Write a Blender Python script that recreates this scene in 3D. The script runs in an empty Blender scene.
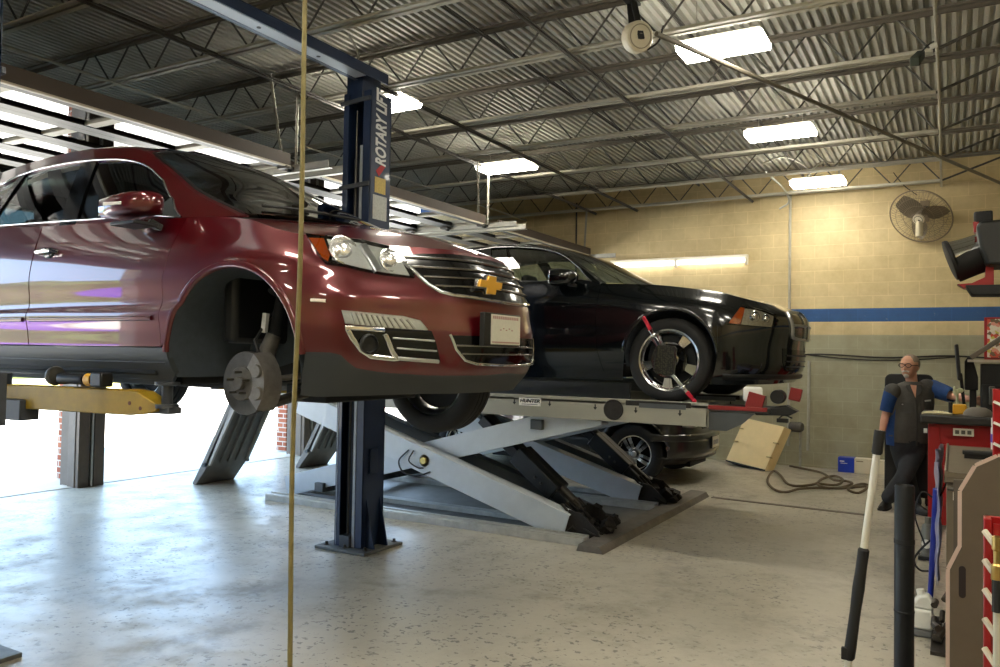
import bpy, bmesh, math, random
import numpy as np
from mathutils import Vector, Matrix, Euler, Quaternion
from mathutils.geometry import delaunay_2d_cdt
random.seed(7)
PI = math.pi
SC = bpy.context.scene
COL = SC.collection
SC.view_settings.view_transform = 'Standard'
SC.view_settings.look = 'None'
SC.view_settings.gamma = 1.0
SC.view_settings.use_curve_mapping = False
SC.view_settings.exposure = 1.5

# ------------------------------------------------------------------ camera
FPX, CX, CY, CAMH = 792.7, 500.0, 333.5, 1.6
def cam_matrix(y, p, r):
    M = np.array([[math.cos(y), math.sin(y), 0], [0, 0, -1.0], [-math.sin(y), math.cos(y), 0]])
    P = np.array([[1, 0, 0], [0, math.cos(p), math.sin(p)], [0, -math.sin(p), math.cos(p)]])
    Q = np.array([[math.cos(r), -math.sin(r), 0], [math.sin(r), math.cos(r), 0], [0, 0, 1]])
    return Q @ P @ M
CM = cam_matrix(.52018, .027466, .01758)
CP = np.array([0, 0, CAMH])
cam = bpy.data.cameras.new('camera'); cam.sensor_width = 36; cam.lens = FPX / 1000 * 36
cam.shift_y = 0.0; cam.clip_start = .05
camo = bpy.data.objects.new('camera', cam); COL.objects.link(camo)
camo.matrix_world = Matrix(((CM[0][0], -CM[1][0], -CM[2][0], 0), (CM[0][1], -CM[1][1], -CM[2][1], 0), (CM[0][2], -CM[1][2], -CM[2][2], CAMH), (0, 0, 0, 1)))
SC.camera = camo
def at(px, py, ax, v):
    """the point of the photograph's pixel on the plane axis=v (survey of the place)"""
    d = CM.T @ np.array([(px - CX) / FPX, (py - CY) / FPX, 1.0])
    return CP + d * ((v - CP[ax]) / d[ax])
def proj(W):
    q = (np.asarray(W) - CP) @ CM.T
    return np.stack([CX + FPX * q[..., 0] / q[..., 2], CY + FPX * q[..., 1] / q[..., 2], q[..., 2]], -1)

# ------------------------------------------------------------------ materials
def lin(c):
    return tuple(((v / 255) / 12.92 if v / 255 <= .04045 else ((v / 255 + .055) / 1.055) ** 2.4) for v in c) + (1.0,)
MATS = {}
def mat(name, c, rough=.5, metal=0.0, coat=0.0, var=0.0, scale=8.0, bump=0.0, spec=.5, emit=None, es=0.0, trans=0.0, alpha=1.0, stretch=None):
    if name in MATS: return MATS[name]
    m = bpy.data.materials.new(name); m.use_nodes = True
    nt = m.node_tree; b = nt.nodes['Principled BSDF']
    b.inputs['Base Color'].default_value = lin(c)
    b.inputs['Roughness'].default_value = rough
    b.inputs['Metallic'].default_value = metal
    b.inputs['Coat Weight'].default_value = coat
    b.inputs['Coat Roughness'].default_value = .03
    if coat > .7: b.inputs['Coat IOR'].default_value = 1.68
    b.inputs['Specular IOR Level'].default_value = spec
    b.inputs['Transmission Weight'].default_value = trans
    b.inputs['Alpha'].default_value = alpha
    if emit:
        b.inputs['Emission Color'].default_value = lin(emit); b.inputs['Emission Strength'].default_value = es
    if var or bump:
        tc = nt.nodes.new('ShaderNodeTexCoord'); n = nt.nodes.new('ShaderNodeTexNoise')
        n.inputs['Scale'].default_value = scale; n.inputs['Detail'].default_value = 6
        n.inputs['Roughness'].default_value = .65
        if stretch:
            mp = nt.nodes.new('ShaderNodeMapping'); mp.inputs['Scale'].default_value = stretch
            nt.links.new(tc.outputs['Object'], mp.inputs['Vector']); nt.links.new(mp.outputs['Vector'], n.inputs['Vector'])
        else:
            nt.links.new(tc.outputs['Object'], n.inputs['Vector'])
        if var:
            r = nt.nodes.new('ShaderNodeValToRGB')
            base = np.array(lin(c)[:3])
            r.color_ramp.elements[0].position = .3; r.color_ramp.elements[1].position = .72
            r.color_ramp.elements[0].color = tuple(np.clip(base * (1 - var), 0, 1)) + (1,)
            r.color_ramp.elements[1].color = tuple(np.clip(base * (1 + var), 0, 1)) + (1,)
            nt.links.new(n.outputs['Fac'], r.inputs['Fac']); nt.links.new(r.outputs['Color'], b.inputs['Base Color'])
        if bump:
            bp = nt.nodes.new('ShaderNodeBump'); bp.inputs['Strength'].default_value = bump; bp.inputs['Distance'].default_value = .01
            nt.links.new(n.outputs['Fac'], bp.inputs['Height']); nt.links.new(bp.outputs['Normal'], b.inputs['Normal'])
    MATS[name] = m
    return m
def glass_mat(name, tint, base_mix=.0, rough=.0):
    """thin pane: clear (tinted) with a fresnel mirror"""
    if name in MATS: return MATS[name]
    m = bpy.data.materials.new(name); m.use_nodes = True; nt = m.node_tree
    nt.nodes.remove(nt.nodes['Principled BSDF']); out = nt.nodes['Material Output']
    t = nt.nodes.new('ShaderNodeBsdfTransparent'); t.inputs['Color'].default_value = tint + (1,)
    g = nt.nodes.new('ShaderNodeBsdfGlossy'); g.inputs['Roughness'].default_value = rough
    f = nt.nodes.new('ShaderNodeFresnel'); f.inputs['IOR'].default_value = 1.55
    a = nt.nodes.new('ShaderNodeMath'); a.operation = 'ADD'; a.inputs[1].default_value = base_mix; a.use_clamp = True
    x = nt.nodes.new('ShaderNodeMixShader')
    nt.links.new(f.outputs[0], a.inputs[0]); nt.links.new(a.outputs[0], x.inputs[0])
    nt.links.new(t.outputs[0], x.inputs[1]); nt.links.new(g.outputs[0], x.inputs[2]); nt.links.new(x.outputs[0], out.inputs['Surface'])
    MATS[name] = m
    return m

# ------------------------------------------------------------------ objects
def tag(o, label=None, cat=None, group=None, kind=None):
    if label: o['label'] = label
    if cat: o['category'] = cat
    if group: o['group'] = group
    if kind: o['kind'] = kind
    return o
def thing(name, label, cat, loc=(0, 0, 0), group=None, kind=None):
    o = bpy.data.objects.new(name, None); COL.objects.link(o); o.empty_display_size = .1
    o.location = loc
    return tag(o, label, cat, group, kind)
def root_of(o):
    while o.parent: o = o.parent
    return o
def copy_tree(o, parent=None):
    c = o.copy(); COL.objects.link(c)
    if parent: c.parent = parent
    for ch in list(o.children): copy_tree(ch, c)
    return c

class MB:
    """collects shapes in world coordinates, builds ONE mesh object"""
    def __init__(s): s.v = []; s.f = []; s.n = {}; s.mi = []; s.cur = 0
    def add(s, vs, fs, ns=None):
        b = len(s.v); s.v += [tuple(map(float, p)) for p in vs]
        s.f += [tuple(i + b for i in f) for f in fs]; s.mi += [s.cur] * len(fs)
        if ns is not None:
            for i, n in enumerate(ns): s.n[b + i] = n
        return s
    def box(s, x0, x1, y0, y1, z0, z1):
        vs = [(x, y, z) for x in (x0, x1) for y in (y0, y1) for z in (z0, z1)]
        return s.add(vs, [(0, 1, 3, 2), (4, 6, 7, 5), (0, 4, 5, 1), (2, 3, 7, 6), (0, 2, 6, 4), (1, 5, 7, 3)])
    def obox(s, c, size, R=None):
        R = R if R is not None else Matrix.Identity(3)
        c = Vector(c); vs = [c + R @ Vector((x * size[0] / 2, y * size[1] / 2, z * size[2] / 2)) for x in (-1, 1) for y in (-1, 1) for z in (-1, 1)]
        return s.add(vs, [(0, 1, 3, 2), (4, 6, 7, 5), (0, 4, 5, 1), (2, 3, 7, 6), (0, 2, 6, 4), (1, 5, 7, 3)])
    def bar(s, p0, p1, w, h, up=(0, 0, 1), w1=None, h1=None):
        """box from p0 to p1; w across (perpendicular to up), h along up"""
        p0 = Vector(p0); p1 = Vector(p1); t = (p1 - p0).normalized(); up = Vector(up)
        a = t.cross(up)
        if a.length < 1e-4: a = t.cross(Vector((1, 0, 0)))
        a.normalize(); u = a.cross(t).normalized(); w1 = w if w1 is None else w1; h1 = h if h1 is None else h1
        vs = [p0 + a * (i * w / 2) + u * (j * h / 2) for i in (-1, 1) for j in (-1, 1)] + [p1 + a * (i * w1 / 2) + u * (j * h1 / 2) for i in (-1, 1) for j in (-1, 1)]
        return s.add(vs, [(0, 1, 3, 2), (4, 6, 7, 5), (0, 4, 5, 1), (2, 3, 7, 6), (0, 2, 6, 4), (1, 5, 7, 3)])
    def tube(s, pts, r, n=10, caps=True):
        pts = [Vector(p) for p in pts]; rs = r if isinstance(r, (list, tuple)) else [r] * len(pts)
        t = (pts[1] - pts[0]).normalized(); a = t.cross(Vector((0, 0, 1)))
        if a.length < 1e-3: a = t.cross(Vector((1, 0, 0)))
        a.normalize(); vs = []
        for i, p in enumerate(pts):
            t2 = (pts[min(i + 1, len(pts) - 1)] - pts[max(i - 1, 0)]).normalized()
            q = t.rotation_difference(t2); a = q @ a; t = t2; b = t.cross(a)
            vs += [p + (a * math.cos(2 * PI * k / n) + b * math.sin(2 * PI * k / n)) * rs[i] for k in range(n)]
        fs = [(i * n + k, i * n + (k + 1) % n, (i + 1) * n + (k + 1) % n, (i + 1) * n + k) for i in range(len(pts) - 1) for k in range(n)]
        if caps: fs += [tuple(range(n))[::-1], tuple((len(pts) - 1) * n + k for k in range(n))]
        return s.add(vs, fs)
    def lathe(s, prof, o, axis, n=32, a0=0, a1=2 * PI, ref=None):
        """prof: (radius, height along axis)"""
        o = Vector(o); ax = Vector(axis).normalized(); a = Vector(ref) if ref else ax.cross(Vector((0, 0, 1)))
        if a.length < 1e-3: a = Vector((1, 0, 0))
        a.normalize(); b = ax.cross(a); full = abs(a1 - a0 - 2 * PI) < 1e-6; m = n if full else n + 1
        vs = [o + ax * h + (a * math.cos(a0 + (a1 - a0) * k / n) + b * math.sin(a0 + (a1 - a0) * k / n)) * r for (r, h) in prof for k in range(m)]
        fs = [(i * m + k, i * m + (k + 1) % m, (i + 1) * m + (k + 1) % m, (i + 1) * m + k) for i in range(len(prof) - 1) for k in range(n)]
        return s.add(vs, fs)
    def disc(s, o, axis, r, h, n=32): return s.lathe([(0.0001, 0), (r, 0), (r, h), (0.0001, h)], o, axis, n)
    def prism(s, poly, vec):
        """planar polygon (3-D points) extruded by vec"""
        n = len(poly); v = Vector(vec); P = [Vector(p) for p in poly]
        return s.add(P + [p + v for p in P], [tuple(range(n))[::-1], tuple(range(n, 2 * n))] + [(i, (i + 1) % n, n + (i + 1) % n, n + i) for i in range(n)])
    def ball(s, c, r, n=12, sc=(1, 1, 1), R=None):
        c = Vector(c); vs = []; R = R if R is not None else Matrix.Identity(3)
        for i in range(n // 2 + 1):
            th = PI * i / (n // 2)
            for k in range(n):
                ph = 2 * PI * k / n
                vs.append(c + R @ Vector((r * sc[0] * math.sin(th) * math.cos(ph), r * sc[1] * math.sin(th) * math.sin(ph), r * sc[2] * math.cos(th))))
        fs = [(i * n + k, i * n + (k + 1) % n, (i + 1) * n + (k + 1) % n, (i + 1) * n + k) for i in range(n // 2) for k in range(n)]
        return s.add(vs, fs)
    def grid(s, rows, close=False):
        nu = len(rows); nv = len(rows[0]); vs = [p for r in rows for p in r]
        return s.add(vs, [(i * nv + j, i * nv + j + 1, (i + 1) * nv + j + 1, (i + 1) * nv + j) for i in range(nu - 1) for j in range(nv - 1)])
    def weld(s):
        key = {}; mp = []; nv = []; nn = {}
        for i, p in enumerate(s.v):
            n = s.n.get(i); k = tuple(round(c / 2e-4) for c in p); hit = None
            for j in key.get(k, ()):
                if float(np.dot(nn[j], n)) > .8: hit = j; break
            if hit is None:
                hit = len(nv); nv.append(p); nn[hit] = n; key.setdefault(k, []).append(hit)
            mp.append(hit)
        fs = []; mi = []
        for f, q in zip(s.f, s.mi):
            g = []
            for i in f:
                if mp[i] not in g: g.append(mp[i])
            if len(g) > 2: fs.append(tuple(g)); mi.append(q)
        s.v, s.f, s.mi, s.n = nv, fs, mi, nn
    def build(s, name, m, parent=None, smooth=False, bevel=0.0, ang=.6, fix=True, seg=2):
        if s.n: s.weld()
        me = bpy.data.meshes.new(name)
        o = bpy.data.objects.new(name, me); COL.objects.link(o)
        org = Vector((0, 0, 0))
        if parent is not None:
            o.parent = parent; org = root_of(parent).location.copy()
        elif s.v:
            a = np.array(s.v); org = Vector(((a[:, 0].min() + a[:, 0].max()) / 2, (a[:, 1].min() + a[:, 1].max()) / 2, a[:, 2].min())); o.location = org
        me.from_pydata([tuple(Vector(p) - org) for p in s.v], [], s.f)
        for x in (m if isinstance(m, (list, tuple)) else [m]): me.materials.append(x)
        me.polygons.foreach_set('material_index', s.mi)
        me.validate()
        if fix and not s.n:
            bm = bmesh.new(); bm.from_mesh(me)
            bmesh.ops.remove_doubles(bm, verts=bm.verts, dist=1e-6)
            bmesh.ops.recalc_face_normals(bm, faces=bm.faces); bm.to_mesh(me); bm.free()
        me.update()
        if smooth or s.n:
            me.shade_smooth()
            if not s.n: me.set_sharp_from_angle(angle=ang)
        if s.n and len(s.n) == len(me.vertices):
            me.normals_split_custom_set_from_vertices([tuple(s.n[i]) for i in range(len(me.vertices))])
        if bevel:
            md = o.modifiers.new('bevel', 'BEVEL'); md.width = bevel; md.segments = seg; md.limit_method = 'ANGLE'; md.angle_limit = .7
            md.harden_normals = False
            me.shade_smooth(); me.set_sharp_from_angle(angle=.7)
        return o
def struct(o): o['kind'] = 'structure'; return o
def text(name, body, size, loc, xdir, ydir, m, parent=None, extrude=.002, align='CENTER', shear=0, sx=1.0):
    cu = bpy.data.curves.new(name, 'FONT'); cu.body = body; cu.size = size; cu.extrude = extrude; cu.align_x = align; cu.align_y = 'CENTER'; cu.shear = shear
    cu.offset = size * .03
    tmp = bpy.data.objects.new(name, cu); COL.objects.link(tmp)
    me = bpy.data.meshes.new_from_object(tmp.evaluated_get(bpy.context.evaluated_depsgraph_get())); bpy.data.objects.remove(tmp); bpy.data.curves.remove(cu)
    me.materials.clear(); me.materials.append(m); o = bpy.data.objects.new(name, me); COL.objects.link(o)
    x = Vector(xdir).normalized(); y = Vector(ydir).normalized(); z = x.cross(y)
    org = Vector((0, 0, 0))
    if parent is not None: o.parent = parent; org = root_of(parent).location
    o.matrix_local = Matrix.Translation(Vector(loc) - org) @ Matrix(((x[0] * sx, y[0], z[0], 0), (x[1] * sx, y[1], z[1], 0), (x[2] * sx, y[2], z[2], 0), (0, 0, 0, 1)))
    return o
def catmull(pts, k=8, closed=False):
    P = [np.array(p, float) for p in pts]; n = len(P); out = []
    rng = range(n if closed else n - 1)
    for i in rng:
        p1, p2 = P[i], P[(i + 1) % n]
        p0 = P[i - 1] if (closed or i > 0) else 2 * p1 - p2
        p3 = P[(i + 2) % n] if (closed or i + 2 < n) else 2 * p2 - p1
        for j in range(k):
            t = j / k
            out.append(.5 * ((2 * p1) + (-p0 + p2) * t + (2 * p0 - 5 * p1 + 4 * p2 - p3) * t * t + (-p0 + 3 * p1 - 3 * p2 + p3) * t ** 3))
    if not closed: out.append(P[-1])
    return out

# ------------------------------------------------------------------ curved panels for the cars
def crw(t):
    return np.stack([-.5 * t + t * t - .5 * t ** 3, 1 - 2.5 * t * t + 1.5 * t ** 3, .5 * t + 2 * t * t - 1.5 * t ** 3, -.5 * t * t + .5 * t ** 3], -1)
class Net:
    """smooth surface through a net of points (d behind the nose, y, z) of a car standing at org"""
    def __init__(s, P, org, sym_u0=False, sym_v1=False, flip=1):
        s.P = np.array(P, float); s.org = np.array(org, float); s.flip = flip
        Q = s.P; my = np.array([1, -1, 1])
        a = Q[1:2] * my if sym_u0 else 2 * Q[:1] - Q[1:2]
        Q = np.concatenate([a, Q, 2 * Q[-1:] - Q[-2:-1]], 0)
        b = Q[:, -2:-1] * my if sym_v1 else 2 * Q[:, -1:] - Q[:, -2:-1]
        s.Q = np.concatenate([2 * Q[:, :1] - Q[:, 1:2], Q, b], 1)
        s.nu, s.nv = s.P.shape[:2]; s._g = None
    def loc(s, u, v):
        u = np.clip(np.atleast_1d(np.asarray(u, float)), 0, s.nu - 1); v = np.clip(np.atleast_1d(np.asarray(v, float)), 0, s.nv - 1)
        i = np.minimum(u.astype(int), s.nu - 2); j = np.minimum(v.astype(int), s.nv - 2)
        wu = crw(u - i); wv = crw(v - j); out = np.zeros(u.shape + (3,))
        for a in range(4):
            for b in range(4): out += (wu[..., a] * wv[..., b])[..., None] * s.Q[i + a, j + b]
        return out
    def w(s, L, m=1):
        L = np.asarray(L); return np.stack([s.org[0] - L[..., 0], s.org[1] + m * L[..., 1], s.org[2] + L[..., 2]], -1)
    def nrm(s, u, v):
        e = 1e-3; u = np.atleast_1d(np.asarray(u, float)); v = np.atleast_1d(np.asarray(v, float))
        u = np.clip(u, .002, s.nu - 1.002); v = np.clip(v, .002, s.nv - 1.002)
        du = s.loc(u + e, v) - s.loc(u - e, v); dv = s.loc(u, v + e) - s.loc(u, v - e)
        n = np.cross(du, dv); n /= np.linalg.norm(n, axis=-1, keepdims=True) + 1e-12
        return n * s.flip
    def grid(s):
        if s._g is None:
            U, V = np.meshgrid(np.linspace(0, s.nu - 1, 40 * (s.nu - 1) // 2 + 1), np.linspace(0, s.nv - 1, 24 * (s.nv - 1) + 1), indexing='ij')
            U = U.ravel(); V = V.ravel(); L = s.loc(U, V); s._g = (U, V, L, proj(s.w(L)))
        return s._g
    def _newton(s, f, t, u, v):
        for _ in range(8):
            e = 1e-3; r = f(u, v) - t; a = (f(u + e, v) - f(u - e, v)) / (2 * e); b = (f(u, v + e) - f(u, v - e)) / (2 * e)
            J = np.stack([a, b], 1)
            try: st = np.linalg.solve(J + 1e-9 * np.eye(2), -r)
            except Exception: break
            st = np.clip(st, -.2, .2); u = min(max(u + st[0], 0), s.nu - 1); v = min(max(v + st[1], 0), s.nv - 1)
        return u, v
    def px(s, x, y):
        U, V, L, Pj = s.grid(); d = np.hypot(Pj[:, 0] - x, Pj[:, 1] - y); k = np.where(d < d.min() + 4)[0]; k = k[np.argmin(Pj[k, 2] + d[k] * .02)]
        return s._newton(lambda a, b: proj(s.w(s.loc(a, b)))[0, :2], np.array([x, y]), U[k], V[k])
    def inv(s, ax, a, b):
        """ax (0,2): side view d,z ; (1,2): front view y,z"""
        U, V, L, _ = s.grid(); d = np.hypot(L[:, ax[0]] - a, L[:, ax[1]] - b); k = np.where(d < d.min() + .02)[0]
        k = k[np.argmin(d[k] + .3 * np.abs(L[k, 0]))] if ax[0] == 1 else k[np.argmin(d[k])]
        return s._newton(lambda p, q: s.loc(p, q)[0, list(ax)], np.array([a, b]), U[k], V[k])
    def dz(s, d, z): return s.inv((0, 2), d, z)
    def yz(s, y, z): return s.inv((1, 2), y, z)
    def patch(s, mb, poly, res=(.12, .12), off=0.0, skirt=.01, holes=(), mirror=True, near=True, curve=0):
        """lay a panel whose outline is poly (u,v) on the surface"""
        if curve: poly = [tuple(p) for p in catmull(poly, curve, True)]
        def sub(pl):
            out = []
            for i in range(len(pl)):
                a = np.array(pl[i]); b = np.array(pl[(i + 1) % len(pl)]); k = max(1, int(np.ceil(max(abs(b[0] - a[0]) / res[0], abs(b[1] - a[1]) / res[1]))))
                out += [tuple(a + (b - a) * j / k) for j in range(k)]
            return out
        loops = [sub(poly)] + [sub(h) for h in holes]
        A = np.array(loops[0]); lo = A.min(0); hi = A.max(0)
        def inside(pts, loop):
            L = np.array(loop); x, y = pts[:, 0], pts[:, 1]; c = np.zeros(len(pts), bool); j = len(L) - 1
            for i in range(len(L)):
                cond = ((L[i, 1] > y) != (L[j, 1] > y)); xx = (L[j, 0] - L[i, 0]) * (y - L[i, 1]) / (L[j, 1] - L[i, 1] + 1e-15) + L[i, 0]
                c ^= cond & (x < xx); j = i
            return c
        nx = max(1, int((hi[0] - lo[0]) / res[0])); ny = max(1, int((hi[1] - lo[1]) / res[1]))
        G = np.array([(lo[0] + (hi[0] - lo[0]) * (i + .5) / nx, lo[1] + (hi[1] - lo[1]) * (j + .5) / ny) for i in range(nx) for j in range(ny)])
        keep = inside(G, loops[0])
        for h in loops[1:]: keep &= ~inside(G, h)
        bp = np.concatenate([np.array(l) for l in loops], 0)
        if len(G):
            dd = np.min(np.hypot((G[:, None, 0] - bp[None, :, 0]) / res[0], (G[:, None, 1] - bp[None, :, 1]) / res[1]), 1); keep &= dd > .45
            G = G[keep]
        sc = np.array([1 / res[0], 1 / res[1]])
        pts = np.concatenate([bp, G], 0) if len(G) else bp
        edges = []; b0 = 0
        for l in loops:
            edges += [(b0 + i, b0 + (i + 1) % len(l)) for i in range(len(l))]; b0 += len(l)
        V2, E2, F2, *_ = delaunay_2d_cdt([Vector(tuple(p * sc)) for p in pts], edges, [], 0, 1e-5)
        V2 = np.array([tuple(v) for v in V2]) / sc
        cen = np.array([V2[list(f)].mean(0) for f in F2]); ok = inside(cen, loops[0])
        for h in loops[1:]: ok &= ~inside(cen, h)
        F2 = [f for f, k in zip(F2, ok) if k]
        L = s.loc(V2[:, 0], V2[:, 1]); N = s.nrm(V2[:, 0], V2[:, 1]); L = L + N * off
        for m in ([1] if near else []) + ([-1] if mirror else []):
            Wd = s.w(L, m); Wn = np.stack([-N[:, 0], m * N[:, 1], N[:, 2]], -1)
            # orient
            fs = []
            for f in F2:
                a, b, c = Wd[f[0]], Wd[f[1]], Wd[f[2]]
                fs.append(tuple(f) if np.dot(np.cross(b - a, c - a), Wn[f[0]]) > 0 else tuple(f)[::-1])
            mb.add(Wd, fs, Wn)
            if skirt:
                for lp in loops:
                    lp = np.array(lp); Ls = s.loc(lp[:, 0], lp[:, 1]); Ns = s.nrm(lp[:, 0], lp[:, 1])
                    top = s.w(Ls + Ns * off, m); bot = s.w(Ls + Ns * (off - skirt), m); n = len(lp)
                    t = np.roll(top, -1, 0) - np.roll(top, 1, 0); t /= np.linalg.norm(t, axis=1, keepdims=True) + 1e-9
                    Nw = np.stack([-Ns[:, 0], m * Ns[:, 1], Ns[:, 2]], -1); out = np.cross(t, Nw)
                    c0 = top.mean(0)
                    if np.sum(np.einsum('ij,ij->i', out, top - c0)) < 0: out = -out
                    if lp is not loops[0] and len(loops) > 1 and len(lp) != len(loops[0]): out = -out
                    fs = []
                    for i in range(n):
                        j = (i + 1) % n; q = (i, j, n + j, n + i); a, b, c = top[i], top[j], bot[j]
                        fs.append(q if np.dot(np.cross(b - a, c - a), out[i]) > 0 else q[::-1])
                    mb.add(np.concatenate([top, bot]), fs, np.concatenate([out, out]))
        return mb
    def strip(s, mb, path, width, off=.004, h=.006, mirror=True, near=True, closed=False, res=.08):
        """a moulding of the given width laid along path (u,v)"""
        pts = []
        n = len(path)
        for i in range(n if closed else n - 1):
            a = np.array(path[i]); b = np.array(path[(i + 1) % n]); k = max(1, int(np.ceil(np.max(np.abs(b - a)) / res)))
            pts += [a + (b - a) * j / k for j in range(k)]
        if not closed: pts.append(np.array(path[-1]))
        P = np.array(pts); L = s.loc(P[:, 0], P[:, 1]); N = s.nrm(P[:, 0], P[:, 1])
        for m in ([1] if near else []) + ([-1] if mirror else []):
            W = s.w(L, m); Nw = np.stack([-N[:, 0], m * N[:, 1], N[:, 2]], -1)
            T = (np.roll(W, -1, 0) - np.roll(W, 1, 0)) if closed else np.gradient(W, axis=0)
            T /= np.linalg.norm(T, axis=1, keepdims=True) + 1e-9
            S = np.cross(T, Nw); S /= np.linalg.norm(S, axis=1, keepdims=True) + 1e-9
            rows = [W + Nw * (off - h) - S * width / 2, W + Nw * (off + h * .3) - S * width * .42, W + Nw * (off + h) - S * width * .18, W + Nw * (off + h) + S * width * .18, W + Nw * (off + h * .3) + S * width * .42, W + Nw * (off - h) + S * width / 2]
            nm = [-S, -S * .7 + Nw * .7, Nw, Nw, S * .7 + Nw * .7, S]
            q = len(W); vs = np.concatenate(rows); ns = np.concatenate(nm)
            fs = []
            for r in range(5):
                for i in range(q if closed else q - 1):
                    j = (i + 1) % q; f = (r * q + i, r * q + j, (r + 1) * q + j, (r + 1) * q + i)
                    a, b, c = vs[f[0]], vs[f[1]], vs[f[2]]
                    fs.append(f if np.dot(np.cross(b - a, c - a), nm[min(r + 1, 5)][i] + nm[r][i]) > 0 else f[::-1])
            mb.add(vs, fs, ns)
        return mb

def both(name, m_, par, fn, label=None, **kw):
    """the same part on the near and on the far flank: two objects"""
    out = []
    for i, m in enumerate((1, -1)):
        mb = MB(); fn(mb, dict(near=m > 0, mirror=m < 0))
        o = mb.build(name, m_, par[i] if isinstance(par, (tuple, list)) else par, **kw)
        if label: o['label'] = label
        out.append(o)
    return out
# ------------------------------------------------------------------ shared materials
M_red = mat('red_car_paint', (84, 0, 11), .3, .45, .9)
M_blackpaint = mat('black_car_paint', (5, 8, 10), .14, .0, .69)
M_dkgrey_plastic = mat('dark_grey_plastic', (46, 50, 52), .5, 0, 0, .05, 120)
M_black_plastic = mat('black_plastic', (18, 19, 20), .45)
M_gloss_black = mat('gloss_black', (8, 8, 9), .12)
M_chrome = mat('chrome', (225, 225, 225), .07, 1.0)
M_darkchrome = mat('satin_chrome', (150, 150, 150), .2, 1.0)
M_alu = mat('aluminium', (200, 202, 204), .28, 1.0)
M_rubber = mat('tyre_rubber', (24, 24, 25), .75, 0, 0, .15, 40, .1)
M_dark = mat('underbody_black', (17, 20, 23), .75, 0, 0, .2, 10)
M_liner = mat('liner_felt', (62, 70, 78), .85, 0, 0, .12, 20)
M_polish = mat('polished_wheel', (206, 206, 204), .12, 1.0)
M_steel = mat('bare_steel', (82, 79, 74), .45, .7, 0, .25, 14)
M_cast = mat('cast_iron', (92, 88, 82), .6, .5, 0, .25, 20)
M_tint = glass_mat('tinted_glass', (.16, .19, .18), .035)
M_wglass = glass_mat('windscreen_glass', (.28, .34, .32), .18)
M_lens = glass_mat('lamp_lens', (.9, .92, .92), .03)
M_amber = mat('amber_lens', (205, 84, 14), .15, 0, 1)
M_seat = mat('seat_cloth', (52, 50, 48), .9, 0, 0, .1, 60)
M_bowl = mat('lamp_reflector', (236, 238, 236), .3, .25, 0, 0, 70, .5)
M_bowlc = mat('bowl_chrome', (240, 240, 240), .22, .75)
M_gold = mat('gold_badge', (240, 182, 66), .3, .35, .6)
M_white = mat('white_paint', (226, 226, 220), .5)

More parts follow.
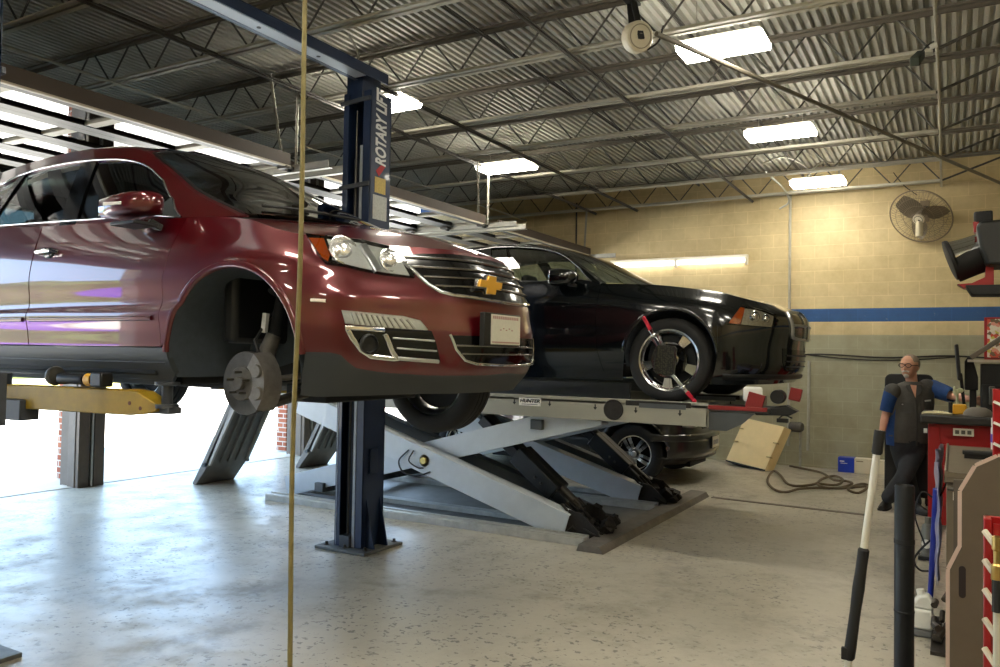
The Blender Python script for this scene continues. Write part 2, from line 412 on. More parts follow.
def make_tyre(mb, c, ax, R, w, rr):
    h = w / 2
    prof = [(rr, -h * .8), (rr + .012, -h * .93), (rr + (R - rr) * .45, -h), (R - .03, -h * .96), (R - .012, -h * .85), (R - .002, -h * .7), (R, -h * .45), (R, -h * .42), (R - .008, -h * .41), (R - .008, -h * .36), (R, -h * .35), (R, -h * .04), (R - .008, -h * .03), (R - .008, h * .03), (R, h * .04), (R, h * .35), (R - .008, h * .36), (R - .008, h * .41), (R, h * .42), (R - .002, h * .7), (R - .012, h * .85), (R - .03, h * .96), (rr + (R - rr) * .45, h), (rr + .012, h * .93), (rr, h * .8)]
    mb.lathe(prof, c, ax, 56)
def make_wheel(c, ax, R, w, rr, mt, style, parent, spin=0.0, name='wheel'):
    """tyre + rim with spokes; ax points outward"""
    c = Vector(c); ax = Vector(ax).normalized(); h = w / 2
    mb = MB(); make_tyre(mb, c, ax, R, w, rr); t = mb.build(name, M_rubber, parent, smooth=True, ang=.9)
    t['label'] = 'black rubber tyre on a bright rim'
    mb = MB()
    mb.lathe([(rr + .004, -h * .82), (rr - .012, -h * .75), (rr - .03, -h * .3), (rr - .03, h * .55), (rr - .012, h * .72), (rr - .008, h * .86), (rr + .006, h * .9), (rr + .008, h * .82)], c, ax, 56)
    a = ax.cross(Vector((0, 0, 1))).normalized(); b = ax.cross(a)
    dirv = lambda t: a * math.cos(t) + b * math.sin(t)
    zf = h * .62
    ns = 5
    for k in range(ns):
        t0 = spin + 2 * PI * k / ns
        if style == 'split':
            for q in (-1, 1):
                d0 = dirv(t0 + q * .34); d1 = dirv(t0 + q * .17); tang = ax.cross(d1)
                p = [(d0, .055, .05, zf), (d0.lerp(d1, .5), rr * .55, .042, zf * 1.08), (d1, rr - .012, .05, zf * .92)]
                for i in range(2):
                    (e0, r0, w0, z0), (e1, r1, w1, z1) = p[i], p[i + 1]
                    mb.bar(c + e0 * r0 + ax * (z0 - .012), c + e1 * r1 + ax * (z1 - .012), w0 * 1.0, .03, ax, w1, .03)
        else:
            d0 = dirv(t0); tang = ax.cross(d0)
            for (r0, r1, w0, w1, z0, z1) in ((.05, rr * .6, .085, .062, zf, zf * 1.1), (rr * .6, rr - .01, .062, .10, zf * 1.1, zf * .95)):
                mb.bar(c + d0 * r0 + ax * (z0 - .015), c + d0 * r1 + ax * (z1 - .015), w0, .035, ax, w1, .035)
                mb.bar(c + d0 * r0 + ax * (z0 + .001), c + d0 * r1 + ax * (z1 + .001), w0 * .5, .012, ax, w1 * .45, .012)
    if style != 'split':
        mb.lathe([(rr * .50, zf - .02), (rr * .52, zf + .012), (rr * .60, zf + .014), (rr * .63, zf - .02)], c, ax, 40); mb.lathe([(rr * .9, zf * .7), (rr * .93, zf + .01), (rr * .985, zf + .012), (rr * 1.0, zf * .8)], c, ax, 48)
    mb.lathe([(.0001, zf - .03), (.078, zf - .03), (.082, zf), (.07, zf + .012), (.036, zf + .014)], c, ax, 32)
    rim = mb.build('rim', mt, t, smooth=True, ang=.5)
    mb = MB(); mb.lathe([(.0001, zf + .012), (.036, zf + .012), (.036, zf + .02), (.03, zf + .026), (.0001, zf + .028)], c, ax, 24); mb.build('hub_cap', M_gloss_black if style != 'split' else M_alu, t, smooth=True)
    mb = MB(); mb.lathe([(.0001, -.01), (rr * .82, -.01), (rr * .82, .012), (.0001, .012)], c, ax, 40); mb.build('brake_disc', M_dark, t)
    return t
def arc_dz(net, cd, cz, R, a0, a1, n=18):
    return [net.dz(cd + R * math.cos(a0 + (a1 - a0) * i / n), cz + R * math.sin(a0 + (a1 - a0) * i / n)) for i in range(n + 1)]
def arch_liner(mb, net, cd, cz, R, m, y_in=.42, a0=-.25, a1=PI + .25, n=22):
    """wheel-well liner: a band of the arch going inwards, closed by an inner wall"""
    rows = []
    for i in range(n + 1):
        t = a0 + (a1 - a0) * i / n; d = cd + R * math.cos(t); z = cz + R * math.sin(t)
        u, v = net.dz(d, z); y = net.loc(u, v)[0][1]
        rows.append([net.w(np.array([d, y + .002, z]), m), net.w(np.array([d, y + .03, z]), m), net.w(np.array([d, -y_in, z]), m), net.w(np.array([cd + .02 * R * math.cos(t), -y_in, cz + .02 * R * math.sin(t)]), m)])
    mb.grid(rows)

# ================================================================== RED CROSSOVER ON THE TWO-POST LIFT
TX, TY, TZ = -1.98, 3.72, 1.22
def make_crossover():
    org = (TX, TY, TZ)
    root = thing('crossover_car', 'dark red crossover car raised on the blue two post lift with its front wheel off', 'car', (TX - 2.6, TY, TZ + .18))
    R = [
     [(.20, 0, .18), (.23, .28, .18), (.33, .48, .18), (.46, .70, .175), (.58, .84, .17), (.72, .90, .165), (.86, .915, .17), (1.2, .92, .18), (1.65, .90, .185), (2.65, .90, .19), (3.8, .90, .2), (4.6, .89, .22), (4.98, .75, .27), (5.12, 0, .27)],
     [(.085, 0, .31), (.12, .28, .31), (.24, .48, .31), (.375, .70, .31), (.50, .85, .32), (.65, .925, .33), (.83, .965, .33), (1.2, .975, .34), (1.65, .975, .34), (2.65, .975, .34), (3.8, .975, .35), (4.6, .95, .38), (5.05, .78, .42), (5.18, 0, .42)],
     [(.06, 0, .47), (.10, .28, .47), (.22, .48, .47), (.36, .70, .47), (.485, .86, .47), (.63, .94, .475), (.83, .98, .48), (1.2, .99, .48), (1.65, .985, .48), (2.65, .985, .48), (3.8, .985, .5), (4.6, .965, .52), (5.05, .8, .56), (5.17, 0, .56)],
     [(.10, 0, .65), (.135, .28, .65), (.245, .48, .65), (.38, .70, .65), (.505, .85, .655), (.65, .935, .66), (.83, .975, .67), (1.2, .99, .68), (1.65, .985, .68), (2.65, .99, .69), (3.8, .99, .7), (4.6, .97, .72), (5.05, .8, .76), (5.15, 0, .76)],
     [(.17, 0, .80), (.205, .28, .80), (.315, .48, .80), (.46, .69, .80), (.585, .83, .81), (.72, .91, .83), (.89, .95, .85), (1.2, .968, .88), (1.65, .972, .90), (2.65, .98, .92), (3.8, .978, .94), (4.6, .95, .97), (5.03, .78, 1.0), (5.13, 0, 1.0)],
     [(.28, 0, .925), (.305, .28, .925), (.40, .48, .92), (.535, .66, .925), (.655, .78, .935), (.79, .845, .955), (.925, .87, .985), (1.2, .885, 1.06), (1.65, .915, 1.085), (2.65, .935, 1.11), (3.8, .93, 1.15), (4.6, .89, 1.18), (5.0, .7, 1.2), (5.08, 0, 1.2)]]
    def between(a, c, z, t, ys):
        out = []
        for i, (p, q) in enumerate(zip(a, c)):
            m_ = [p[k] + (q[k] - p[k]) * t for k in range(3)]
            if i in (7, 8, 9, 10): m_[1] = ys
            elif i == 6: m_[1] += .002
            out.append(tuple(m_))
        return out
    for i in (8, 9, 10):
        R[3][i] = (R[3][i][0], .974, .635); R[4][i] = (R[4][i][0], R[4][i][1] - .006, R[4][i][2])
    R.insert(4, between(R[3], R[4], .75, .5, .983)); R.insert(3, between(R[2], R[3], .56, .6, .990))
    P = np.array(R).transpose(1, 0, 2) * np.array([1, -1, 1])
    B = Net(P, org, sym_u0=True)
    E = P[:8, -1]
    Cn = np.array([(.28, 0, .925), (.34, 0, .957), (.42, 0, .988), (.54, 0, 1.028), (.66, 0, 1.06), (.80, 0, 1.088), (.93, 0, 1.108), (1.06, 0, 1.12)])
    HP = []
    for e, c in zip(E, Cn):
        HP.append([e + (c - e) * w + np.array([0, 0, (c[2] - e[2]) * (math.sin(w * PI / 2) - w)]) for w in (0, .12, .35, .68, 1)])
    Hd = Net(np.array(HP), org, sym_v1=True)
    bl = [(1.2, .875, 1.07), (1.55, .905, 1.085), (1.95, .922, 1.095), (2.3, .93, 1.10), (2.75, .936, 1.112), (3.3, .936, 1.13), (4.0, .925, 1.155), (4.6, .89, 1.18), (5.0, .78, 1.2)]
    re = [(1.21, .87, 1.075), (1.67, .775, 1.25), (1.95, .705, 1.395), (2.3, .64, 1.585), (2.75, .63, 1.655), (3.3, .625, 1.665), (4.0, .60, 1.62), (4.6, .57, 1.55), (4.95, .53, 1.44)]
    G = []
    for b, r in zip(bl, re):
        b = np.array(b); r = np.array(r); G.append([b, b + (r - b) * .33 + np.array([0, .012, 0]) * (r[2] - b[2]) * 2, b + (r - b) * .68 + np.array([0, .014, 0]) * (r[2] - b[2]) * 2, r])
    GH = Net(np.array(G) * np.array([1, -1, 1]), org)
    Rf = []
    rc = [(2.32, 0, 1.668), (2.78, 0, 1.735), (3.3, 0, 1.755), (4.0, 0, 1.74), (4.6, 0, 1.69), (5.0, 0, 1.60)]
    for r, c in zip(re[3:], rc):
        r = np.array(r); c = np.array(c); Rf.append([r + np.array([0, 0, 0]), r * .8 + c * .2 + np.array([0, 0, .03]), r * .5 + c * .5 + np.array([0, 0, .03]), c])
    RF = Net(np.array(Rf) * np.array([1, -1, 1]), org, sym_v1=True)
    wc = [(1.04, 0, 1.115), (1.53, 0, 1.35), (1.92, 0, 1.53), (2.32, 0, 1.668)]
    Wp = []
    for r, c in zip(re[:4], wc):
        r = np.array(r); c = np.array(c); Wp.append([r, r * .8 + c * .2 + np.array([-.035, 0, .012]), r * .45 + c * .55 + np.array([-.045, 0, .01]), c])
    WS = Net(np.array(Wp) * np.array([1, -1, 1]), org, sym_v1=True)

    AC, AZ, AR = 1.145, .345, .452        # front wheel arch
    RC = 4.12
    px = B.px
    # ---- lower cladding, bumper, fender, doors
    tC = lambda d, z: B.dz(d, z)
    clad_z = .395
    arcF = arc_dz(B, AC, AZ, AR, math.asin((clad_z - AZ) / AR) + 0, PI - math.asin((clad_z - AZ) / AR))   # front -> rear over the top
    uE = B.nu - 1
    vtop = B.nv - 1.0
    # seam polylines
    s1 = [B.dz(1.645, clad_z), B.dz(1.66, .55), B.dz(1.65, .75), B.dz(1.61, .93), (B.dz(1.56, 1.05)[0], vtop)]        # fender | front door
    s2 = [B.dz(2.86, clad_z), B.dz(2.89, .55), B.dz(2.88, .80), B.dz(2.86, .95), (B.dz(2.84, 1.05)[0], vtop)]         # front door | rear door
    s3 = [B.dz(3.62, clad_z), B.dz(3.72, .6), B.dz(3.86, .8), B.dz(3.9, .95), (B.dz(3.92, 1.08)[0], vtop)]
    g = .004
    sh = lambda s, k: [(u + k, v) for u, v in s]
    # fender (behind the bumper seam, over the arch)
    bs = [px(305, 352), px(309, 330), px(312, 300), px(314, 270), px(318, 258)]
    uarc = [p for p in arcF]
    bump_top_u = bs[-1]
    hoodu = lambda u: (u, vtop)
    fend = [bs[0]] + uarc[::-1][1:-1] + [s1[0]] + s1[1:] + [hoodu(6.6), hoodu(5.2), hoodu(4.6)] + [bs[-1]] + bs[-2:0:-1]
    both('fender', M_red, root, lambda q, k: B.patch(q, fend, skirt=.012, **k))
    # bumper: painted part
    low = [px(305, 352), px(330, 352.5), px(341, 355), px(348, 362), px(356, 368), px(380, 372), px(430, 375.5)]
    lowc = B.yz(0, .285)
    bump = [(0, vtop), (1.5, vtop), (3, vtop), hoodu(4.6), bs[-1]] + bs[-2:0:-1] + low + [B.yz(-.2, .275), (0, lowc[1])]
    mb = MB(); B.patch(mb, bump, skirt=0); mb.build('front_bumper', M_red, root)
    blk = [(0, lowc[1]), B.yz(-.2, .275)] + low[::-1] + [px(302, 375), px(300, 398), B.dz(.74, .175), (4.5, 0), (3, 0), (2, 0), (1, 0), (0, 0)]
    mb = MB(); B.patch(mb, blk, skirt=0); o = mb.build('lower_bumper_trim', M_dkgrey_plastic, root); o['label'] = 'matt grey lower bumper cladding'
    # doors
    d1 = s1 and (sh(s1, g) + sh(s2, -g)[::-1]); d2 = sh(s2, g) + sh(s3, -g)[::-1]
    do1 = both('front_door', M_red, root, lambda q, k: B.patch(q, d1, skirt=.015, **k))
    do2 = both('rear_door', M_red, root, lambda q, k: B.patch(q, d2, skirt=.015, **k))
    arcR = arc_dz(B, RC, AZ, AR, PI - .137, .137)
    quart = [sh(s3, g)[0]] + sh(s3, g)[1:] + [(11, vtop), (12, vtop), (uE, vtop), (uE, 1.1), (12, 1.1), B.dz(4.66, .41)] + arcR[::-1][1:-1]
    both('rear_quarter_panel', M_red, root, lambda q, k: B.patch(q, quart, skirt=0, **k))
    # sill cladding: two mouldings per side
    cl = [B.dz(1.60, clad_z - .006), B.dz(2.6, clad_z - .006), B.dz(3.62, clad_z - .006), B.dz(3.60, .20), B.dz(2.6, .195), B.dz(1.66, .19), B.dz(1.58, .25)]
    sc = both('sill_cladding', M_dkgrey_plastic, root, lambda q, k: B.patch(q, cl, off=.006, skirt=.03, **k), 'matt grey plastic cladding along the sill')
    both('cladding_groove', M_black_plastic, sc, lambda q, k: B.strip(q, [B.dz(1.62, .31), B.dz(2.6, .31), B.dz(3.6, .31)], .012, .008, .004, **k))
    both('sill_flange', M_dkgrey_plastic, sc, lambda q, k: B.strip(q, [B.dz(1.62, .205), B.dz(2.6, .21), B.dz(3.6, .21)], .05, .0, .012, **k))
    for dd, a, b in ((do1, 1.72, 2.84), (do2, 2.92, 3.6)):
        both('door_moulding', M_red, dd, lambda q, k: B.strip(q, [B.dz(a, .545), B.dz((a + b) / 2, .545), B.dz(b, .545)], .028, .004, .008, **k))
    # handles
    def handle(d, z, par):
        q = MB(); n0 = B.dz(d, z); c = B.w(B.loc(*n0))[0]
        q.tube([c + np.array([.10, -.005, .0]), c + np.array([.07, -.035, .004]), c + np.array([0, -.04, .006]), c + np.array([-.07, -.035, .004]), c + np.array([-.10, -.005, 0])], [.010, .014, .015, .014, .010], 10)
        h = q.build('door_handle', M_chrome, par, smooth=True); h['label'] = 'chrome door handle'
        q = MB(); q.ball(c + np.array([0, .0, -.005]), .055, 14, (1.1, .25, .62)); q.build('handle_recess', M_gloss_black, h, smooth=True)
    handle(2.70, .945, do1[0])
    handle(3.70, .965, do2[0])
    # hood
    hp = [(0.02, 0), (1.2, 0), (3, 0), (5, 0), (6.97, 0), (6.97, 1), (6.97, 2.5), (6.97, 4), (4, 4), (1.5, 4), (.35, 4), (.1, 2)]
    mb = MB(); Hd.patch(mb, hp, res=(.18, .18), skirt=0); mb.build('hood', M_red, root)
    # greenhouse frame with window openings
    g_px = GH.px
    dlo = [g_px(181, 219.5), g_px(174, 200), g_px(164, 181), g_px(152, 169.5), g_px(138, 162.5), g_px(118, 159.5), g_px(98, 160), g_px(70, 163), g_px(40, 169), g_px(20, 175.5), g_px(3, 184)]
    ur = GH.dz(4.45, 1.33); dlo += [GH.dz(4.1, 1.505), GH.dz(4.45, 1.40), GH.dz(4.6, 1.25), GH.dz(4.3, 1.19), GH.dz(3.3, 1.155), GH.dz(2.4, 1.13), GH.dz(1.8, 1.112)]
    outer = [(0, 0), (1, 0), (2, 0), (4, 0), (6, 0), (8, 0), (8, 3), (6, 3), (4, 3), (3, 3), (2, 3), (1, 3), (0, 3)]
    both('window_frame', M_red, root, lambda q, k: GH.patch(q, outer, res=(.15, .2), holes=[dlo], skirt=.02, **k))
    both('window_trim', M_chrome, root, lambda q, k: GH.strip(q, dlo, .010, .004, .004, closed=True, **k), 'bright chrome trim round the side windows')
    # glass inside
    bp = [g_px(92, 161.5), g_px(83, 162.5), g_px(60, 224), g_px(75, 224)]
    glassF = [dlo[0], dlo[1], dlo[2], dlo[3], dlo[4], dlo[5], dlo[6], bp[3], GH.dz(2.4, 1.13), GH.dz(1.8, 1.112)]
    glassF = [dlo[0]] + dlo[1:7] + [g_px(72, 226), GH.dz(2.4, 1.13), GH.dz(1.8, 1.112)]
    both('front_side_window', M_tint, root, lambda q, k: GH.patch(q, glassF, res=(.2, .3), off=-.012, skirt=0, **k))
    glassR = [g_px(84, 163)] + dlo[7:] [:9] + [GH.dz(3.3, 1.155), g_px(62, 226)]
    glassR = [g_px(84, 161), dlo[7], dlo[8], dlo[9], dlo[10], GH.dz(4.1, 1.505), GH.dz(4.45, 1.40), GH.dz(4.6, 1.25), GH.dz(4.3, 1.19), GH.dz(3.3, 1.155), g_px(62, 226.5)]
    both('rear_side_window', M_tint, root, lambda q, k: GH.patch(q, glassR, res=(.2, .3), off=-.012, skirt=0, **k))
    bpoly = [g_px(97, 161.5), g_px(82, 163), g_px(58, 228), g_px(74, 227)]
    both('centre_pillar', M_gloss_black, root, lambda q, k: GH.patch(q, bpoly, res=(.2, .2), off=.001, skirt=.02, **k), 'gloss black pillar between the side windows')
    rpol = [g_px(26, 174), g_px(20, 176), g_px(-14, 222), g_px(-7, 222)]; both('rear_pillar', M_gloss_black, root, lambda q, k: GH.patch(q, rpol, res=(.2, .2), off=.001, skirt=.02, **k))
    qtr = [g_px(181, 219.5), g_px(172, 197), g_px(163, 204), g_px(162, 221)]
    both('mirror_sail', M_dkgrey_plastic, root, lambda q, k: GH.patch(q, qtr, res=(.2, .2), off=.003, skirt=.01, **k))
    mb = MB(); RF.patch(mb, [(0, 0), (1, 0), (3, 0), (5, 0), (5, 3), (3, 3), (1, 3), (0, 3), (0, 1.5)], res=(.2, .2), skirt=0); mb.build('roof', M_red, root)
    wsP = [(0.06, .25), (1, .2), (2, .2), (2.93, .25), (2.96, 1.5), (2.96, 3), (1.5, 3), (.03, 3), (.03, 1.5)]
    mb = MB(); WS.patch(mb, wsP, res=(.12, .2), off=.002, skirt=.004); mb.build('windshield', M_wglass, root)
    wpp = [(0, 0), (1, 0), (2, 0), (3, 0), (3, 1.5), (3, 3), (2.93, 3), (2.9, 1.5), (2.88, .32), (2, .26), (1, .26), (.06, .3), (0, .3)]
    mb = MB(); WS.patch(mb, wpp, res=(.15, .15), off=0, skirt=.01); mb.build('windshield_frame', M_red, root)
    mb = MB(); WS.strip(mb, [(0.05, .27), (1, .25), (2, .25), (2.9, .3), (2.93, 1.5), (2.93, 3)], .022, .004, .004); mb.build('windshield_seal', M_black_plastic, root)
    mb = MB(); Hd.strip(mb, [(6.98, .3), (6.98, 1), (6.98, 2), (6.98, 3), (6.98, 4)], .07, -.004, .006); mb.build('cowl', M_black_plastic, root)
    # wiper
    wp = [WS.w(WS.loc(a, b) + np.array([-.01, 0, .02]))[0] for a, b in ((.16, 2.9), (.2, 2.2), (.24, 1.5), (.25, 1.0))]
    mb = MB(); mb.tube(wp, .009, 6); mb.build('wiper', M_black_plastic, root)
    # rear window + tailgate top
    tg = Net(np.array([[(5.08, -.001, 1.2), (4.97, -.001, 1.45), (5.0, -.001, 1.6)], [(5.0, -.7, 1.2), (4.93, -.5, 1.43), (4.95, -.53, 1.44)]]), org)
    mb = MB()
    for m in (1, -1):
        mb.grid([[B.w(np.array(p), m) for p in r] for r in ([(5.08, 0, 1.2), (5.0, 0, 1.6)], [(5.04, -.4, 1.2), (4.98, -.3, 1.56)], [(5.0, -.78, 1.2), (4.95, -.53, 1.44)])])
    mb.build('rear_window', M_tint, root)
    # ---- front details
    def P2(pts): return [B.px(*p) for p in pts]
    hl = P2([(306.5, 236.5), (330, 237.5), (362, 242), (394, 249.5), (401, 256), (413.5, 278.5), (385, 275.5), (345, 267), (326, 264.5), (316, 253)])
    hb = both('headlight', M_gloss_black, root, lambda q, k: B.patch(q, hl, res=(.06, .06), off=.003, skirt=.006, **k), 'clear headlight with an amber corner')
    am = P2([(309, 239), (324, 239.5), (330, 256), (328, 262), (322, 258)])
    both('amber_reflector', M_amber, hb, lambda q, k: B.patch(q, am, res=(.06, .06), off=.010, skirt=.006, **k))
    rf_ = P2([(327, 240), (360, 244), (391, 251), (398, 257), (409, 276), (385, 273), (346, 264.5), (332, 260), (333, 255)])
    both('lamp_reflector', M_bowl, hb, lambda q, k: B.patch(q, rf_, res=(.05, .05), off=.008, skirt=.005, **k))
    for (cx_, cy_, r_) in ((343, 252, .075), (389, 262, .06)):
        for i, m in enumerate((1, -1)):
            uv = B.px(cx_, cy_); L = B.loc(*uv); N = B.nrm(*uv); c = B.w(L + N * .008, m)[0]; nn = Vector((-N[0][0], m * N[0][1], N[0][2])); nn = (nn + Vector((.8, 0, 0))).normalized()
            mb = MB(); mb.lathe([(r_, 0), (r_ * 1.04, .012), (r_ * .94, .014), (r_ * .8, .0), (r_ * .62, .004), (r_ * .5, .02), (r_ * .3, .028), (.0001, .03)], c, nn, 24); mb.build('lamp_bowl', M_bowlc, hb[i], smooth=True, ang=.9)
    dv = P2([(362, 246), (372, 262), (378, 272)])
    both('lamp_divider', M_alu, hb, lambda q, k: B.strip(q, dv, .05, .012, .008, **k))
    both('lamp_lens', M_lens, hb, lambda q, k: B.patch(q, hl, res=(.06, .06), off=.022, skirt=.02, **k))
    drl = P2([(341.5, 310.5), (372, 313.5), (402, 316.5), (419, 321), (427, 330.5), (395, 328.5), (345, 323.5)])
    dr = both('daytime_lamp', M_bowl, root, lambda q, k: B.patch(q, drl, res=(.05, .05), off=.006, skirt=.01, **k))
    def ribs(q, k):
        for t in range(1, 12):
            a = .08 + t / 12 * .85; B.strip(q, [tuple(np.array(drl[0]) * (1 - a) + np.array(drl[3]) * a), tuple(np.array(drl[6]) * (1 - a) + np.array(drl[4]) * a)], .012, .010, .004, **k)
    both('lamp_ribs', M_alu, dr, ribs)
    both('lamp_lens', M_lens, dr, lambda q, k: B.patch(q, drl, res=(.05, .05), off=.016, skirt=.01, **k))
    fogo = P2([(345.5, 326.5), (385, 328), (431, 331), (440, 362), (395, 361), (370, 357), (360, 350)])
    fg = both('fog_lamp_recess', M_gloss_black, root, lambda q, k: B.patch(q, fogo, res=(.06, .06), off=.004, skirt=.006, **k))
    fb1 = P2([(384, 330), (346.5, 327.5), (352, 338), (361, 350), (371, 356.5), (397, 359), (392, 352), (385, 335)]); fb2 = P2([(384, 334), (389, 345), (395, 358), (438, 361.5)])
    both('fog_bezel', M_chrome, fg, lambda q, k: B.strip(q, fb1, .026, .008, .01, **k))
    both('bezel_blade', M_alu, fg, lambda q, k: B.strip(q, fb2, .020, .009, .008, **k))
    for yy in (340, 350):
        fp = P2([(392 + (yy - 340) * .4, yy - 2), (412, yy - .6), (434 + (yy - 340) * .2, yy + 1)])
        both('fog_bar', M_alu, fg, lambda q, k: B.strip(q, fp, .009, .008, .005, **k))
    for i, m in enumerate((1, -1)):
        uv = B.px(368, 344); L = B.loc(*uv); N = B.nrm(*uv); c = B.w(L + N * .006, m)[0]
        mb = MB(); mb.lathe([(.048, 0), (.048, .015), (.04, .02), (.036, .008), (.0001, .004)], c, (1, -.35 * m, 0), 24); mb.build('fog_lamp', M_black_plastic, fg[i], smooth=True)
    sm = [B.px(311, 300), B.px(318, 300.3), B.px(326, 300.8)]
    both('side_marker', mat('marker_lens', (235, 225, 215), .2), root, lambda q, k: B.strip(q, sm, .016, .004, .006, **k))
    # grille (half outline in front view), mirrored
    def Y2(pts): return [B.yz(y, z) for y, z in pts]
    gr = Y2([(0, .905), (-.25, .90), (-.45, .885), (-.585, .865), (-.545, .80), (-.50, .735), (-.45, .695), (-.40, .680), (-.2, .665), (0, .66)])
    mb = MB(); B.patch(mb, gr, res=(.1, .08), off=.004, skirt=.006); gri = mb.build('grille', M_gloss_black, root)
    mb = MB(); B.strip(mb, Y2([(-.575, .855), (-.54, .79), (-.495, .725), (-.45, .69), (-.40, .676), (-.2, .661), (0, .656)]), .016, .01, .010); o = mb.build('grille_surround', M_chrome, gri)
    for z, ye in ((.862, .565), (.812, .54), (.766, .505), (.722, .465)):
        mb = MB(); B.strip(mb, Y2([(-ye, z - .004), (-ye * .66, z), (-ye * .33, z + .004), (0, z + .005)]), .008, .008, .009); mb.build('grille_bar', M_darkchrome, gri)
    lg = Y2([(0, .475), (-.25, .475), (-.43, .475), (-.405, .41), (-.36, .355), (-.30, .34), (-.15, .333), (0, .33)])
    mb = MB(); B.patch(mb, lg, res=(.1, .08), off=.003, skirt=.006); li = mb.build('lower_grille', M_gloss_black, root)
    mb = MB(); B.strip(mb, Y2([(-.435, .48), (-.405, .405), (-.36, .352), (-.30, .336), (-.15, .33), (0, .327)]), .014, .008, .008); mb.build('grille_surround', M_chrome, li)
    for z, ye in ((.425, .41), (.385, .38)):
        mb = MB(); B.strip(mb, Y2([(-ye, z), (-ye / 2, z), (0, z)]), .009, .008, .008); mb.build('grille_bar', M_darkchrome, li)
    # badge: a gold cross shaped bar badge with a chrome rim
    xb = TX - .17 + .045
    def bow(k, x, t):
        pts = [(-.118, -.014), (-.105, .022), (-.044, .022), (-.036, .046), (.046, .046), (.040, .022), (.118, .022), (.105, -.018), (.044, -.018), (.036, -.044), (-.046, -.044), (-.040, -.014)]
        q = MB(); q.prism([(x - abs(y) * .08, TY - .145 + y * k, TZ + .745 + z * k * 1.05) for y, z in pts], (t, 0, 0)); return q
    o = bow(1.12, xb - .02, .022).build('badge_rim', M_chrome, gri, bevel=.002); bow(1.0, xb, .01).build('badge', M_gold, gri, bevel=.002)
    # number plate with dark bracket
    TPY = TY - .10
    xp = TX - .078
    mb = MB(); mb.box(xp, xp + .03, TPY - .235, TPY + .135, TZ + .425, TZ + .595); pb = mb.build('plate_bracket', M_black_plastic, root, bevel=.004)
    mb = MB(); mb.box(xp + .031, xp + .034, TPY - .175, TPY + .13, TZ + .435, TZ + .588); pl = mb.build('front_plate', mat('plate_white', (214, 212, 196), .4, var=.06, scale=60), pb)
    mb = MB(); mb.box(xp + .034, xp + .036, TPY - .165, TPY + .12, TZ + .443, TZ + .450)
    for k in range(14): mb.box(xp + .034, xp + .036, TPY - .16 + k * .0195, TPY - .148 + k * .0195, TZ + .565, TZ + .58)
    for k in range(5): mb.obox((xp + .035, TPY - .08 + k * .03, TZ + .51 + .008 * (k % 2)), (.002, .014, .006))
    mb.build('plate_marks', mat('plate_ink', (176, 140, 132), .6), pl)
    # mirrors
    for m in (1, -1):
        c = np.array([TX - 1.80, TY - m * 1.05, TZ + 1.135])
        q = MB(); prof = []
        for i, (dx, ry, rz) in enumerate(((-.235, .05, .040), (-.215, .085, .058), (-.10, .10, .066), (.05, .094, .064), (.16, .075, .058), (.20, .03, .03))):
            prof.append([c + np.array([dx * .9, ry * .95 * np.sign(math.cos(t)) * abs(math.cos(t)) ** .6, rz * np.sign(math.sin(t)) * abs(math.sin(t)) ** .6 + (.01 if dx > 0 else 0)]) for t in np.linspace(0, 2 * PI, 21)])
        q.grid(prof); q.add(prof[-1][:-1], [tuple(range(20))]); mo = q.build('door_mirror', M_red, root, smooth=True, ang=1.0)
        q = MB(); q.obox(c + np.array([-.213, 0, 0]), (.01, .13, .085)); q.build('mirror_glass', M_chrome, mo, bevel=.003)
        q = MB(); q.bar(c + np.array([.02, m * .07, -.07]), c + np.array([.06, m * .17, -.12]), .06, .035); q.box(c[0] - .10, c[0] + .1, c[1] - .075, c[1] + .075, c[2] - .105, c[2] - .085); q.build('mirror_base', M_black_plastic, mo, bevel=.005)
        q = MB(); q.obox(c + np.array([-.05, -m * .098, .005]), (.15, .008, .018), Euler((0, .04, 0)).to_matrix()); o = q.build('mirror_lamp', mat('repeater_lens', (235, 230, 225), .2), mo, bevel=.003)
    # arch lips and liners
    for cd in (AC, RC):
        lip = arc_dz(B, cd, AZ, AR + .012, .05, PI - .05, 26)
        both('arch_lip', M_red, root, lambda q, k: B.strip(q, lip, .04, .004, .010, **k))
        for m in (1, -1):
            mb = MB(); arch_liner(mb, B, cd, AZ, AR - .004, m); mb.build('wheel_well', M_liner, root, smooth=True)
    # underbody
    mb = MB()
    W = lambda d0, d1, y0, y1, z0, z1: mb.box(TX - d1, TX - d0, TY + y0, TY + y1, TZ + z0, TZ + z1)
    W(.50, .75, -.5, .5, .20, .30); W(.45, 1.75, -.40, .40, .22, .8); W(1.62, 3.6, -.86, .86, .19, .30); W(3.6, 4.9, -.45, .45, .24, .7); W(1.72, 3.58, -.95, .95, .24, .42)
    W(1.70, 3.6, -.40, -.25, .15, .2); W(1.7, 3.6, .25, .40, .15, .2); W(1.0, 1.3, -.42, .42, .10, .2); W(.62, 1.0, -.3, .3, .16, .26)
    mb.build('underbody', M_dark, root, bevel=.01)
    # exhaust pipe
    mb = MB(); mb.tube([(TX - 1.2, TY + .1, TZ + .17), (TX - 2.0, TY + .15, TZ + .15), (TX - 3.2, TY + .15, TZ + .15), (TX - 4.2, TY + .3, TZ + .2)], .035, 10); mb.build('exhaust_pipe', M_cast, root, smooth=True)
    # firewall/cabin floor/dash/seats
    mb = MB(); W = lambda d0, d1, y0, y1, z0, z1: mb.box(TX - d1, TX - d0, TY + y0, TY + y1, TZ + z0, TZ + z1)
    W(1.35, 1.75, -.80, .80, .78, 1.08); W(1.3, 1.4, -.8, .8, .42, 1.0); mb.build('dashboard', M_black_plastic, root, bevel=.03)
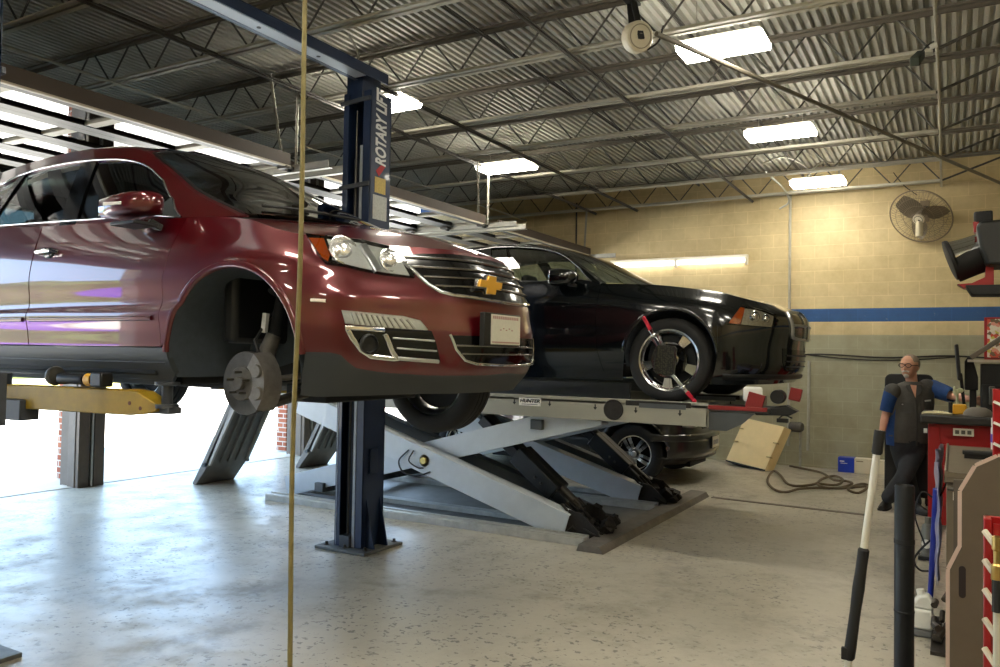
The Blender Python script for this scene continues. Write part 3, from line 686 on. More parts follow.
    def seat(d, y):
        q = MB(); q.obox((TX - d, TY + y, TZ + .62), (.5, .5, .16)); s = q.build('seat', M_seat, root, bevel=.04); q = MB(); q.obox((TX - d - .32, TY + y, TZ + .95), (.14, .48, .62), Euler((0, -.25, 0)).to_matrix()); q.build('backrest', M_seat, s, bevel=.04)
        q = MB(); q.obox((TX - d - .42, TY + y, TZ + 1.36), (.1, .26, .18)); q.tube([(TX - d - .41, TY + y - .06, TZ + 1.2), (TX - d - .41, TY + y - .06, TZ + 1.3)], .008, 6); q.build('headrest', M_seat, s, bevel=.03)
    for y in (-.42, .42): seat(2.25, y)
    for y in (-.42, .42): seat(3.15, y)
    # steering wheel
    mb = MB(); mb.lathe([(.185 + .014 * math.cos(t), .014 * math.sin(t)) for t in np.linspace(0, 2 * PI, 9)], (TX - 1.85, TY + .42, TZ + .98), (-.9, 0, .45), 28); mb.build('steering_wheel', M_black_plastic, root, smooth=True)
    # ---- front suspension on the near corner: disc, caliper, knuckle, strut
    hub = Vector((TX - 1.145, TY - .86, TZ + .215))
    mb = MB(); mb.lathe([(.0001, .0), (.16, 0), (.163, -.004), (.163, -.010), (.12, -.012), (.163, -.016), (.163, -.026), (.09, -.028)], hub, (0, -1, 0), 48); bd = mb.build('brake_disc', M_steel, root, smooth=True, ang=.5)
    mb = MB(); mb.lathe([(.0001, .052), (.03, .052), (.034, .045), (.034, .03), (.084, .03), (.088, .025), (.088, 0)], hub, (0, -1, 0), 40); hubo = mb.build('hub', M_cast, bd, smooth=True, ang=.5)
    for k in range(5):
        t = 2 * PI * k / 5 + .3; c = hub + Vector((.057 * math.cos(t), -.03, .057 * math.sin(t))); mb = MB(); mb.lathe([(.0001, .045), (.006, .045), (.007, .04), (.007, 0)], c, (0, -1, 0), 8); mb.build('wheel_stud', M_steel, hubo)
    mb = MB(); cc = hub + Vector((.135, -.02, .02))
    pts = []
    for i, t in enumerate(np.linspace(-.75, .95, 9)):
        pts.append([hub + Vector((r * math.cos(t), yy, r * math.sin(t))) for r, yy in ((.10, -.045), (.185, -.05), (.195, -.02), (.195, .06), (.10, .06), (.10, -.045))])
    mb.grid(pts); mb.add(pts[0][:-1], [(0, 1, 2, 3, 4)]); mb.add(pts[-1][:-1], [(0, 1, 2, 3, 4)])
    for t in (-.3, .45): mb.lathe([(.0001, .022), (.03, .022), (.034, .012), (.034, 0)], hub + Vector((.15 * math.cos(t), -.042, .15 * math.sin(t))), (0, -1, 0), 16)
    cal = mb.build('brake_caliper', mat('caliper_grey', (112, 108, 102), .5, .5, 0, .2, 25), bd, smooth=True, ang=.5)
    mb = MB(); mb.tube([hub + Vector((.02, .05, .0)), hub + Vector((.05, .10, .17)), hub + Vector((.07, .12, .25))], [.06, .045, .04], 12); mb.ball(hub + Vector((0, .05, 0)), .085, 14); mb.tube([hub + Vector((.04, .06, -.02)), hub + Vector((.02, .1, -.12)), hub + Vector((0, .5, -.05))], [.04, .03, .03], 10); mb.tube([hub + Vector((.1, .08, .02)), hub + Vector((.16, .35, .05))], .016, 8); mb.build('steering_knuckle', M_cast, root, smooth=True)
    mb = MB(); sb = hub + Vector((.07, .12, .22)); st = hub + Vector((.02, .28, .72)); mb.tube([sb, sb.lerp(st, .5)], .032, 14); mb.tube([sb.lerp(st, .45), st], .014, 10); mb.lathe([(.03, 0), (.075, 0), (.08, .006), (.03, .012)], sb.lerp(st, .5), st - sb, 20)
    strut = mb.build('strut', M_dark, root, smooth=True, ang=.5)
    mb = MB(); ce = sb.lerp(st, .52); tt = (st - sb).normalized(); mb.tube([ce + tt * (.26 * i / 60) + Quaternion(tt, 2 * PI * 5 * i / 60) @ (tt.orthogonal().normalized() * .065) for i in range(61)], .009, 6); mb.build('spring', M_dark, strut, smooth=True)
    mb = MB(); mb.obox(hub + Vector((.045, .08, .31)), (.03, .02, .10), Euler((0, .12, 0)).to_matrix()); mb.build('strut_label', mat('strut_tag', (200, 200, 196), .5), strut)
    mb = MB(); mb.tube([hub + Vector((.1, -.0, .13)), hub + Vector((.06, .0, .22)), hub + Vector((.02, .1, .3)), hub + Vector((-.1, .3, .4))], .008, 6); mb.build('brake_hose', M_black_plastic, root, smooth=True)
    # wheels still fitted
    for (d, m) in ((1.10, -1), (4.12, -1), (4.12, 1)):
        make_wheel((TX - d, TY - m * .83, TZ + .215), (0, -m, 0), .37, .245, .245, M_alu, 'spoke', root, .3)
    return root
crossover = make_crossover()
# ================================================================== BLACK SEDAN ON THE ALIGNMENT RACK, DARK SUV ON THE FLOOR
def shell(name, label, org, rows, hoodc, bl, re, wc, rc, AC, AZ, AR, RC, paint, glass, clad=None, seams=(), dlo=None, ncols=3):
    """body, bonnet, roof, glass and wheel wells of a car; returns the root and its nets"""
    root = thing(name, label, 'car', (org[0] - 2.4, org[1], org[2] + .0))
    P = np.array(rows).transpose(1, 0, 2) * np.array([1, -1, 1])
    B = Net(P, org, sym_u0=True); nv = B.nv - 1.0
    nh = len(hoodc); E = P[:nh, -1]; HP = []
    for e, c in zip(E, np.array(hoodc)):
        HP.append([e + (c - e) * w + np.array([0, 0, (c[2] - e[2]) * (math.sin(w * PI / 2) - w)]) for w in (0, .12, .35, .68, 1)])
    H = Net(np.array(HP), org, sym_v1=True); G = []
    for b, r in zip(bl, re):
        b = np.array(b); r = np.array(r); G.append([b, b + (r - b) * .33 + np.array([0, .012, 0]) * (r[2] - b[2]) * 2, b + (r - b) * .68 + np.array([0, .014, 0]) * (r[2] - b[2]) * 2, r])
    GH = Net(np.array(G) * np.array([1, -1, 1]), org); Rf = []; Wp = []
    for r, c in zip(re[3:], rc):
        r = np.array(r); c = np.array(c); Rf.append([r, r * .8 + c * .2 + np.array([0, 0, .02]), r * .5 + c * .5 + np.array([0, 0, .018]), c])
    RF = Net(np.array(Rf) * np.array([1, -1, 1]), org, sym_v1=True)
    for r, c in zip(re[:4], wc):
        r = np.array(r); c = np.array(c); Wp.append([r, r * .8 + c * .2 + np.array([-.03, 0, .01]), r * .45 + c * .55 + np.array([-.04, 0, .01]), c])
    WS = Net(np.array(Wp) * np.array([1, -1, 1]), org, sym_v1=True)
    s1, s2 = seams; g = .004; sh = lambda s, k: [(u + k, v) for u, v in s]
    zb = s1[0]
    arcF = arc_dz(B, AC, AZ, AR, .05, PI - .05, 24); arcR = arc_dz(B, RC, AZ, AR, PI - .05, .05, 24)
    fl = B.dz(AC - AR, AZ); fr = B.dz(AC + AR, AZ)
    fend = [(B.dz(AC - AR - .01, .5)[0], 0.0), B.dz(AC - AR - .005, AZ - .02)] + arcF[::-1] + [B.dz(AC + AR + .005, AZ - .03), (B.dz(AC + AR + .03, .5)[0], 0), (s1[0][0], 0)] + s1 + [(6.5, nv), (5.4, nv), B.dz(AC - AR - .01, .72)]
    both('fender', paint, root, lambda q, k: B.patch(q, fend, skirt=.01, **k))
    bu = B.dz(AC - AR - .01, .5)[0]
    bump = [(0, 0), (1, 0), (2, 0), (3, 0), (bu, 0), B.dz(AC - AR - .005, AZ - .02), B.dz(AC - AR - .01, .72), (5.4, nv), (3, nv), (1.5, nv), (0, nv)]
    mb = MB(); B.patch(mb, bump, skirt=0); bump_o = mb.build('front_bumper', paint, root)
    d1 = [(s1[0][0] + g, .35)] + sh(s1, g) + sh(s2, -g)[::-1] + [(s2[0][0] - g, .35)]
    d1 = sh(s1, g) + sh(s2, -g)[::-1]
    doors = both('front_door', paint, root, lambda q, k: B.patch(q, d1, skirt=.012, **k))
    s3 = [B.dz(RC - AR - .06, .34), B.dz(RC - AR - .03, .55), B.dz(RC - .2, .85), (B.dz(RC - .16, 1.0)[0], nv)]
    d2 = sh(s2, g) + sh(s3, -g)[::-1]
    both('rear_door', paint, root, lambda q, k: B.patch(q, d2, skirt=.012, **k))
    ue = B.nu - 1
    sill = [(s1[0][0], 0), (s2[0][0], 0), (s3[0][0], 0), s3[0], s2[0], s1[0]]
    both('sill', paint, root, lambda q, k: B.patch(q, sill, skirt=0, **k))
    q3 = [(s3[0][0], 0), s3[0]] + s3[1:] + [(ue - 2, nv), (ue - 1, nv), (ue, nv), (ue, 2), (ue, 0), (ue - 1, 0), (B.dz(RC + AR, .4)[0], 0)] + arcR[::-1]
    both('rear_quarter_panel', paint, root, lambda q, k: B.patch(q, q3, skirt=0, **k))
    e = nh - 1 - .03
    mb = MB(); H.patch(mb, [(0.02, 0), (1.2, 0), (3, 0), (5, 0), (e, 0), (e, 1), (e, 2.5), (e, 4), (4, 4), (1.5, 4), (.35, 4), (.1, 2)], res=(.18, .18), skirt=0); mb.build('hood', paint, root)
    ng = GH.nu - 1
    outer = [(i, 0) for i in range(ng + 1)] + [(i, 3) for i in range(ng, -1, -1)]
    dl = [GH.px(*p) if kind == 'px' else GH.dz(*p) for kind, p in dlo]
    both('window_frame', paint, root, lambda q, k: GH.patch(q, outer, res=(.15, .2), holes=[dl], skirt=.015, **k))
    both('window_trim', M_darkchrome, root, lambda q, k: GH.strip(q, dl, .012, .003, .004, closed=True, **k))
    both('side_windows', glass, root, lambda q, k: GH.patch(q, dl, res=(.2, .3), off=-.012, skirt=0, **k))
    nr = RF.nu - 1
    mb = MB(); RF.patch(mb, [(i, 0) for i in range(nr + 1)] + [(i, 3) for i in range(nr, -1, -1)], res=(.2, .2), skirt=0); mb.build('roof', paint, root)
    mb = MB(); WS.patch(mb, [(0.06, .25), (1, .2), (2, .2), (2.9, .25), (2.94, 1.5), (2.94, 3), (1.5, 3), (.03, 3), (.03, 1.5)], res=(.12, .2), off=.002, skirt=.004); mb.build('windshield', M_wglass, root)
    mb = MB(); WS.patch(mb, [(0, 0), (1, 0), (2, 0), (3, 0), (3, 1.5), (3, 3), (2.9, 3), (2.86, 1.5), (2.84, .35), (2, .26), (1, .26), (.06, .3), (0, .3)], res=(.15, .15), off=0, skirt=.01); mb.build('windshield_frame', paint, root)
    mb = MB(); H.strip(mb, [(nh - 1.02, a) for a in (.3, 1, 2, 3, 4)], .08, -.004, .006); mb.build('cowl', M_black_plastic, root)
    for cd in (AC, RC):
        lip = arc_dz(B, cd, AZ, AR + .01, .08, PI - .08, 26)
        both('arch_lip', paint, root, lambda q, k: B.strip(q, lip, .03, .003, .008, **k))
        for m in (1, -1):
            mb = MB(); arch_liner(mb, B, cd, AZ, AR - .004, m, .4); mb.build('wheel_well', M_liner, root, smooth=True)
    X, Y, Z = org
    L = B.P[:, :, 0].max()
    mb = MB(); W = lambda d0, d1, y0, y1, z0, z1: mb.box(X - d1, X - d0, Y + y0, Y + y1, Z + z0, Z + z1)
    W(.35, AC + .6, -.38, .38, .2, .75); W(AC + .5, RC - .5, -.82, .82, .2, .32); W(RC - .55, L - .2, -.38, .38, .24, .7); mb.build('underbody', M_dark, root, bevel=.01)
    mb = MB(); W(1.7, 2.05, -.75, .75, .72, 1.02); mb.build('dashboard', M_black_plastic, root, bevel=.03)
    for (d, y) in ((2.65, -.38), (2.65, .38), (3.5, -.38), (3.5, .38)):
        q = MB(); q.obox((X - d, Y + y, Z + .55), (.5, .5, .16)); s = q.build('seat', M_seat, root, bevel=.04)
        q = MB(); q.obox((X - d - .32, Y + y, Z + .85), (.14, .48, .56), Euler((0, -.25, 0)).to_matrix()); q.build('backrest', M_seat, s, bevel=.04)
        q = MB(); q.obox((X - d - .42, Y + y, Z + 1.2), (.1, .27, .17)); q.build('headrest', M_seat, s, bevel=.04)
    return root, B, H, GH, RF, WS, doors, dl

def make_sedan():
    org = (-1.1, 7.55, 1.22)
    side = lambda y0, z: [(1.7, y0 - .008, z), (2.9, y0 - .005, z + .005), (4.0, y0, z + .015)]
    rows = [
     [(0.175, 0, .18), (0.195, .3, .18), (0.245, .5, .175), (0.380, .70, .17), (0.550, .82, .165), (0.700, .87, .165), (0.860, .89, .17), (1.200, .90, .175), (1.700, .89, .18), (2.900, .89, .18), (4.000, .89, .2), (4.600, .86, .22), (4.950, .7, .25), (5.000, 0, .25)],
     [(0.105, 0, .29), (0.125, .3, .29), (0.175, .5, .29), (0.300, .70, .29), (0.460, .83, .29), (0.650, .905, .30), (0.860, .93, .31), (1.200, .935, .32), (1.700, .925, .32), (2.900, .925, .32), (4.000, .935, .34), (4.600, .91, .36), (4.980, .74, .4), (5.040, 0, .4)],
     [(0.085, 0, .48), (0.105, .3, .48), (0.155, .5, .48), (0.270, .70, .48), (0.440, .84, .48), (0.630, .92, .485), (0.860, .945, .49), (1.200, .955, .5), (1.700, .945, .5), (2.900, .945, .5), (4.000, .955, .52), (4.600, .93, .54), (5.000, .75, .58), (5.060, 0, .58)],
     [(0.065, 0, .66), (0.085, .3, .66), (0.135, .5, .66), (0.250, .69, .66), (0.440, .84, .66), (0.630, .915, .665), (0.860, .935, .67), (1.200, .945, .68), (1.700, .93, .68), (2.900, .93, .68), (4.000, .95, .7), (4.600, .93, .72), (5.000, .75, .76), (5.050, 0, .76)],
     [(0.095, 0, .77), (0.115, .3, .77), (0.165, .5, .77), (0.280, .68, .775), (0.450, .81, .79), (0.620, .88, .82), (0.860, .91, .85), (1.200, .925, .875), (1.700, .925, .885), (2.900, .93, .89), (4.000, .945, .92), (4.600, .92, .94), (4.980, .74, .96), (5.030, 0, .96)],
     [(0.205, 0, .845), (0.225, .3, .85), (0.265, .5, .855), (0.350, .64, .875), (0.480, .735, .91), (0.630, .785, .95), (0.860, .81, .985), (1.200, .83, 1.025), (1.700, .87, 1.045), (2.900, .89, 1.07), (4.000, .89, 1.1), (4.600, .84, 1.11), (4.950, .68, 1.1), (5.000, 0, 1.1)]]
    hoodc = [(.205, 0, .845), (.275, 0, .875), (.345, 0, .90), (.46, 0, .935), (.62, 0, .965), (.85, 0, 1.0), (1.1, 0, 1.03), (1.36, 0, 1.05)]
    bl = [(1.66, .862, 1.04), (1.9, .872, 1.048), (2.2, .88, 1.052), (2.6, .885, 1.06), (3.0, .887, 1.07), (3.5, .885, 1.085), (4.1, .865, 1.10), (4.5, .83, 1.105)]
    re = [(1.68, .857, 1.05), (1.95, .77, 1.235), (2.25, .69, 1.40), (2.62, .635, 1.475), (3.0, .625, 1.49), (3.5, .61, 1.46), (4.0, .62, 1.31), (4.48, .72, 1.12)]
    wc = [(1.34, 0, 1.045), (1.66, 0, 1.19), (2.06, 0, 1.385), (2.52, 0, 1.515)]
    rc = [(2.52, 0, 1.515), (3.0, 0, 1.535), (3.5, 0, 1.515), (4.05, 0, 1.38), (4.55, 0, 1.13)]
    nP = lambda B: None
    # a first net to find the seams
    B0 = Net(np.array(rows).transpose(1, 0, 2) * np.array([1, -1, 1]), org, sym_u0=True)
    s1 = [B0.dz(1.62, .25), B0.dz(1.68, .45), B0.dz(1.70, .7), B0.dz(1.69, .88), (B0.dz(1.67, .95)[0], 5.0)]
    s2 = [B0.dz(2.86, .25), B0.dz(2.88, .45), B0.dz(2.88, .7), B0.dz(2.88, .88), (B0.dz(2.88, .95)[0], 5.0)]
    dlo = [('px', (592, 281.5)), ('px', (580, 268)), ('px', (566, 256)), ('px', (550, 250.5)), ('px', (525, 247.5)), ('px', (495, 247.5)), ('dz', (3.5, 1.41)), ('dz', (3.9, 1.28)), ('dz', (4.05, 1.16)), ('dz', (3.5, 1.125)), ('dz', (2.9, 1.105)), ('dz', (2.3, 1.085))]
    root, B, H, GH, RF, WS, doors, dl = shell('sedan_car', 'black four door sedan standing on the raised alignment rack', org, rows, hoodc, bl, re, wc, rc, 1.02, .40, .40, 4.05, M_blackpaint, glass_mat('sedan_glass', (.5, .56, .53), .03), seams=(s1, s2), dlo=dlo)
    bp = [GH.px(491, 247), GH.px(481, 247), GH.px(478, 290), GH.px(490, 290)]
    both('centre_pillar', M_gloss_black, root, lambda q, k: GH.patch(q, bp, off=.001, skirt=.02, **k))
    # lamps
    P2 = lambda pts: [B.px(*p) for p in pts]
    hl = P2([(727, 324), (740, 306.5), (752, 308.5), (765, 312), (774.5, 316), (772, 328), (750, 326)])
    hb = both('headlight', M_gloss_black, root, lambda q, k: B.patch(q, hl, res=(.06, .06), off=.003, skirt=.006, **k), 'swept headlight with an amber corner')
    am = P2([(728.5, 323.3), (740, 307.5), (744.5, 308.5), (740, 324)])
    both('amber_reflector', M_amber, hb, lambda q, k: B.patch(q, am, res=(.06, .06), off=.008, skirt=.004, **k))
    rf_ = P2([(744.5, 308.8), (755, 310), (765, 313.2), (773, 316.5), (770.8, 327), (755, 325.8), (741, 324.3)])
    both('lamp_reflector', mat('lamp_smoked', (186, 178, 158), .35, .1, 0, .25, 50, .5), hb, lambda q, k: B.patch(q, rf_, res=(.05, .05), off=.006, skirt=.004, **k))
    for i, m in enumerate((1, -1)):
        for (x_, y_, r_) in ((754, 317, .05), (765, 319, .04)):
            uv = B.px(x_, y_); c = B.w(B.loc(*uv) + B.nrm(*uv) * .008, m)[0]; mb = MB(); mb.lathe([(r_, 0), (r_ * .9, .014), (r_ * .7, 0), (r_ * .4, .02), (.0001, .022)], c, (.8, -.6 * m, 0), 20); mb.build('lamp_bowl', M_chrome, hb[i], smooth=True)
    both('lamp_lens', M_lens, hb, lambda q, k: B.patch(q, hl, res=(.06, .06), off=.02, skirt=.018, **k))
    Y2 = lambda pts: [B.yz(y, z) for y, z in pts]
    gr = Y2([(0, .80), (-.25, .795), (-.40, .79), (-.43, .74), (-.41, .60), (-.38, .575), (-.2, .565), (0, .565)])
    mb = MB(); B.patch(mb, gr, res=(.1, .08), off=.003, skirt=.006); g = mb.build('grille', M_gloss_black, root)
    mb = MB(); B.strip(mb, gr[1:-1] + [gr[-1]], .022, .012, .012); mb.build('grille_surround', M_alu, g)
    mb = MB(); B.strip(mb, Y2([(0, .80), (-.25, .797), (-.40, .79)]), .018, .010, .012); mb.build('grille_top_bar', M_alu, g)
    mb = MB(); B.strip(mb, Y2([(0, .685), (-.2, .685), (-.42, .68)]), .024, .012, .016); mb.build('grille_bar', M_alu, g)
    mb = MB(); B.strip(mb, Y2([(0, .80), (0, .7), (0, .565)]), .02, .012, .016, mirror=False); mb.build('grille_post', M_darkchrome, g)
    lg = Y2([(0, .47), (-.3, .47), (-.52, .48), (-.50, .36), (-.45, .29), (-.2, .28), (0, .28)])
    mb = MB(); B.patch(mb, lg, res=(.1, .08), off=.003, skirt=.006); lo = mb.build('lower_intake', M_gloss_black, root)
    for z in (.42, .37, .325):
        mb = MB(); B.strip(mb, Y2([(0, z), (-.25, z), (-.46, z)]), .012, .006, .006); mb.build('intake_slat', M_black_plastic, lo)
    sp = [B.dz(.58, .235), B.yz(-.75, .235), B.yz(-.5, .235), B.yz(-.25, .235), B.yz(0, .235)]
    mb = MB(); B.strip(mb, sp, .05, .01, .012); mb.build('front_lip', M_black_plastic, root)
    mk = P2([(712, 324), (718, 323.5), (726, 323.5)])
    # mirrors
    for m in (1, -1):
        c = np.array([org[0] - 1.98, org[1] - m * 1.0, org[2] + 1.105]); q = MB(); prof = []
        for dx, ry, rz in ((-.13, .05, .05), (-.115, .09, .078), (-.03, .095, .08), (.06, .08, .066), (.115, .04, .03)):
            prof.append([c + np.array([dx, ry * np.sign(math.cos(t)) * abs(math.cos(t)) ** .6, rz * np.sign(math.sin(t)) * abs(math.sin(t)) ** .6]) for t in np.linspace(0, 2 * PI, 21)])
        q.grid(prof); q.add(prof[-1][:-1], [tuple(range(20))]); mo = q.build('door_mirror', M_blackpaint, root, smooth=True, ang=1.0)
        q = MB(); q.obox(c + np.array([-.125, 0, 0]), (.01, .15, .12)); q.build('mirror_glass', M_chrome, mo, bevel=.003)
        q = MB(); q.bar(c + np.array([.0, m * .06, -.05]), c + np.array([.05, m * .15, -.08]), .06, .03); q.build('mirror_base', M_black_plastic, mo, bevel=.005)
    both('door_handle', M_blackpaint, doors, lambda q, k: B.strip(q, [B.dz(2.58, .80), B.dz(2.68, .805), B.dz(2.78, .81)], .03, .02, .02, **k))
    for (d, m) in ((1.03, 1), (1.03, -1), (4.05, 1), (4.05, -1)):
        make_wheel((org[0] - d, org[1] - m * .81, org[2] + .365), (0, -m, 0), .365, .225, .262, M_polish, 'spoke', root, .25)
    return root
sedan = make_sedan()

def make_suv():
    org = (-2.60, 10.52, 0)
    rows = [
     [(0.350, 0, .25), (0.370, .3, .25), (0.410, .5, .25), (0.480, .68, .25), (0.590, .80, .25), (0.670, .85, .25), (0.800, .87, .25), (1.100, .88, .26), (1.600, .87, .27), (2.600, .87, .28), (3.600, .87, .29), (4.100, .85, .3), (4.380, .7, .32), (4.420, 0, .32)],
     [(0.160, 0, .36), (0.180, .3, .36), (0.230, .5, .36), (0.330, .69, .36), (0.460, .83, .36), (0.610, .90, .37), (0.800, .915, .38), (1.100, .92, .38), (1.600, .91, .38), (2.600, .91, .38), (3.600, .915, .4), (4.100, .9, .42), (4.420, .74, .44), (4.480, 0, .44)],
     [(0.140, 0, .50), (0.160, .3, .50), (0.210, .5, .50), (0.310, .69, .50), (0.450, .83, .50), (0.610, .905, .50), (0.800, .925, .50), (1.100, .93, .5), (1.600, .925, .5), (2.600, .925, .5), (3.600, .93, .52), (4.100, .91, .54), (4.440, .75, .56), (4.500, 0, .56)],
     [(0.170, 0, .64), (0.190, .3, .64), (0.240, .5, .64), (0.330, .68, .64), (0.460, .82, .64), (0.610, .90, .65), (0.800, .92, .66), (1.100, .93, .67), (1.600, .92, .68), (2.600, .92, .7), (3.600, .925, .72), (4.100, .91, .74), (4.440, .75, .76), (4.500, 0, .76)],
     [(0.240, 0, .82), (0.250, .3, .82), (0.280, .5, .82), (0.350, .67, .82), (0.460, .79, .83), (0.610, .87, .85), (0.800, .90, .88), (1.100, .91, .9), (1.600, .91, .92), (2.600, .91, .94), (3.600, .915, .96), (4.100, .9, .98), (4.430, .74, 1.0), (4.480, 0, 1.0)],
     [(0.330, 0, .98), (0.340, .3, .98), (0.370, .5, .98), (0.420, .64, .985), (0.510, .74, .995), (0.630, .80, 1.01), (0.800, .83, 1.03), (1.100, .85, 1.06), (1.600, .88, 1.09), (2.600, .89, 1.11), (3.600, .89, 1.14), (4.100, .87, 1.16), (4.400, .72, 1.17), (4.440, 0, 1.17)]]
    hoodc = [(.33, 0, .98), (.36, 0, 1.0), (.40, 0, 1.03), (.46, 0, 1.06), (.56, 0, 1.08), (.72, 0, 1.09), (.9, 0, 1.1), (1.12, 0, 1.11)]
    bl = [(1.3, .86, 1.08), (1.5, .87, 1.09), (1.75, .88, 1.095), (2.1, .885, 1.10), (2.6, .887, 1.115), (3.2, .887, 1.13), (3.8, .88, 1.15), (4.3, .8, 1.17)]
    re = [(1.31, .855, 1.09), (1.52, .79, 1.29), (1.76, .72, 1.5), (2.05, .68, 1.63), (2.6, .66, 1.68), (3.2, .66, 1.68), (3.8, .65, 1.66), (4.22, .62, 1.55)]
    wc = [(1.1, 0, 1.105), (1.35, 0, 1.3), (1.62, 0, 1.53), (1.95, 0, 1.69)]
    rc = [(1.95, 0, 1.69), (2.6, 0, 1.74), (3.2, 0, 1.74), (3.8, 0, 1.72), (4.25, 0, 1.64)]
    B0 = Net(np.array(rows).transpose(1, 0, 2) * np.array([1, -1, 1]), org, sym_u0=True)
    s1 = [B0.dz(1.50, .32), B0.dz(1.53, .5), B0.dz(1.54, .72), B0.dz(1.52, .95), (B0.dz(1.5, 1.0)[0], 5.0)]
    s2 = [B0.dz(2.55, .32), B0.dz(2.56, .5), B0.dz(2.56, .72), B0.dz(2.56, .95), (B0.dz(2.56, 1.0)[0], 5.0)]
    dlo = [('dz', p) for p in ((1.6, 1.13), (1.75, 1.3), (1.98, 1.5), (2.2, 1.59), (2.9, 1.63), (3.6, 1.61), (3.95, 1.5), (3.95, 1.2), (3.2, 1.17), (2.4, 1.145))]
    paint = mat('suv_paint', (12, 12, 13), .3, 0, 1)
    root, B, H, GH, RF, WS, doors, dl = shell('suv_car', 'dark compact suv parked on the floor behind the alignment rack', org, rows, hoodc, bl, re, wc, rc, .93, .40, .43, 3.55, paint, M_tint, seams=(s1, s2), dlo=dlo)
    Y2 = lambda pts: [B.yz(y, z) for y, z in pts]
    for pts, nm in (([(-.40, .90), (-.62, .90), (-.72, .86), (-.70, .74), (-.55, .72), (-.40, .74)], 'headlight'),):
        uvp = Y2(pts); hb = both(nm, M_bowl, root, lambda q, k: B.patch(q, uvp, res=(.06, .06), off=.004, skirt=.008, **k)); both('lamp_lens', M_lens, hb, lambda q, k: B.patch(q, uvp, res=(.06, .06), off=.016, skirt=.01, **k))
    gr = Y2([(0, .93), (-.34, .93), (-.33, .70), (0, .70)])
    mb = MB(); B.patch(mb, gr, res=(.1, .08), off=.003, skirt=.005); g = mb.build('grille', M_gloss_black, root)
    for y in (-.30, -.2, -.1):
        bar_ = Y2([(y, .92), (y, .8), (y, .71)])
        both('grille_bar', M_darkchrome, g, lambda q, k: B.strip(q, bar_, .03, .008, .01, **k))
    bar_ = Y2([(0, .92), (0, .8), (0, .71)]); mb = MB(); B.strip(mb, bar_, .03, .008, .01, mirror=False); mb.build('grille_bar', M_darkchrome, g)
    crz = [B.dz(.70, .60), B.dz(.5, .60), B.yz(-.75, .60), B.yz(-.5, .60), B.yz(-.25, .60), B.yz(0, .60)]
    mb = MB(); B.strip(mb, crz, .10, .006, .02); mb.build('bumper_beam', paint, root)
    lip = [B.dz(.62, .345), B.yz(-.75, .335), B.yz(-.5, .33), B.yz(0, .33)]
    mb = MB(); B.strip(mb, lip, .04, .006, .012); mb.build('front_lip', M_black_plastic, root)
    fog = B.dz(.50, .47)
    for m in (1, -1):
        c = B.w(B.loc(*fog) + B.nrm(*fog) * .004, m)[0]; mb = MB(); mb.lathe([(.028, 0), (.028, .008), (.022, .01), (.0001, .006)], c, (.75, -.65 * m, 0), 20); mb.build('fog_lamp', M_darkchrome, root, smooth=True)
    xp = org[0] - .13
    mb = MB(); mb.box(xp - .03, xp + .012, org[1] - .19, org[1] + .15, .44, .60); pb = mb.build('plate_bracket', M_black_plastic, root, bevel=.004)
    mb = MB(); mb.box(xp + .013, xp + .016, org[1] - .175, org[1] + .13, .45, .59); pl = mb.build('front_plate', mat('plate_white', (214, 212, 196)), pb)
    mb = MB()
    for y in np.linspace(-.13, .085, 6): mb.obox((xp + .017, org[1] + y, .515), (.002, .022, .06))
    mb.build('plate_marks', mat('plate_ink2', (90, 90, 100), .6), pl)
    for m in (1, -1):
        c = np.array([org[0] - 1.62, org[1] - m * 1.0, 1.17]); q = MB(); q.obox(c, (.2, .17, .16)); mo = q.build('door_mirror', paint, root, bevel=.04)
    for (d, m) in ((.93, 1), (.93, -1), (3.55, 1), (3.55, -1)):
        make_wheel((org[0] - d, org[1] - m * .79, .375), (0, -m, 0), .375, .235, .232, M_polish, 'split', root, .2)
    return root
suv = make_suv()
# ================================================================== THE ROOM
X0, X1, Y0, Y1, ZR = -8.75, 2.3, -4.0, 12.72, 4.5
def nodes_of(name):
    m = bpy.data.materials.new(name); m.use_nodes = True; MATS[name] = m
    return m, m.node_tree, m.node_tree.nodes['Principled BSDF']
def ramp(nt, src, stops, mode='LINEAR'):
    r = nt.nodes.new('ShaderNodeValToRGB'); r.color_ramp.interpolation = mode
    e = r.color_ramp.elements
    while len(e) < len(stops): e.new(.5)
    for el, (p, c) in zip(e, stops): el.position = p; el.color = c if len(c) == 4 else lin(c)
    nt.links.new(src, r.inputs['Fac']); return r.outputs['Color']
def mixc(nt, a, b, f, mode='MIX'):
    n = nt.nodes.new('ShaderNodeMix'); n.data_type = 'RGBA'; n.blend_type = mode
    for s, v in ((n.inputs['A'], a), (n.inputs['B'], b), (n.inputs['Factor'], f)):
        if isinstance(v, (int, float, tuple)): s.default_value = v
        else: nt.links.new(v, s)
    return n.outputs['Result']
def noise(nt, vec, scale, det=6, rough=.6):
    n = nt.nodes.new('ShaderNodeTexNoise'); n.inputs['Scale'].default_value = scale; n.inputs['Detail'].default_value = det; n.inputs['Roughness'].default_value = rough
    nt.links.new(vec, n.inputs['Vector']); return n.outputs['Fac']
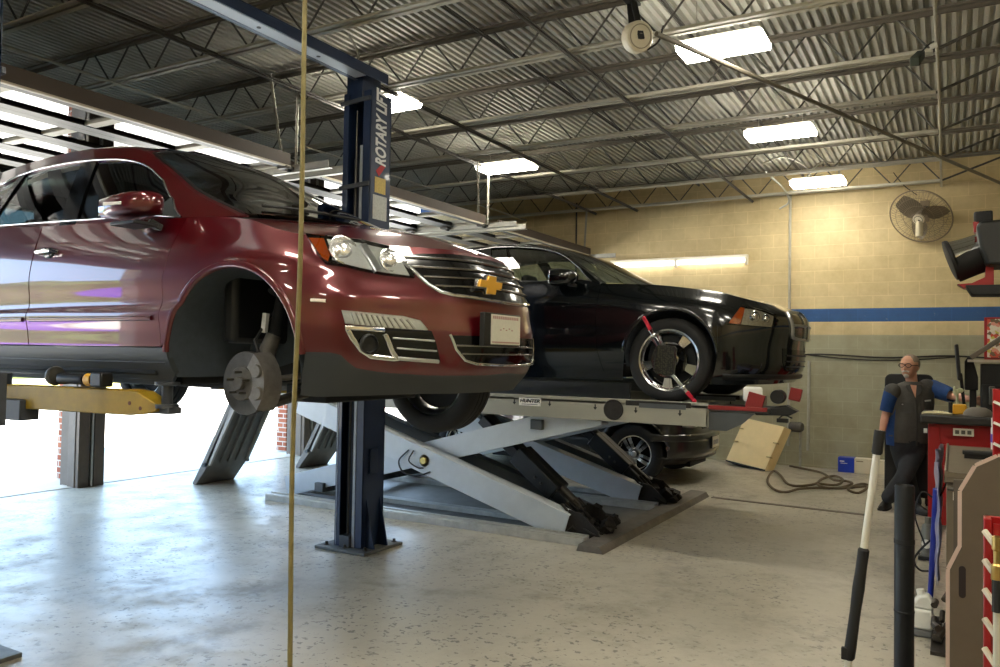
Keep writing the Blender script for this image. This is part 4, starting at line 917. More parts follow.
# worn concrete floor
m_floor, nt, b = nodes_of('worn_concrete')
tc = nt.nodes.new('ShaderNodeTexCoord').outputs['Object']
big = noise(nt, tc, .45, 5); mid = noise(nt, tc, 3.2, 8, .7); fine = noise(nt, tc, 38, 6, .7)
c1 = ramp(nt, big, [(.3, (152, 145, 128)), (.52, (174, 167, 150)), (.72, (188, 180, 162))])
c2 = ramp(nt, mid, [(.28, (128, 123, 110)), (.45, (172, 166, 150)), (.7, (190, 183, 166))])
col = mixc(nt, c1, c2, .35)
pits = ramp(nt, noise(nt, tc, 30, 2, .5), [(.0, (0, 0, 0)), (.60, (0, 0, 0)), (.66, (255, 255, 255)), (1, (255, 255, 255))])
patch = ramp(nt, noise(nt, tc, 1.1, 4), [(.35, (40, 40, 40)), (.58, (255, 255, 255))])
pm = mixc(nt, pits, patch, 1.0, 'MULTIPLY')
col = mixc(nt, col, (.17, .155, .13, 1), pm)
stain = ramp(nt, noise(nt, tc, .9, 7, .72), [(.0, (255, 255, 255)), (.36, (255, 255, 255)), (.44, (0, 0, 0)), (1, (0, 0, 0))])
sf = mixc(nt, (0, 0, 0, 1), stain, .45)
col = mixc(nt, col, (.16, .135, .11, 1), sf)
nt.links.new(col, b.inputs['Base Color'])
rr = ramp(nt, mid, [(.3, (196, 196, 196)), (.55, (150, 150, 150)), (.75, (172, 172, 172))])
nt.links.new(rr, b.inputs['Roughness']); b.inputs['Specular IOR Level'].default_value = .38
bp = nt.nodes.new('ShaderNodeBump'); bp.inputs['Strength'].default_value = .25; bp.inputs['Distance'].default_value = .006
hm = mixc(nt, fine, pm, .6); bp.invert = True
nt.links.new(hm, bp.inputs['Height']); nt.links.new(bp.outputs['Normal'], b.inputs['Normal'])
# painted block wall: tan, blue stripe, grey dado
m_wall, nt, b = nodes_of('painted_block_wall')
tc = nt.nodes.new('ShaderNodeTexCoord').outputs['Object']
sp = nt.nodes.new('ShaderNodeSeparateXYZ'); nt.links.new(tc, sp.inputs[0])
ad = nt.nodes.new('ShaderNodeMath'); ad.operation = 'ADD'; nt.links.new(sp.outputs['X'], ad.inputs[0]); nt.links.new(sp.outputs['Y'], ad.inputs[1])
zz = nt.nodes.new('ShaderNodeMath'); zz.operation = 'SUBTRACT'; zz.inputs[1].default_value = .033; nt.links.new(sp.outputs['Z'], zz.inputs[0])
cb = nt.nodes.new('ShaderNodeCombineXYZ'); nt.links.new(ad.outputs[0], cb.inputs[0]); nt.links.new(zz.outputs[0], cb.inputs[1])
br = nt.nodes.new('ShaderNodeTexBrick'); br.inputs['Scale'].default_value = 1; br.inputs['Brick Width'].default_value = .40; br.inputs['Row Height'].default_value = .195; br.inputs['Mortar Size'].default_value = .007; br.inputs['Mortar Smooth'].default_value = .6
br.inputs['Color1'].default_value = (.91, .91, .90, 1); br.inputs['Color2'].default_value = (.97, .97, .96, 1); br.inputs['Mortar'].default_value = (1.08, 1.08, 1.08, 1)
nt.links.new(cb.outputs[0], br.inputs['Vector'])
zn = nt.nodes.new('ShaderNodeMath'); zn.operation = 'DIVIDE'; zn.inputs[1].default_value = 5; nt.links.new(sp.outputs['Z'], zn.inputs[0])
TAN = (216, 196, 150)
paint = ramp(nt, zn.outputs[0], [(0, (166, 162, 136)), (1.99 / 5, TAN), (2.178 / 5, (42, 88, 146)), (2.373 / 5, TAN)], 'CONSTANT')
dirt = ramp(nt, noise(nt, tc, 1.6, 7, .7), [(.3, (176, 162, 138)), (.6, (255, 255, 255))])
col = mixc(nt, paint, br.outputs['Color'], 1.0, 'MULTIPLY'); col = mixc(nt, col, dirt, .45, 'MULTIPLY')
scuff = ramp(nt, noise(nt, tc, 9, 8, .8), [(.62, (0, 0, 0)), (.72, (255, 255, 255))]); col = mixc(nt, col, (.55, .48, .36, 1), mixc(nt, (0, 0, 0, 1), scuff, .4))
nt.links.new(col, b.inputs['Base Color']); b.inputs['Roughness'].default_value = .55
bp = nt.nodes.new('ShaderNodeBump'); bp.inputs['Strength'].default_value = .3; bp.inputs['Distance'].default_value = .006
h = mixc(nt, br.outputs['Fac'], noise(nt, tc, 40, 4), .12); bp.invert = True
nt.links.new(h, bp.inputs['Height']); nt.links.new(bp.outputs['Normal'], b.inputs['Normal'])
# brick
m_brick, nt, b = nodes_of('red_brick')
tc = nt.nodes.new('ShaderNodeTexCoord').outputs['Object']
sp = nt.nodes.new('ShaderNodeSeparateXYZ'); nt.links.new(tc, sp.inputs[0])
ad = nt.nodes.new('ShaderNodeMath'); ad.operation = 'ADD'; nt.links.new(sp.outputs['X'], ad.inputs[0]); nt.links.new(sp.outputs['Y'], ad.inputs[1])
cb = nt.nodes.new('ShaderNodeCombineXYZ'); nt.links.new(ad.outputs[0], cb.inputs[0]); nt.links.new(sp.outputs['Z'], cb.inputs[1])
br = nt.nodes.new('ShaderNodeTexBrick'); br.inputs['Scale'].default_value = 1; br.inputs['Brick Width'].default_value = .21; br.inputs['Row Height'].default_value = .075; br.inputs['Mortar Size'].default_value = .008
br.inputs['Color1'].default_value = lin((150, 78, 52)); br.inputs['Color2'].default_value = lin((172, 100, 70)); br.inputs['Mortar'].default_value = lin((200, 190, 175))
nt.links.new(cb.outputs[0], br.inputs['Vector']); nt.links.new(br.outputs['Color'], b.inputs['Base Color']); b.inputs['Roughness'].default_value = .85

M_deck = mat('roof_deck_paint', (186, 185, 176), .5, .0, 0, .08, 3)
M_joist = mat('joist_paint', (168, 164, 148), .5, .1, 0, .12, 9)
M_joistdk = mat('joist_web_paint', (74, 72, 68), .55)
M_galv = mat('galvanised', (176, 174, 164), .4, .6, 0, .12, 18)
M_doorframe = mat('door_frame_paint', (176, 168, 148), .5, .0, 0, .1, 7)
M_doorrail = mat('door_rail_shaded', (40, 35, 31), .5, .2, 0, .12, 7)  # shadow side of the rails put into a darker copy of the stile colour
M_pane = glass_mat('door_pane', (.78, .80, .78), .04)
M_upper = mat('upper_wall_brown', (116, 104, 92), .8, 0, 0, .12, 4)

mb = MB(); mb.box(X0 - .02, X1, Y0, Y1, -.15, 0); struct(mb.build('floor', m_floor))
mb = MB(); mb.box(X0 - .25, X0, Y0, Y1, -.15, .006); o = struct(mb.build('trim_threshold', mat('threshold_concrete', (196, 186, 168), .6, 0, 0, .08, 6)))
mb = MB(); mb.box(X0 - .4, X1 + .2, Y1, Y1 + .2, 0, 4.75); struct(mb.build('wall_back', m_wall))
mb = MB(); mb.box(X1, X1 + .2, Y0, Y1, 0, 4.75); struct(mb.build('wall_right', m_wall))
mb = MB(); mb.box(X0 - .4, X1 + .2, Y0 - .2, Y0, 0, 4.75); struct(mb.build('wall_near', m_wall))
HD = 3.12
piers = [-1.8, 1.95, 5.66, 9.28]
mb = MB(); mb.box(X0 - .3, X0, Y0, Y1, HD, 4.75); struct(mb.build('wall_left', M_upper))
for i, y in enumerate(piers):
    mb = MB(); mb.box(X0 - .75, X0 - .55, y + .10, y + .17, 0, HD + .6); struct(mb.build('wall_left_pier', m_brick))
    mb = MB(); mb.box(X0 - .3, X0 - .1, y - .13, y + .14, 0, HD); struct(mb.build('wall_left_post', M_upper))
    t = thing('door_jamb', None, None, (X0, y, 0), kind='structure')
    mb = MB(); mb.box(X0 - .1, X0 + .03, y - .17, y + .19, 0, HD); mb.build('jamb_post', mat('jamb_paint', (112, 100, 88), .6, 0, 0, .15, 5), t, bevel=.006)
    for s in (-1, 1):
        mb = MB(); mb.box(X0 + .03, X0 + .09, y + s * .095 - .065, y + s * .095 + .065, 0, 3.3); mb.build('door_guide', mat('guide_brown', (96, 84, 72), .5, .3, 0, .15, 6), t, bevel=.004)
    mb = MB(); mb.box(X0 + .03, X0 + .10, y - .012, y + .012, 0, 3.2); mb.build('guide_edge', M_galv, t)
mb = MB(); mb.box(X0 - .3, X0, Y0, -3.4, 0, HD); struct(mb.build('wall_left_end', m_wall))
mb = MB(); mb.box(X0 - .3, X0, -1.65, -.75, 0, HD); struct(mb.build('wall_left_infill', m_wall))
# ceiling deck: ribbed steel sheets, ribs run along Y
mb = MB(); p = .078; prof = []
n = int((X1 - X0 + .4) / p)
for i in range(n):
    x = X0 - .2 + i * p
    prof += [(x, ZR + .045), (x + .034, ZR + .045), (x + .040, ZR), (x + .072, ZR)]
prof.append((X0 - .2 + n * p, ZR + .045))
mb.grid([[(x, Y0 - .1, z) for x, z in prof], [(x, Y1 + .1, z) for x, z in prof]])
k = len(prof); mb.add([(X0 - .2, Y0 - .1, ZR + .3), (X1 + .2, Y0 - .1, ZR + .3), (X1 + .2, Y1 + .1, ZR + .3), (X0 - .2, Y1 + .1, ZR + .3)], [(0, 1, 2, 3)])
struct(mb.build('ceiling', M_deck))
# bar joists along X
def joist(y):
    t = thing('ceiling_joist', None, None, (-3, y, 4.1), kind='structure')
    xe0, xe1 = X0 + .02, 1.5; xb0, xb1 = -7.55, -.15
    for nm, z, a, b2 in (('top_chord', 4.46, xe0, xe1), ('bottom_chord', 4.12, xb0, xb1)):
        q = MB()
        for s in (-1, 1):
            q.box(a, b2, y + s * .012, y + s * .055, z - (.02 if nm[0] == 't' else .02), z - .012 if nm[0] == 'b' else z + .0)
            q.box(a, b2, y + s * .012, y + s * .018, z - .045 if nm[0] == 't' else z - .02, z + .02 if nm[0] == 'b' else z)
        q.build(nm, mat('joist_bottom_lit', (206, 202, 188), .5, 0, 0, .08, 9) if nm[0] == 'b' else mat('joist_top_dark', (112, 106, 96), .5, .1, 0, .12, 9), t)  # floor bounce put into the bottom chord's lighter colour, top chord darker
    q = MB(); nseg = 12; pts = []
    for i in range(nseg + 1):
        x = xb0 + (xb1 - xb0) * i / nseg
        pts.append((x, y, 4.115))
        if i < nseg: pts += [(x + (xb1 - xb0) / nseg * .46, y, 4.45), (x + (xb1 - xb0) / nseg * .54, y, 4.45)]
    for a, b2 in zip(pts[:-1], pts[1:]): q.tube([a, b2], .009, 5)
    q.build('web', M_joistdk, t)
    q = MB()
    q.tube([(xb1, y, 4.12), (xe1 - .7, y, 4.46)], .014, 6); q.tube([(xb0, y, 4.12), (xe0 + .25, y, 4.46)], .014, 6)
    q.build('end_diagonal', M_joistdk, t)
    return t
j0 = joist(3.41)
JY = [-2.9, -1.65, -.4, .85, 2.1, 4.6, 5.89, 7.22, 8.36, 9.77, 11.1, 12.45]
for y in JY:
    c = copy_tree(j0); c.location = (-3, y, 4.1)
# girder that carries the joists on the right
mb = MB(); mb.box(1.45, 1.62, Y0, Y1, 4.2, 4.225); mb.box(1.45, 1.62, Y0, Y1, 4.44, 4.465); mb.box(1.525, 1.545, Y0, Y1, 4.22, 4.45); struct(mb.build('ceiling_girder', M_joist))
def angle(name, p0, p1, w, m):
    mb = MB(); p0 = Vector(p0); p1 = Vector(p1)
    mb.bar(p0, p1, w, .008); mb.bar(p0 + Vector((0, 0, 0)), p1, .008, w); return struct(mb.build(name, m))
for x, z in ((-5.4, 4.085), (-4.65, 4.085), (-2.75, 4.085)):
    angle('ceiling_bridging', (x, Y0, z), (x, Y1, z), .045, M_joistdk)
for x in (-6.15, -3.6, -2.0):
    angle('ceiling_bridging', (x, Y0, 4.42), (x, Y1, 4.42), .04, M_joistdk)
for (a, b2) in (((-1.4, 5.9, 4.12), (-.3, 7.2, 4.4)), ((-.1, 5.9, 4.12), (1.2, 5.95, 4.45))): pass
# conduits under the roof
def conduit(pts, r, m, name='ceiling_conduit'):
    mb = MB(); mb.tube(pts, r, 8); return struct(mb.build(name, m, smooth=True))
conduit([(-6.75, Y0, 4.06), (-6.75, Y1 - .05, 4.06)], .014, M_galv)
conduit([(-.115, 3, 4.085), (-.12, 8.3, 4.085), (-.155, Y1 - .03, 4.085)], .013, M_galv)
conduit([(-1.9, 5.55, 3.98), (.506, 11.83, 3.9), (.75, 12.6, 3.89)], .02, mat('brace_grey', (112, 106, 94), .5, .2))
conduit([(-2.18, Y1 - .03, 4.2), (-2.18, Y1 - .03, .3)], .02, M_joist, 'wall_conduit')
conduit([(-5.76, Y1 - .03, 4.3), (-5.76, Y1 - .03, .3)], .016, M_joistdk, 'wall_conduit')
conduit([(-1.89, Y1 - .03, 1.6), (-1.9, Y1 - .03, .25)], .022, M_joist, 'wall_conduit')
sag = [(x, Y1 - .025, 1.70 - .035 * math.sin((x + 5) * 1.9) ** 2) for x in np.linspace(-6, 1.2, 60)]
conduit(sag, .012, mat('dark_cable', (48, 44, 38), .7), 'wall_cable')
sag2 = [(x, Y1 - .02, 1.695 - .07 * max(0, math.sin((x + 1.95) * 1.55))) for x in np.linspace(-1.9, .2, 40)]
conduit(sag2, .009, MATS['dark_cable'], 'wall_cable')
# flexible conduit loops by the far lamps
conduit(catmull([(-2.3, 11.2, 4.3), (-2.05, 11.4, 4.42), (-1.8, 11.6, 4.3), (-1.72, 11.7, 4.12)], 6), .014, M_galv, 'ceiling_cable')
conduit(catmull([(-1.75, 11.4, 4.1), (-1.6, 11.5, 4.3), (-1.4, 11.6, 4.28), (-1.35, 11.65, 4.1)], 6), .014, M_galv, 'ceiling_cable')
conduit(catmull([(-2.4, 11.9, 4.35), (-2.2, 12.2, 4.15), (-2.15, 12.4, 3.98), (-2.3, 12.5, 3.9)], 6), .014, M_galv, 'ceiling_cable')
conduit(catmull([(-4.62, 5.3, 4.4), (-4.55, 5.35, 4.2), (-4.6, 5.2, 4.05), (-4.85, 5.1, 4.0)], 6), .01, M_galv, 'ceiling_cable')
# overhead sectional doors, open: stored flat under the roof
DZ = 3.36
bays = [(-.72, 1.73)] + [(piers[i] + .17, piers[i + 1] - .17) for i in (1, 2)] + [(9.49, 12.66)]
for i, (ya, yb) in enumerate(bays):
    t = thing('door_%d' % (i + 1), None, None, (X0 + .35, ya, DZ), kind='structure')
    xa, xb = -8.45, -5.5; ns = 5
    for k in range(ns):
        a = xa + (xb - xa) * k / ns; b2 = xa + (xb - xa) * (k + 1) / ns
        q = MB(); q.box(a + .002, a + .11, ya, yb, DZ, DZ + .05); q.box(b2 - .11, b2 - .002, ya, yb, DZ, DZ + .05); s_ = q.build('section_rails', M_doorrail, t)
        q = MB()
        for y in np.linspace(ya, yb, 5): q.box(a + .11, b2 - .11, max(ya, y - .045), min(yb, y + .045), DZ + .004, DZ + .046)
        q.build('section_stiles', M_doorframe, s_)
        q = MB(); q.box(a + .105, b2 - .105, ya + .03, yb - .03, DZ + .022, DZ + .027); q.build('section_panes', M_pane, s_)
    q = MB(); q.box(xb, xb + .03, ya, yb, DZ + .004, DZ + .12); q.build('bottom_seal', mat('seal_shaded_brown', (62, 52, 44), .7), t)  # shade on the leading edge put into a tall dark brown seal
    q = MB(); q.box(xb, xb + .034, ya, yb, DZ - .012, DZ + .004); q.build('seal_edge', M_doorframe, t)
    for y in (ya - .06, yb + .06):
        q = MB(); q.box(-8.5, -5.02, y - .03, y + .03, DZ - .05, DZ - .043); q.box(-8.5, -5.02, y - .03, y - .024, DZ - .05, DZ + .02); q.build('door_track', M_galv, t)
    for (a_, b_) in (((-5.62, yb + .06, DZ - .02), (-5.40, yb - .35, 4.12)), ((-5.5, yb + .1, DZ - .02), (-5.5, yb + .1, 4.12))):
        q = MB(); q.bar(a_, b_, .034, .004, (1, 0, 0)); q.bar(a_, b_, .004, .034, (1, 0, 0)); q.build('track_hanger', M_galv, t)
    for y in (ya + .02, yb - .02):
        for k in range(ns):
            b2 = xa + (xb - xa) * (k + 1) / ns; s = -1 if y < (ya + yb) / 2 else 1
            q = MB(); q.box(b2 - .07, b2 + .05, y - .05, y + .05, DZ - .03, DZ - .005); q.tube([(b2, y, DZ - .03), (b2, y + s * .09, DZ - .03)], .02, 8); q.build('roller_bracket', M_steel, t)
# outside
mb = MB(); mb.box(-90, X0 - .25, -70, 90, -.2, -.012); struct(mb.build('ground_outside', mat('outside_pavement', (196, 190, 178), .85, 0, 0, .06, .5)))
mb = MB(); mb.box(-33, -30, -60, 80, -.05, .12); o = mb.build('verge', mat('dry_grass', (138, 128, 70), .95, 0, 0, .3, 2)); struct(o)
mb = MB()
rows = []
for i in range(90):
    y = -70 + i * 1.8; hgt = 3.2 + 1.6 * random.random()
    rows.append([(-41 + random.random(), y, 0), (-40.3 + random.random(), y, hgt * .5), (-41 + random.random() * 2, y, hgt), (-44, y, hgt * .8), (-44.5, y, 0)])
mb.grid(rows); o = mb.build('hedge', mat('hedge_green', (84, 96, 48), .95, 0, 0, .4, 1.2)); o['kind'] = 'structure'
mb = MB(); mb.box(-27.3, -27, -48, -3, .1, .75); struct(mb.build('purple_band', mat('purple_band_paint', (74, 36, 150), .6)))  # unseen purple band added for its reflection in the car doors

# ---------------------------------------------------------------- lamps
def lamp_mat(name, col, s):
    m = bpy.data.materials.new(name); m.use_nodes = True; nt = m.node_tree; nt.nodes.remove(nt.nodes['Principled BSDF'])
    e = nt.nodes.new('ShaderNodeEmission'); e.inputs['Color'].default_value = col; e.inputs['Strength'].default_value = s
    nt.links.new(e.outputs[0], nt.nodes['Material Output'].inputs['Surface']); return m
M_lampC = lamp_mat('ceiling_lamp_glow', (1.0, .94, .80, 1), 15)
M_lampW = lamp_mat('wall_lamp_glow', (1.0, .95, .84, 1), 2.6)
M_fix = mat('fixture_white', (222, 216, 200), .4)
def ceiling_light(x0, x1, y0, y1, z, label):
    t = thing('ceiling_light', label, 'light', ((x0 + x1) / 2, (y0 + y1) / 2, z), 'ceiling light panels')
    q = MB(); q.box(x0 + .02, x1 - .02, y0 + .02, y1 - .02, z + .05, z + .085); q.build('housing', M_fix, t, bevel=.006)
    q = MB(); q.prism([(x0, y0 + .03, z), (x0, y1 - .03, z), (x0, y1, z + .05), (x0, y0, z + .05)], (x1 - x0, 0, 0)); q.build('diffuser', M_lampC, t)
    for x in (x0 + .12, x1 - .12):
        q = MB(); q.tube([(x, (y0 + y1) / 2, z + .07), (x, (y0 + y1) / 2, 4.49)], .004, 6); q.build('hanger', M_galv, t)
ceiling_light(-1.93, -1.26, 6.09, 6.45, 4.05, 'lit ceiling light panel beside the hose reel')
ceiling_light(-2.0, -1.30, 8.78, 9.16, 4.05, 'lit ceiling light panel midway above the black sedan bonnet')
ceiling_light(-1.99, -1.30, 11.5, 11.92, 4.05, 'lit ceiling light panel nearest the wall fan')
ceiling_light(-5.5, -4.76, 8.86, 9.24, 4.05, 'lit ceiling light panel above the roof of the black sedan')
ceiling_light(-5.32, -4.62, 6.05, 6.42, 4.05, 'lit ceiling light panel half hidden behind the blue lift post')
for i, (x, y) in enumerate(((-1.6, 3.35), (-1.6, .9), (-3.4, 1.6), (.9, 2.4), (.6, .4), (-1.6, -2.0), (-5.1, -2.2))):  # unseen panels added to brighten the near floor and cars
    ceiling_light(x - .35, x + .35, y - .19, y + .19, 4.05, 'added out of view ceiling light panel over the near end of the workshop')
t = thing('wall_light', 'long double fluorescent light glowing on the tan block wall', 'light', (-3.95, 12.66, 3.15))
q = MB(); q.box(-5.1, -2.80, 12.64, 12.715, 3.19, 3.25); q.build('housing', M_fix, t, bevel=.005)
for a, b2 in ((-5.08, -3.97), (-3.92, -2.83)):
    q = MB(); q.tube([(a, 12.63, 3.16), (b2, 12.63, 3.155)], .034, 12); q.build('light_tube', M_lampW, t, smooth=True)
q = MB()
for x in (-5.09, -3.945, -2.82): q.box(x - .02, x + .02, 12.60, 12.69, 3.09, 3.21)
q.build('tube_holders', M_fix, t)
# ================================================================== TWO-POST LIFT
M_blue = mat('lift_blue', (24, 42, 72), .42, .1, .2, .15, 6)
M_bluegrey = mat('lift_edge_grey', (150, 156, 164), .45, .2, 0, .15, 10)
M_yellow = mat('arm_yellow', (160, 130, 26), .5, 0, 0, .2, 9)
M_armdk = mat('lift_carriage_grey', (70, 74, 80), .5, .3, 0, .2, 10)
M_beamlight = mat('beam_lit_underside', (196, 202, 208), .4, .2)  # reflected light under the beam put into a pale colour
lift = thing('two_post_lift', 'dark blue two post car lift holding up the dark red crossover', 'car lift', (-4.27, 5.12, 0))
PX0, PX1 = -4.41, -4.125
def lift_post(yf, s, cz):
    """s: direction from the open side into the post"""
    q = MB(); q.obox((-4.27 if s > 0 else -4.43, yf + (.15 if s > 0 else -.02), .012), (.52, .50, .024)); bp_ = q.build('base_plate', mat('base_plate_grey', (104, 106, 104), .6, .3, 0, .25, 14), lift, bevel=.004)
    for dx, dy in ((-.2, -.02), (.2, -.02), (-.2, .36), (.2, .36), (.0, -.03)):
        q = MB(); q.lathe([(.0001, .05), (.012, .05), (.013, .03), (.022, .03), (.022, .024)], (-4.27 + dx, yf + s * dy, 0), (0, 0, 1), 8); q.build('anchor_bolt', M_steel, bp_)
    q = MB(); H_ = 3.75
    q.box(PX0, PX0 + .018, yf, yf + s * .27, .024, H_); q.box(PX1 - .02, PX1, yf, yf + s * .27, .024, H_); q.box(PX0, PX1, yf + s * .255, yf + s * .275, .024, H_)
    q.box(PX0, PX0 + .055, yf - .001 * s, yf + s * .016, .024, H_); q.box(PX1 - .075, PX1, yf - .001 * s, yf + s * .016, .024, H_)
    po = q.build('post', M_blue, lift, bevel=.003)
    q = MB(); q.box(PX0 + .012, PX0 + .02, yf - .004 * s, yf + s * .0, .03, 1.6); q.box(PX1 - .098, PX1 - .072, yf - .006 * s, yf + s * .02, .03, 3.3); q.build('slide_rail', M_bluegrey, po)
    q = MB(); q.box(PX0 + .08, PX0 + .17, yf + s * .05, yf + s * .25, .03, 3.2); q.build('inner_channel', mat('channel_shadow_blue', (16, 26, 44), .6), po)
    q = MB(); q.tube([(PX0 + .12, yf + s * .03, .1), (PX0 + .12, yf + s * .03, 3.6)], .008, 6); q.build('lift_cable', M_steel, po)
    q = MB(); q.box(PX0 + .08, PX0 + .18, yf - s * .03, yf + s * .08, .024, .12); q.build('chain_anchor', M_armdk, po, bevel=.004)
    q = MB(); q.prism([(PX1, yf + s * .05, .024), (PX1 + .09, yf + s * .05, .024), (PX1 + .0, yf + s * .05, .42)], (0, s * .012, 0)); q.prism([(PX1, yf + s * .22, .024), (PX1 + .09, yf + s * .22, .024), (PX1 + .0, yf + s * .22, .42)], (0, s * .012, 0)); q.build('gusset', M_blue, po)
    for z in (3.66, 2.96):
        q = MB(); q.bar((PX0 - .02, yf - s * .012, z), (PX1 + .005, yf - s * .012, z + .02), .02, .035); q.build('cross_strap', M_armdk, po, bevel=.003)
    q = MB(); q.box(PX1, PX1 + .02, yf + s * .07, yf + s * .16, .62, .82); q.build('lock_cover', M_blue, po, bevel=.004)
    q = MB(); q.box(PX0 + .01, PX1 - .11, yf + s * .02, yf + s * .26, 3.7, 3.95); q.build('post_extension', M_blue, po, bevel=.004)
    # carriage
    q = MB(); q.box(PX0 + .03, PX1 - .03, yf - s * .10, yf + s * .22, cz, 1.47); q.build('carriage', M_armdk, po, bevel=.006)
    return po
pfar = lift_post(5.02, 1, 1.27); pnear = lift_post(2.15, -1, 1.2)
o = text('lettering', 'ROTARY LIFT', .185, (PX1 + .002, 5.165, 3.46), (0, 0, 1), (0, -1, 0), mat('lettering_white', (222, 224, 226), .5), pfar, .0015, shear=.2, sx=.56)
o['label'] = 'white slanted capitals up the blue post'
q = MB(); q.prism([(PX1 + .0005, 5.10, 3.10), (PX1 + .0005, 5.14, 3.06), (PX1 + .0005, 5.23, 3.16), (PX1 + .0005, 5.19, 3.18)], (.002, 0, 0)); q.build('red_slash', mat('decal_red', (176, 24, 34), .5), pfar)
q = MB(); q.box(PX1 + .0005, PX1 + .0025, 5.09, 5.23, 2.92, 3.05); q.build('warning_sticker', mat('sticker_yellow', (196, 172, 92), .5, var=.2, scale=60), pfar)
q = MB(); q.box(PX1 + .0005, PX1 + .0025, 5.07, 5.25, 2.70, 2.90); q.build('instruction_sticker', mat('sticker_pale', (186, 190, 188), .5, var=.2, scale=70), pfar)
# overhead beam
q = MB(); q.box(-4.32, -4.305, 1.95, 5.26, 3.86, 3.94); q.box(-4.155, -4.14, 1.95, 5.26, 3.86, 3.945); q.box(-4.32, -4.14, 1.95, 5.26, 3.93, 3.945)
q.box(-4.32, -4.28, 1.95, 5.26, 3.86, 3.87); ob = q.build('overhead_beam', M_blue, lift, bevel=.002)
q = MB(); q.box(-4.28, -4.165, 1.97, 5.0, 3.862, 3.872); q.build('beam_lit_web', M_beamlight, ob)  # underside web, its reflected light given as a pale strip
for y in (2.7, 3.3, 3.9, 4.5):
    q = MB(); q.lathe([(.0001, 0), (.016, 0), (.016, .002), (.0001, .002)], (-4.22, y, 3.858), (0, 0, 1), 10); q.build('beam_hole', M_black_plastic, ob)
# swing arms (pairs on both carriages)
def swing_arm(root_pt, tip_pt, mname, col):
    p0 = Vector(root_pt); p1 = Vector(tip_pt); t = (p1 - p0).normalized(); n = Vector((-t.y, t.x, 0)); L = (p1 - p0).length
    def pt(s, z, w): return p0 + t * s + n * w + Vector((0, 0, z))
    q = MB(); body = [(0, -.075), (L * .80, -.075), (L * .90, -.058), (L * .95, -.045), (L * .95, -.015), (L * .84, .052), (L * .80, .058), (0, .058)]
    q.prism([pt(s, z, -.055) for s, z in body], n * .11); a = q.build('swing_arm', col, lift, bevel=.006)
    q = MB(); q.bar(pt(L * .7, -.042, 0), pt(L, -.042, 0), .085, .035); q.build('arm_extension', M_armdk, a, bevel=.004)
    q = MB(); q.lathe([(.0001, .0), (.06, 0), (.06, .02), (.028, .022), (.028, .115), (.062, .12), (.062, .135), (.0001, .135)], pt(L - .06, -.03, 0), (0, 0, 1), 20); q.build('lift_pad', M_armdk, a, smooth=True, ang=.5)
    for s in (.80, .86): 
        q = MB(); q.lathe([(.0001, -.002), (.011, -.002), (.011, .112), (.0001, .112)], pt(L * s, -.01 - (s - .8) * .4, -.056), n, 10); q.build('arm_bolt', mat('rust_brown', (96, 56, 30), .7), a)
    return a
swing_arm((-4.84, 2.63, 1.320), (-3.50, 2.74, 1.325), 'a', M_yellow)
swing_arm((-4.40, 4.95, 1.335), (-3.55, 4.55, 1.335), 'b', M_yellow)
swing_arm((-4.32, 4.98, 1.335), (-5.35, 4.55, 1.335), 'c', M_yellow)
q = MB(); q.bar((-5.9, 2.50, 1.24), (-4.6, 2.62, 1.24), .12, .12); q.build('rear_swing_arm', M_armdk, lift, bevel=.006)
q = MB(); q.lathe([(.0001, 0), (.11, 0), (.11, .24), (.0001, .24)], (-4.98, 2.60, 1.2), (0, 0, 1), 24); q.build('arm_pivot', M_armdk, lift, smooth=True, ang=.5)
# cordless impact tool lying on the arm
t = thing('impact_wrench', 'black cordless impact tool with a yellow collar lying on the yellow lift arm', 'power tool', (-4.25, 2.66, 1.39))
q = MB(); q.lathe([(.0001, 0), (.024, 0), (.03, .02), (.03, .15), (.034, .17), (.034, .21), (.0001, .22)], (-4.14, 2.65, 1.428), (-1, 0, 0), 18); q.build('tool_body', M_black_plastic, t, smooth=True, ang=.5)
q = MB(); q.lathe([(.036, 0), (.037, .03), (.036, .055), (.0001, .056)], (-4.05, 2.65, 1.428), (-1, 0, 0), 18); q.build('tool_collar', mat('tool_yellow', (228, 168, 30), .45), t, smooth=True, ang=.5)
q = MB(); q.obox((-3.99, 2.65, 1.431), (.10, .075, .078)); q.build('battery', M_black_plastic, t, bevel=.01)
q = MB(); q.lathe([(.012, 0), (.012, .03), (.05, .035), (.056, .05), (.05, .075), (.0001, .078)], (-4.36, 2.65, 1.44), (-1, 0, 0), 18); q.build('tool_head', mat('tool_head_grey', (74, 72, 66), .5, .3), t, smooth=True, ang=.5)
# hanging air hose
M_hose = mat('hose_olive', (126, 114, 68), .55, 0, 0, .15, 20)
hp = [(-1.93, 1.97, 4.5), (-1.945, 2.0, 3.4), (-1.944, 2.0, 2.813), (-1.936, 2.0, 1.95), (-1.95, 2.0, 1.27), (-1.938, 2.0, .54), (-1.935, 2.0, .11)]
t = thing('air_hose', 'olive air hose hanging straight down from the ceiling in front of the crossover', 'hose', (-1.94, 2.0, 0))
q = MB(); q.tube(catmull(hp, 8), .0088, 10); q.build('hose', M_hose, t, smooth=True)
q = MB(); q.lathe([(.0001, 0), (.008, 0), (.012, .03), (.014, .05), (.014, .11), (.0001, .12)], (-1.935, 2.0, .0), (0, 0, 1), 12); q.build('coupler', M_steel, t, smooth=True)

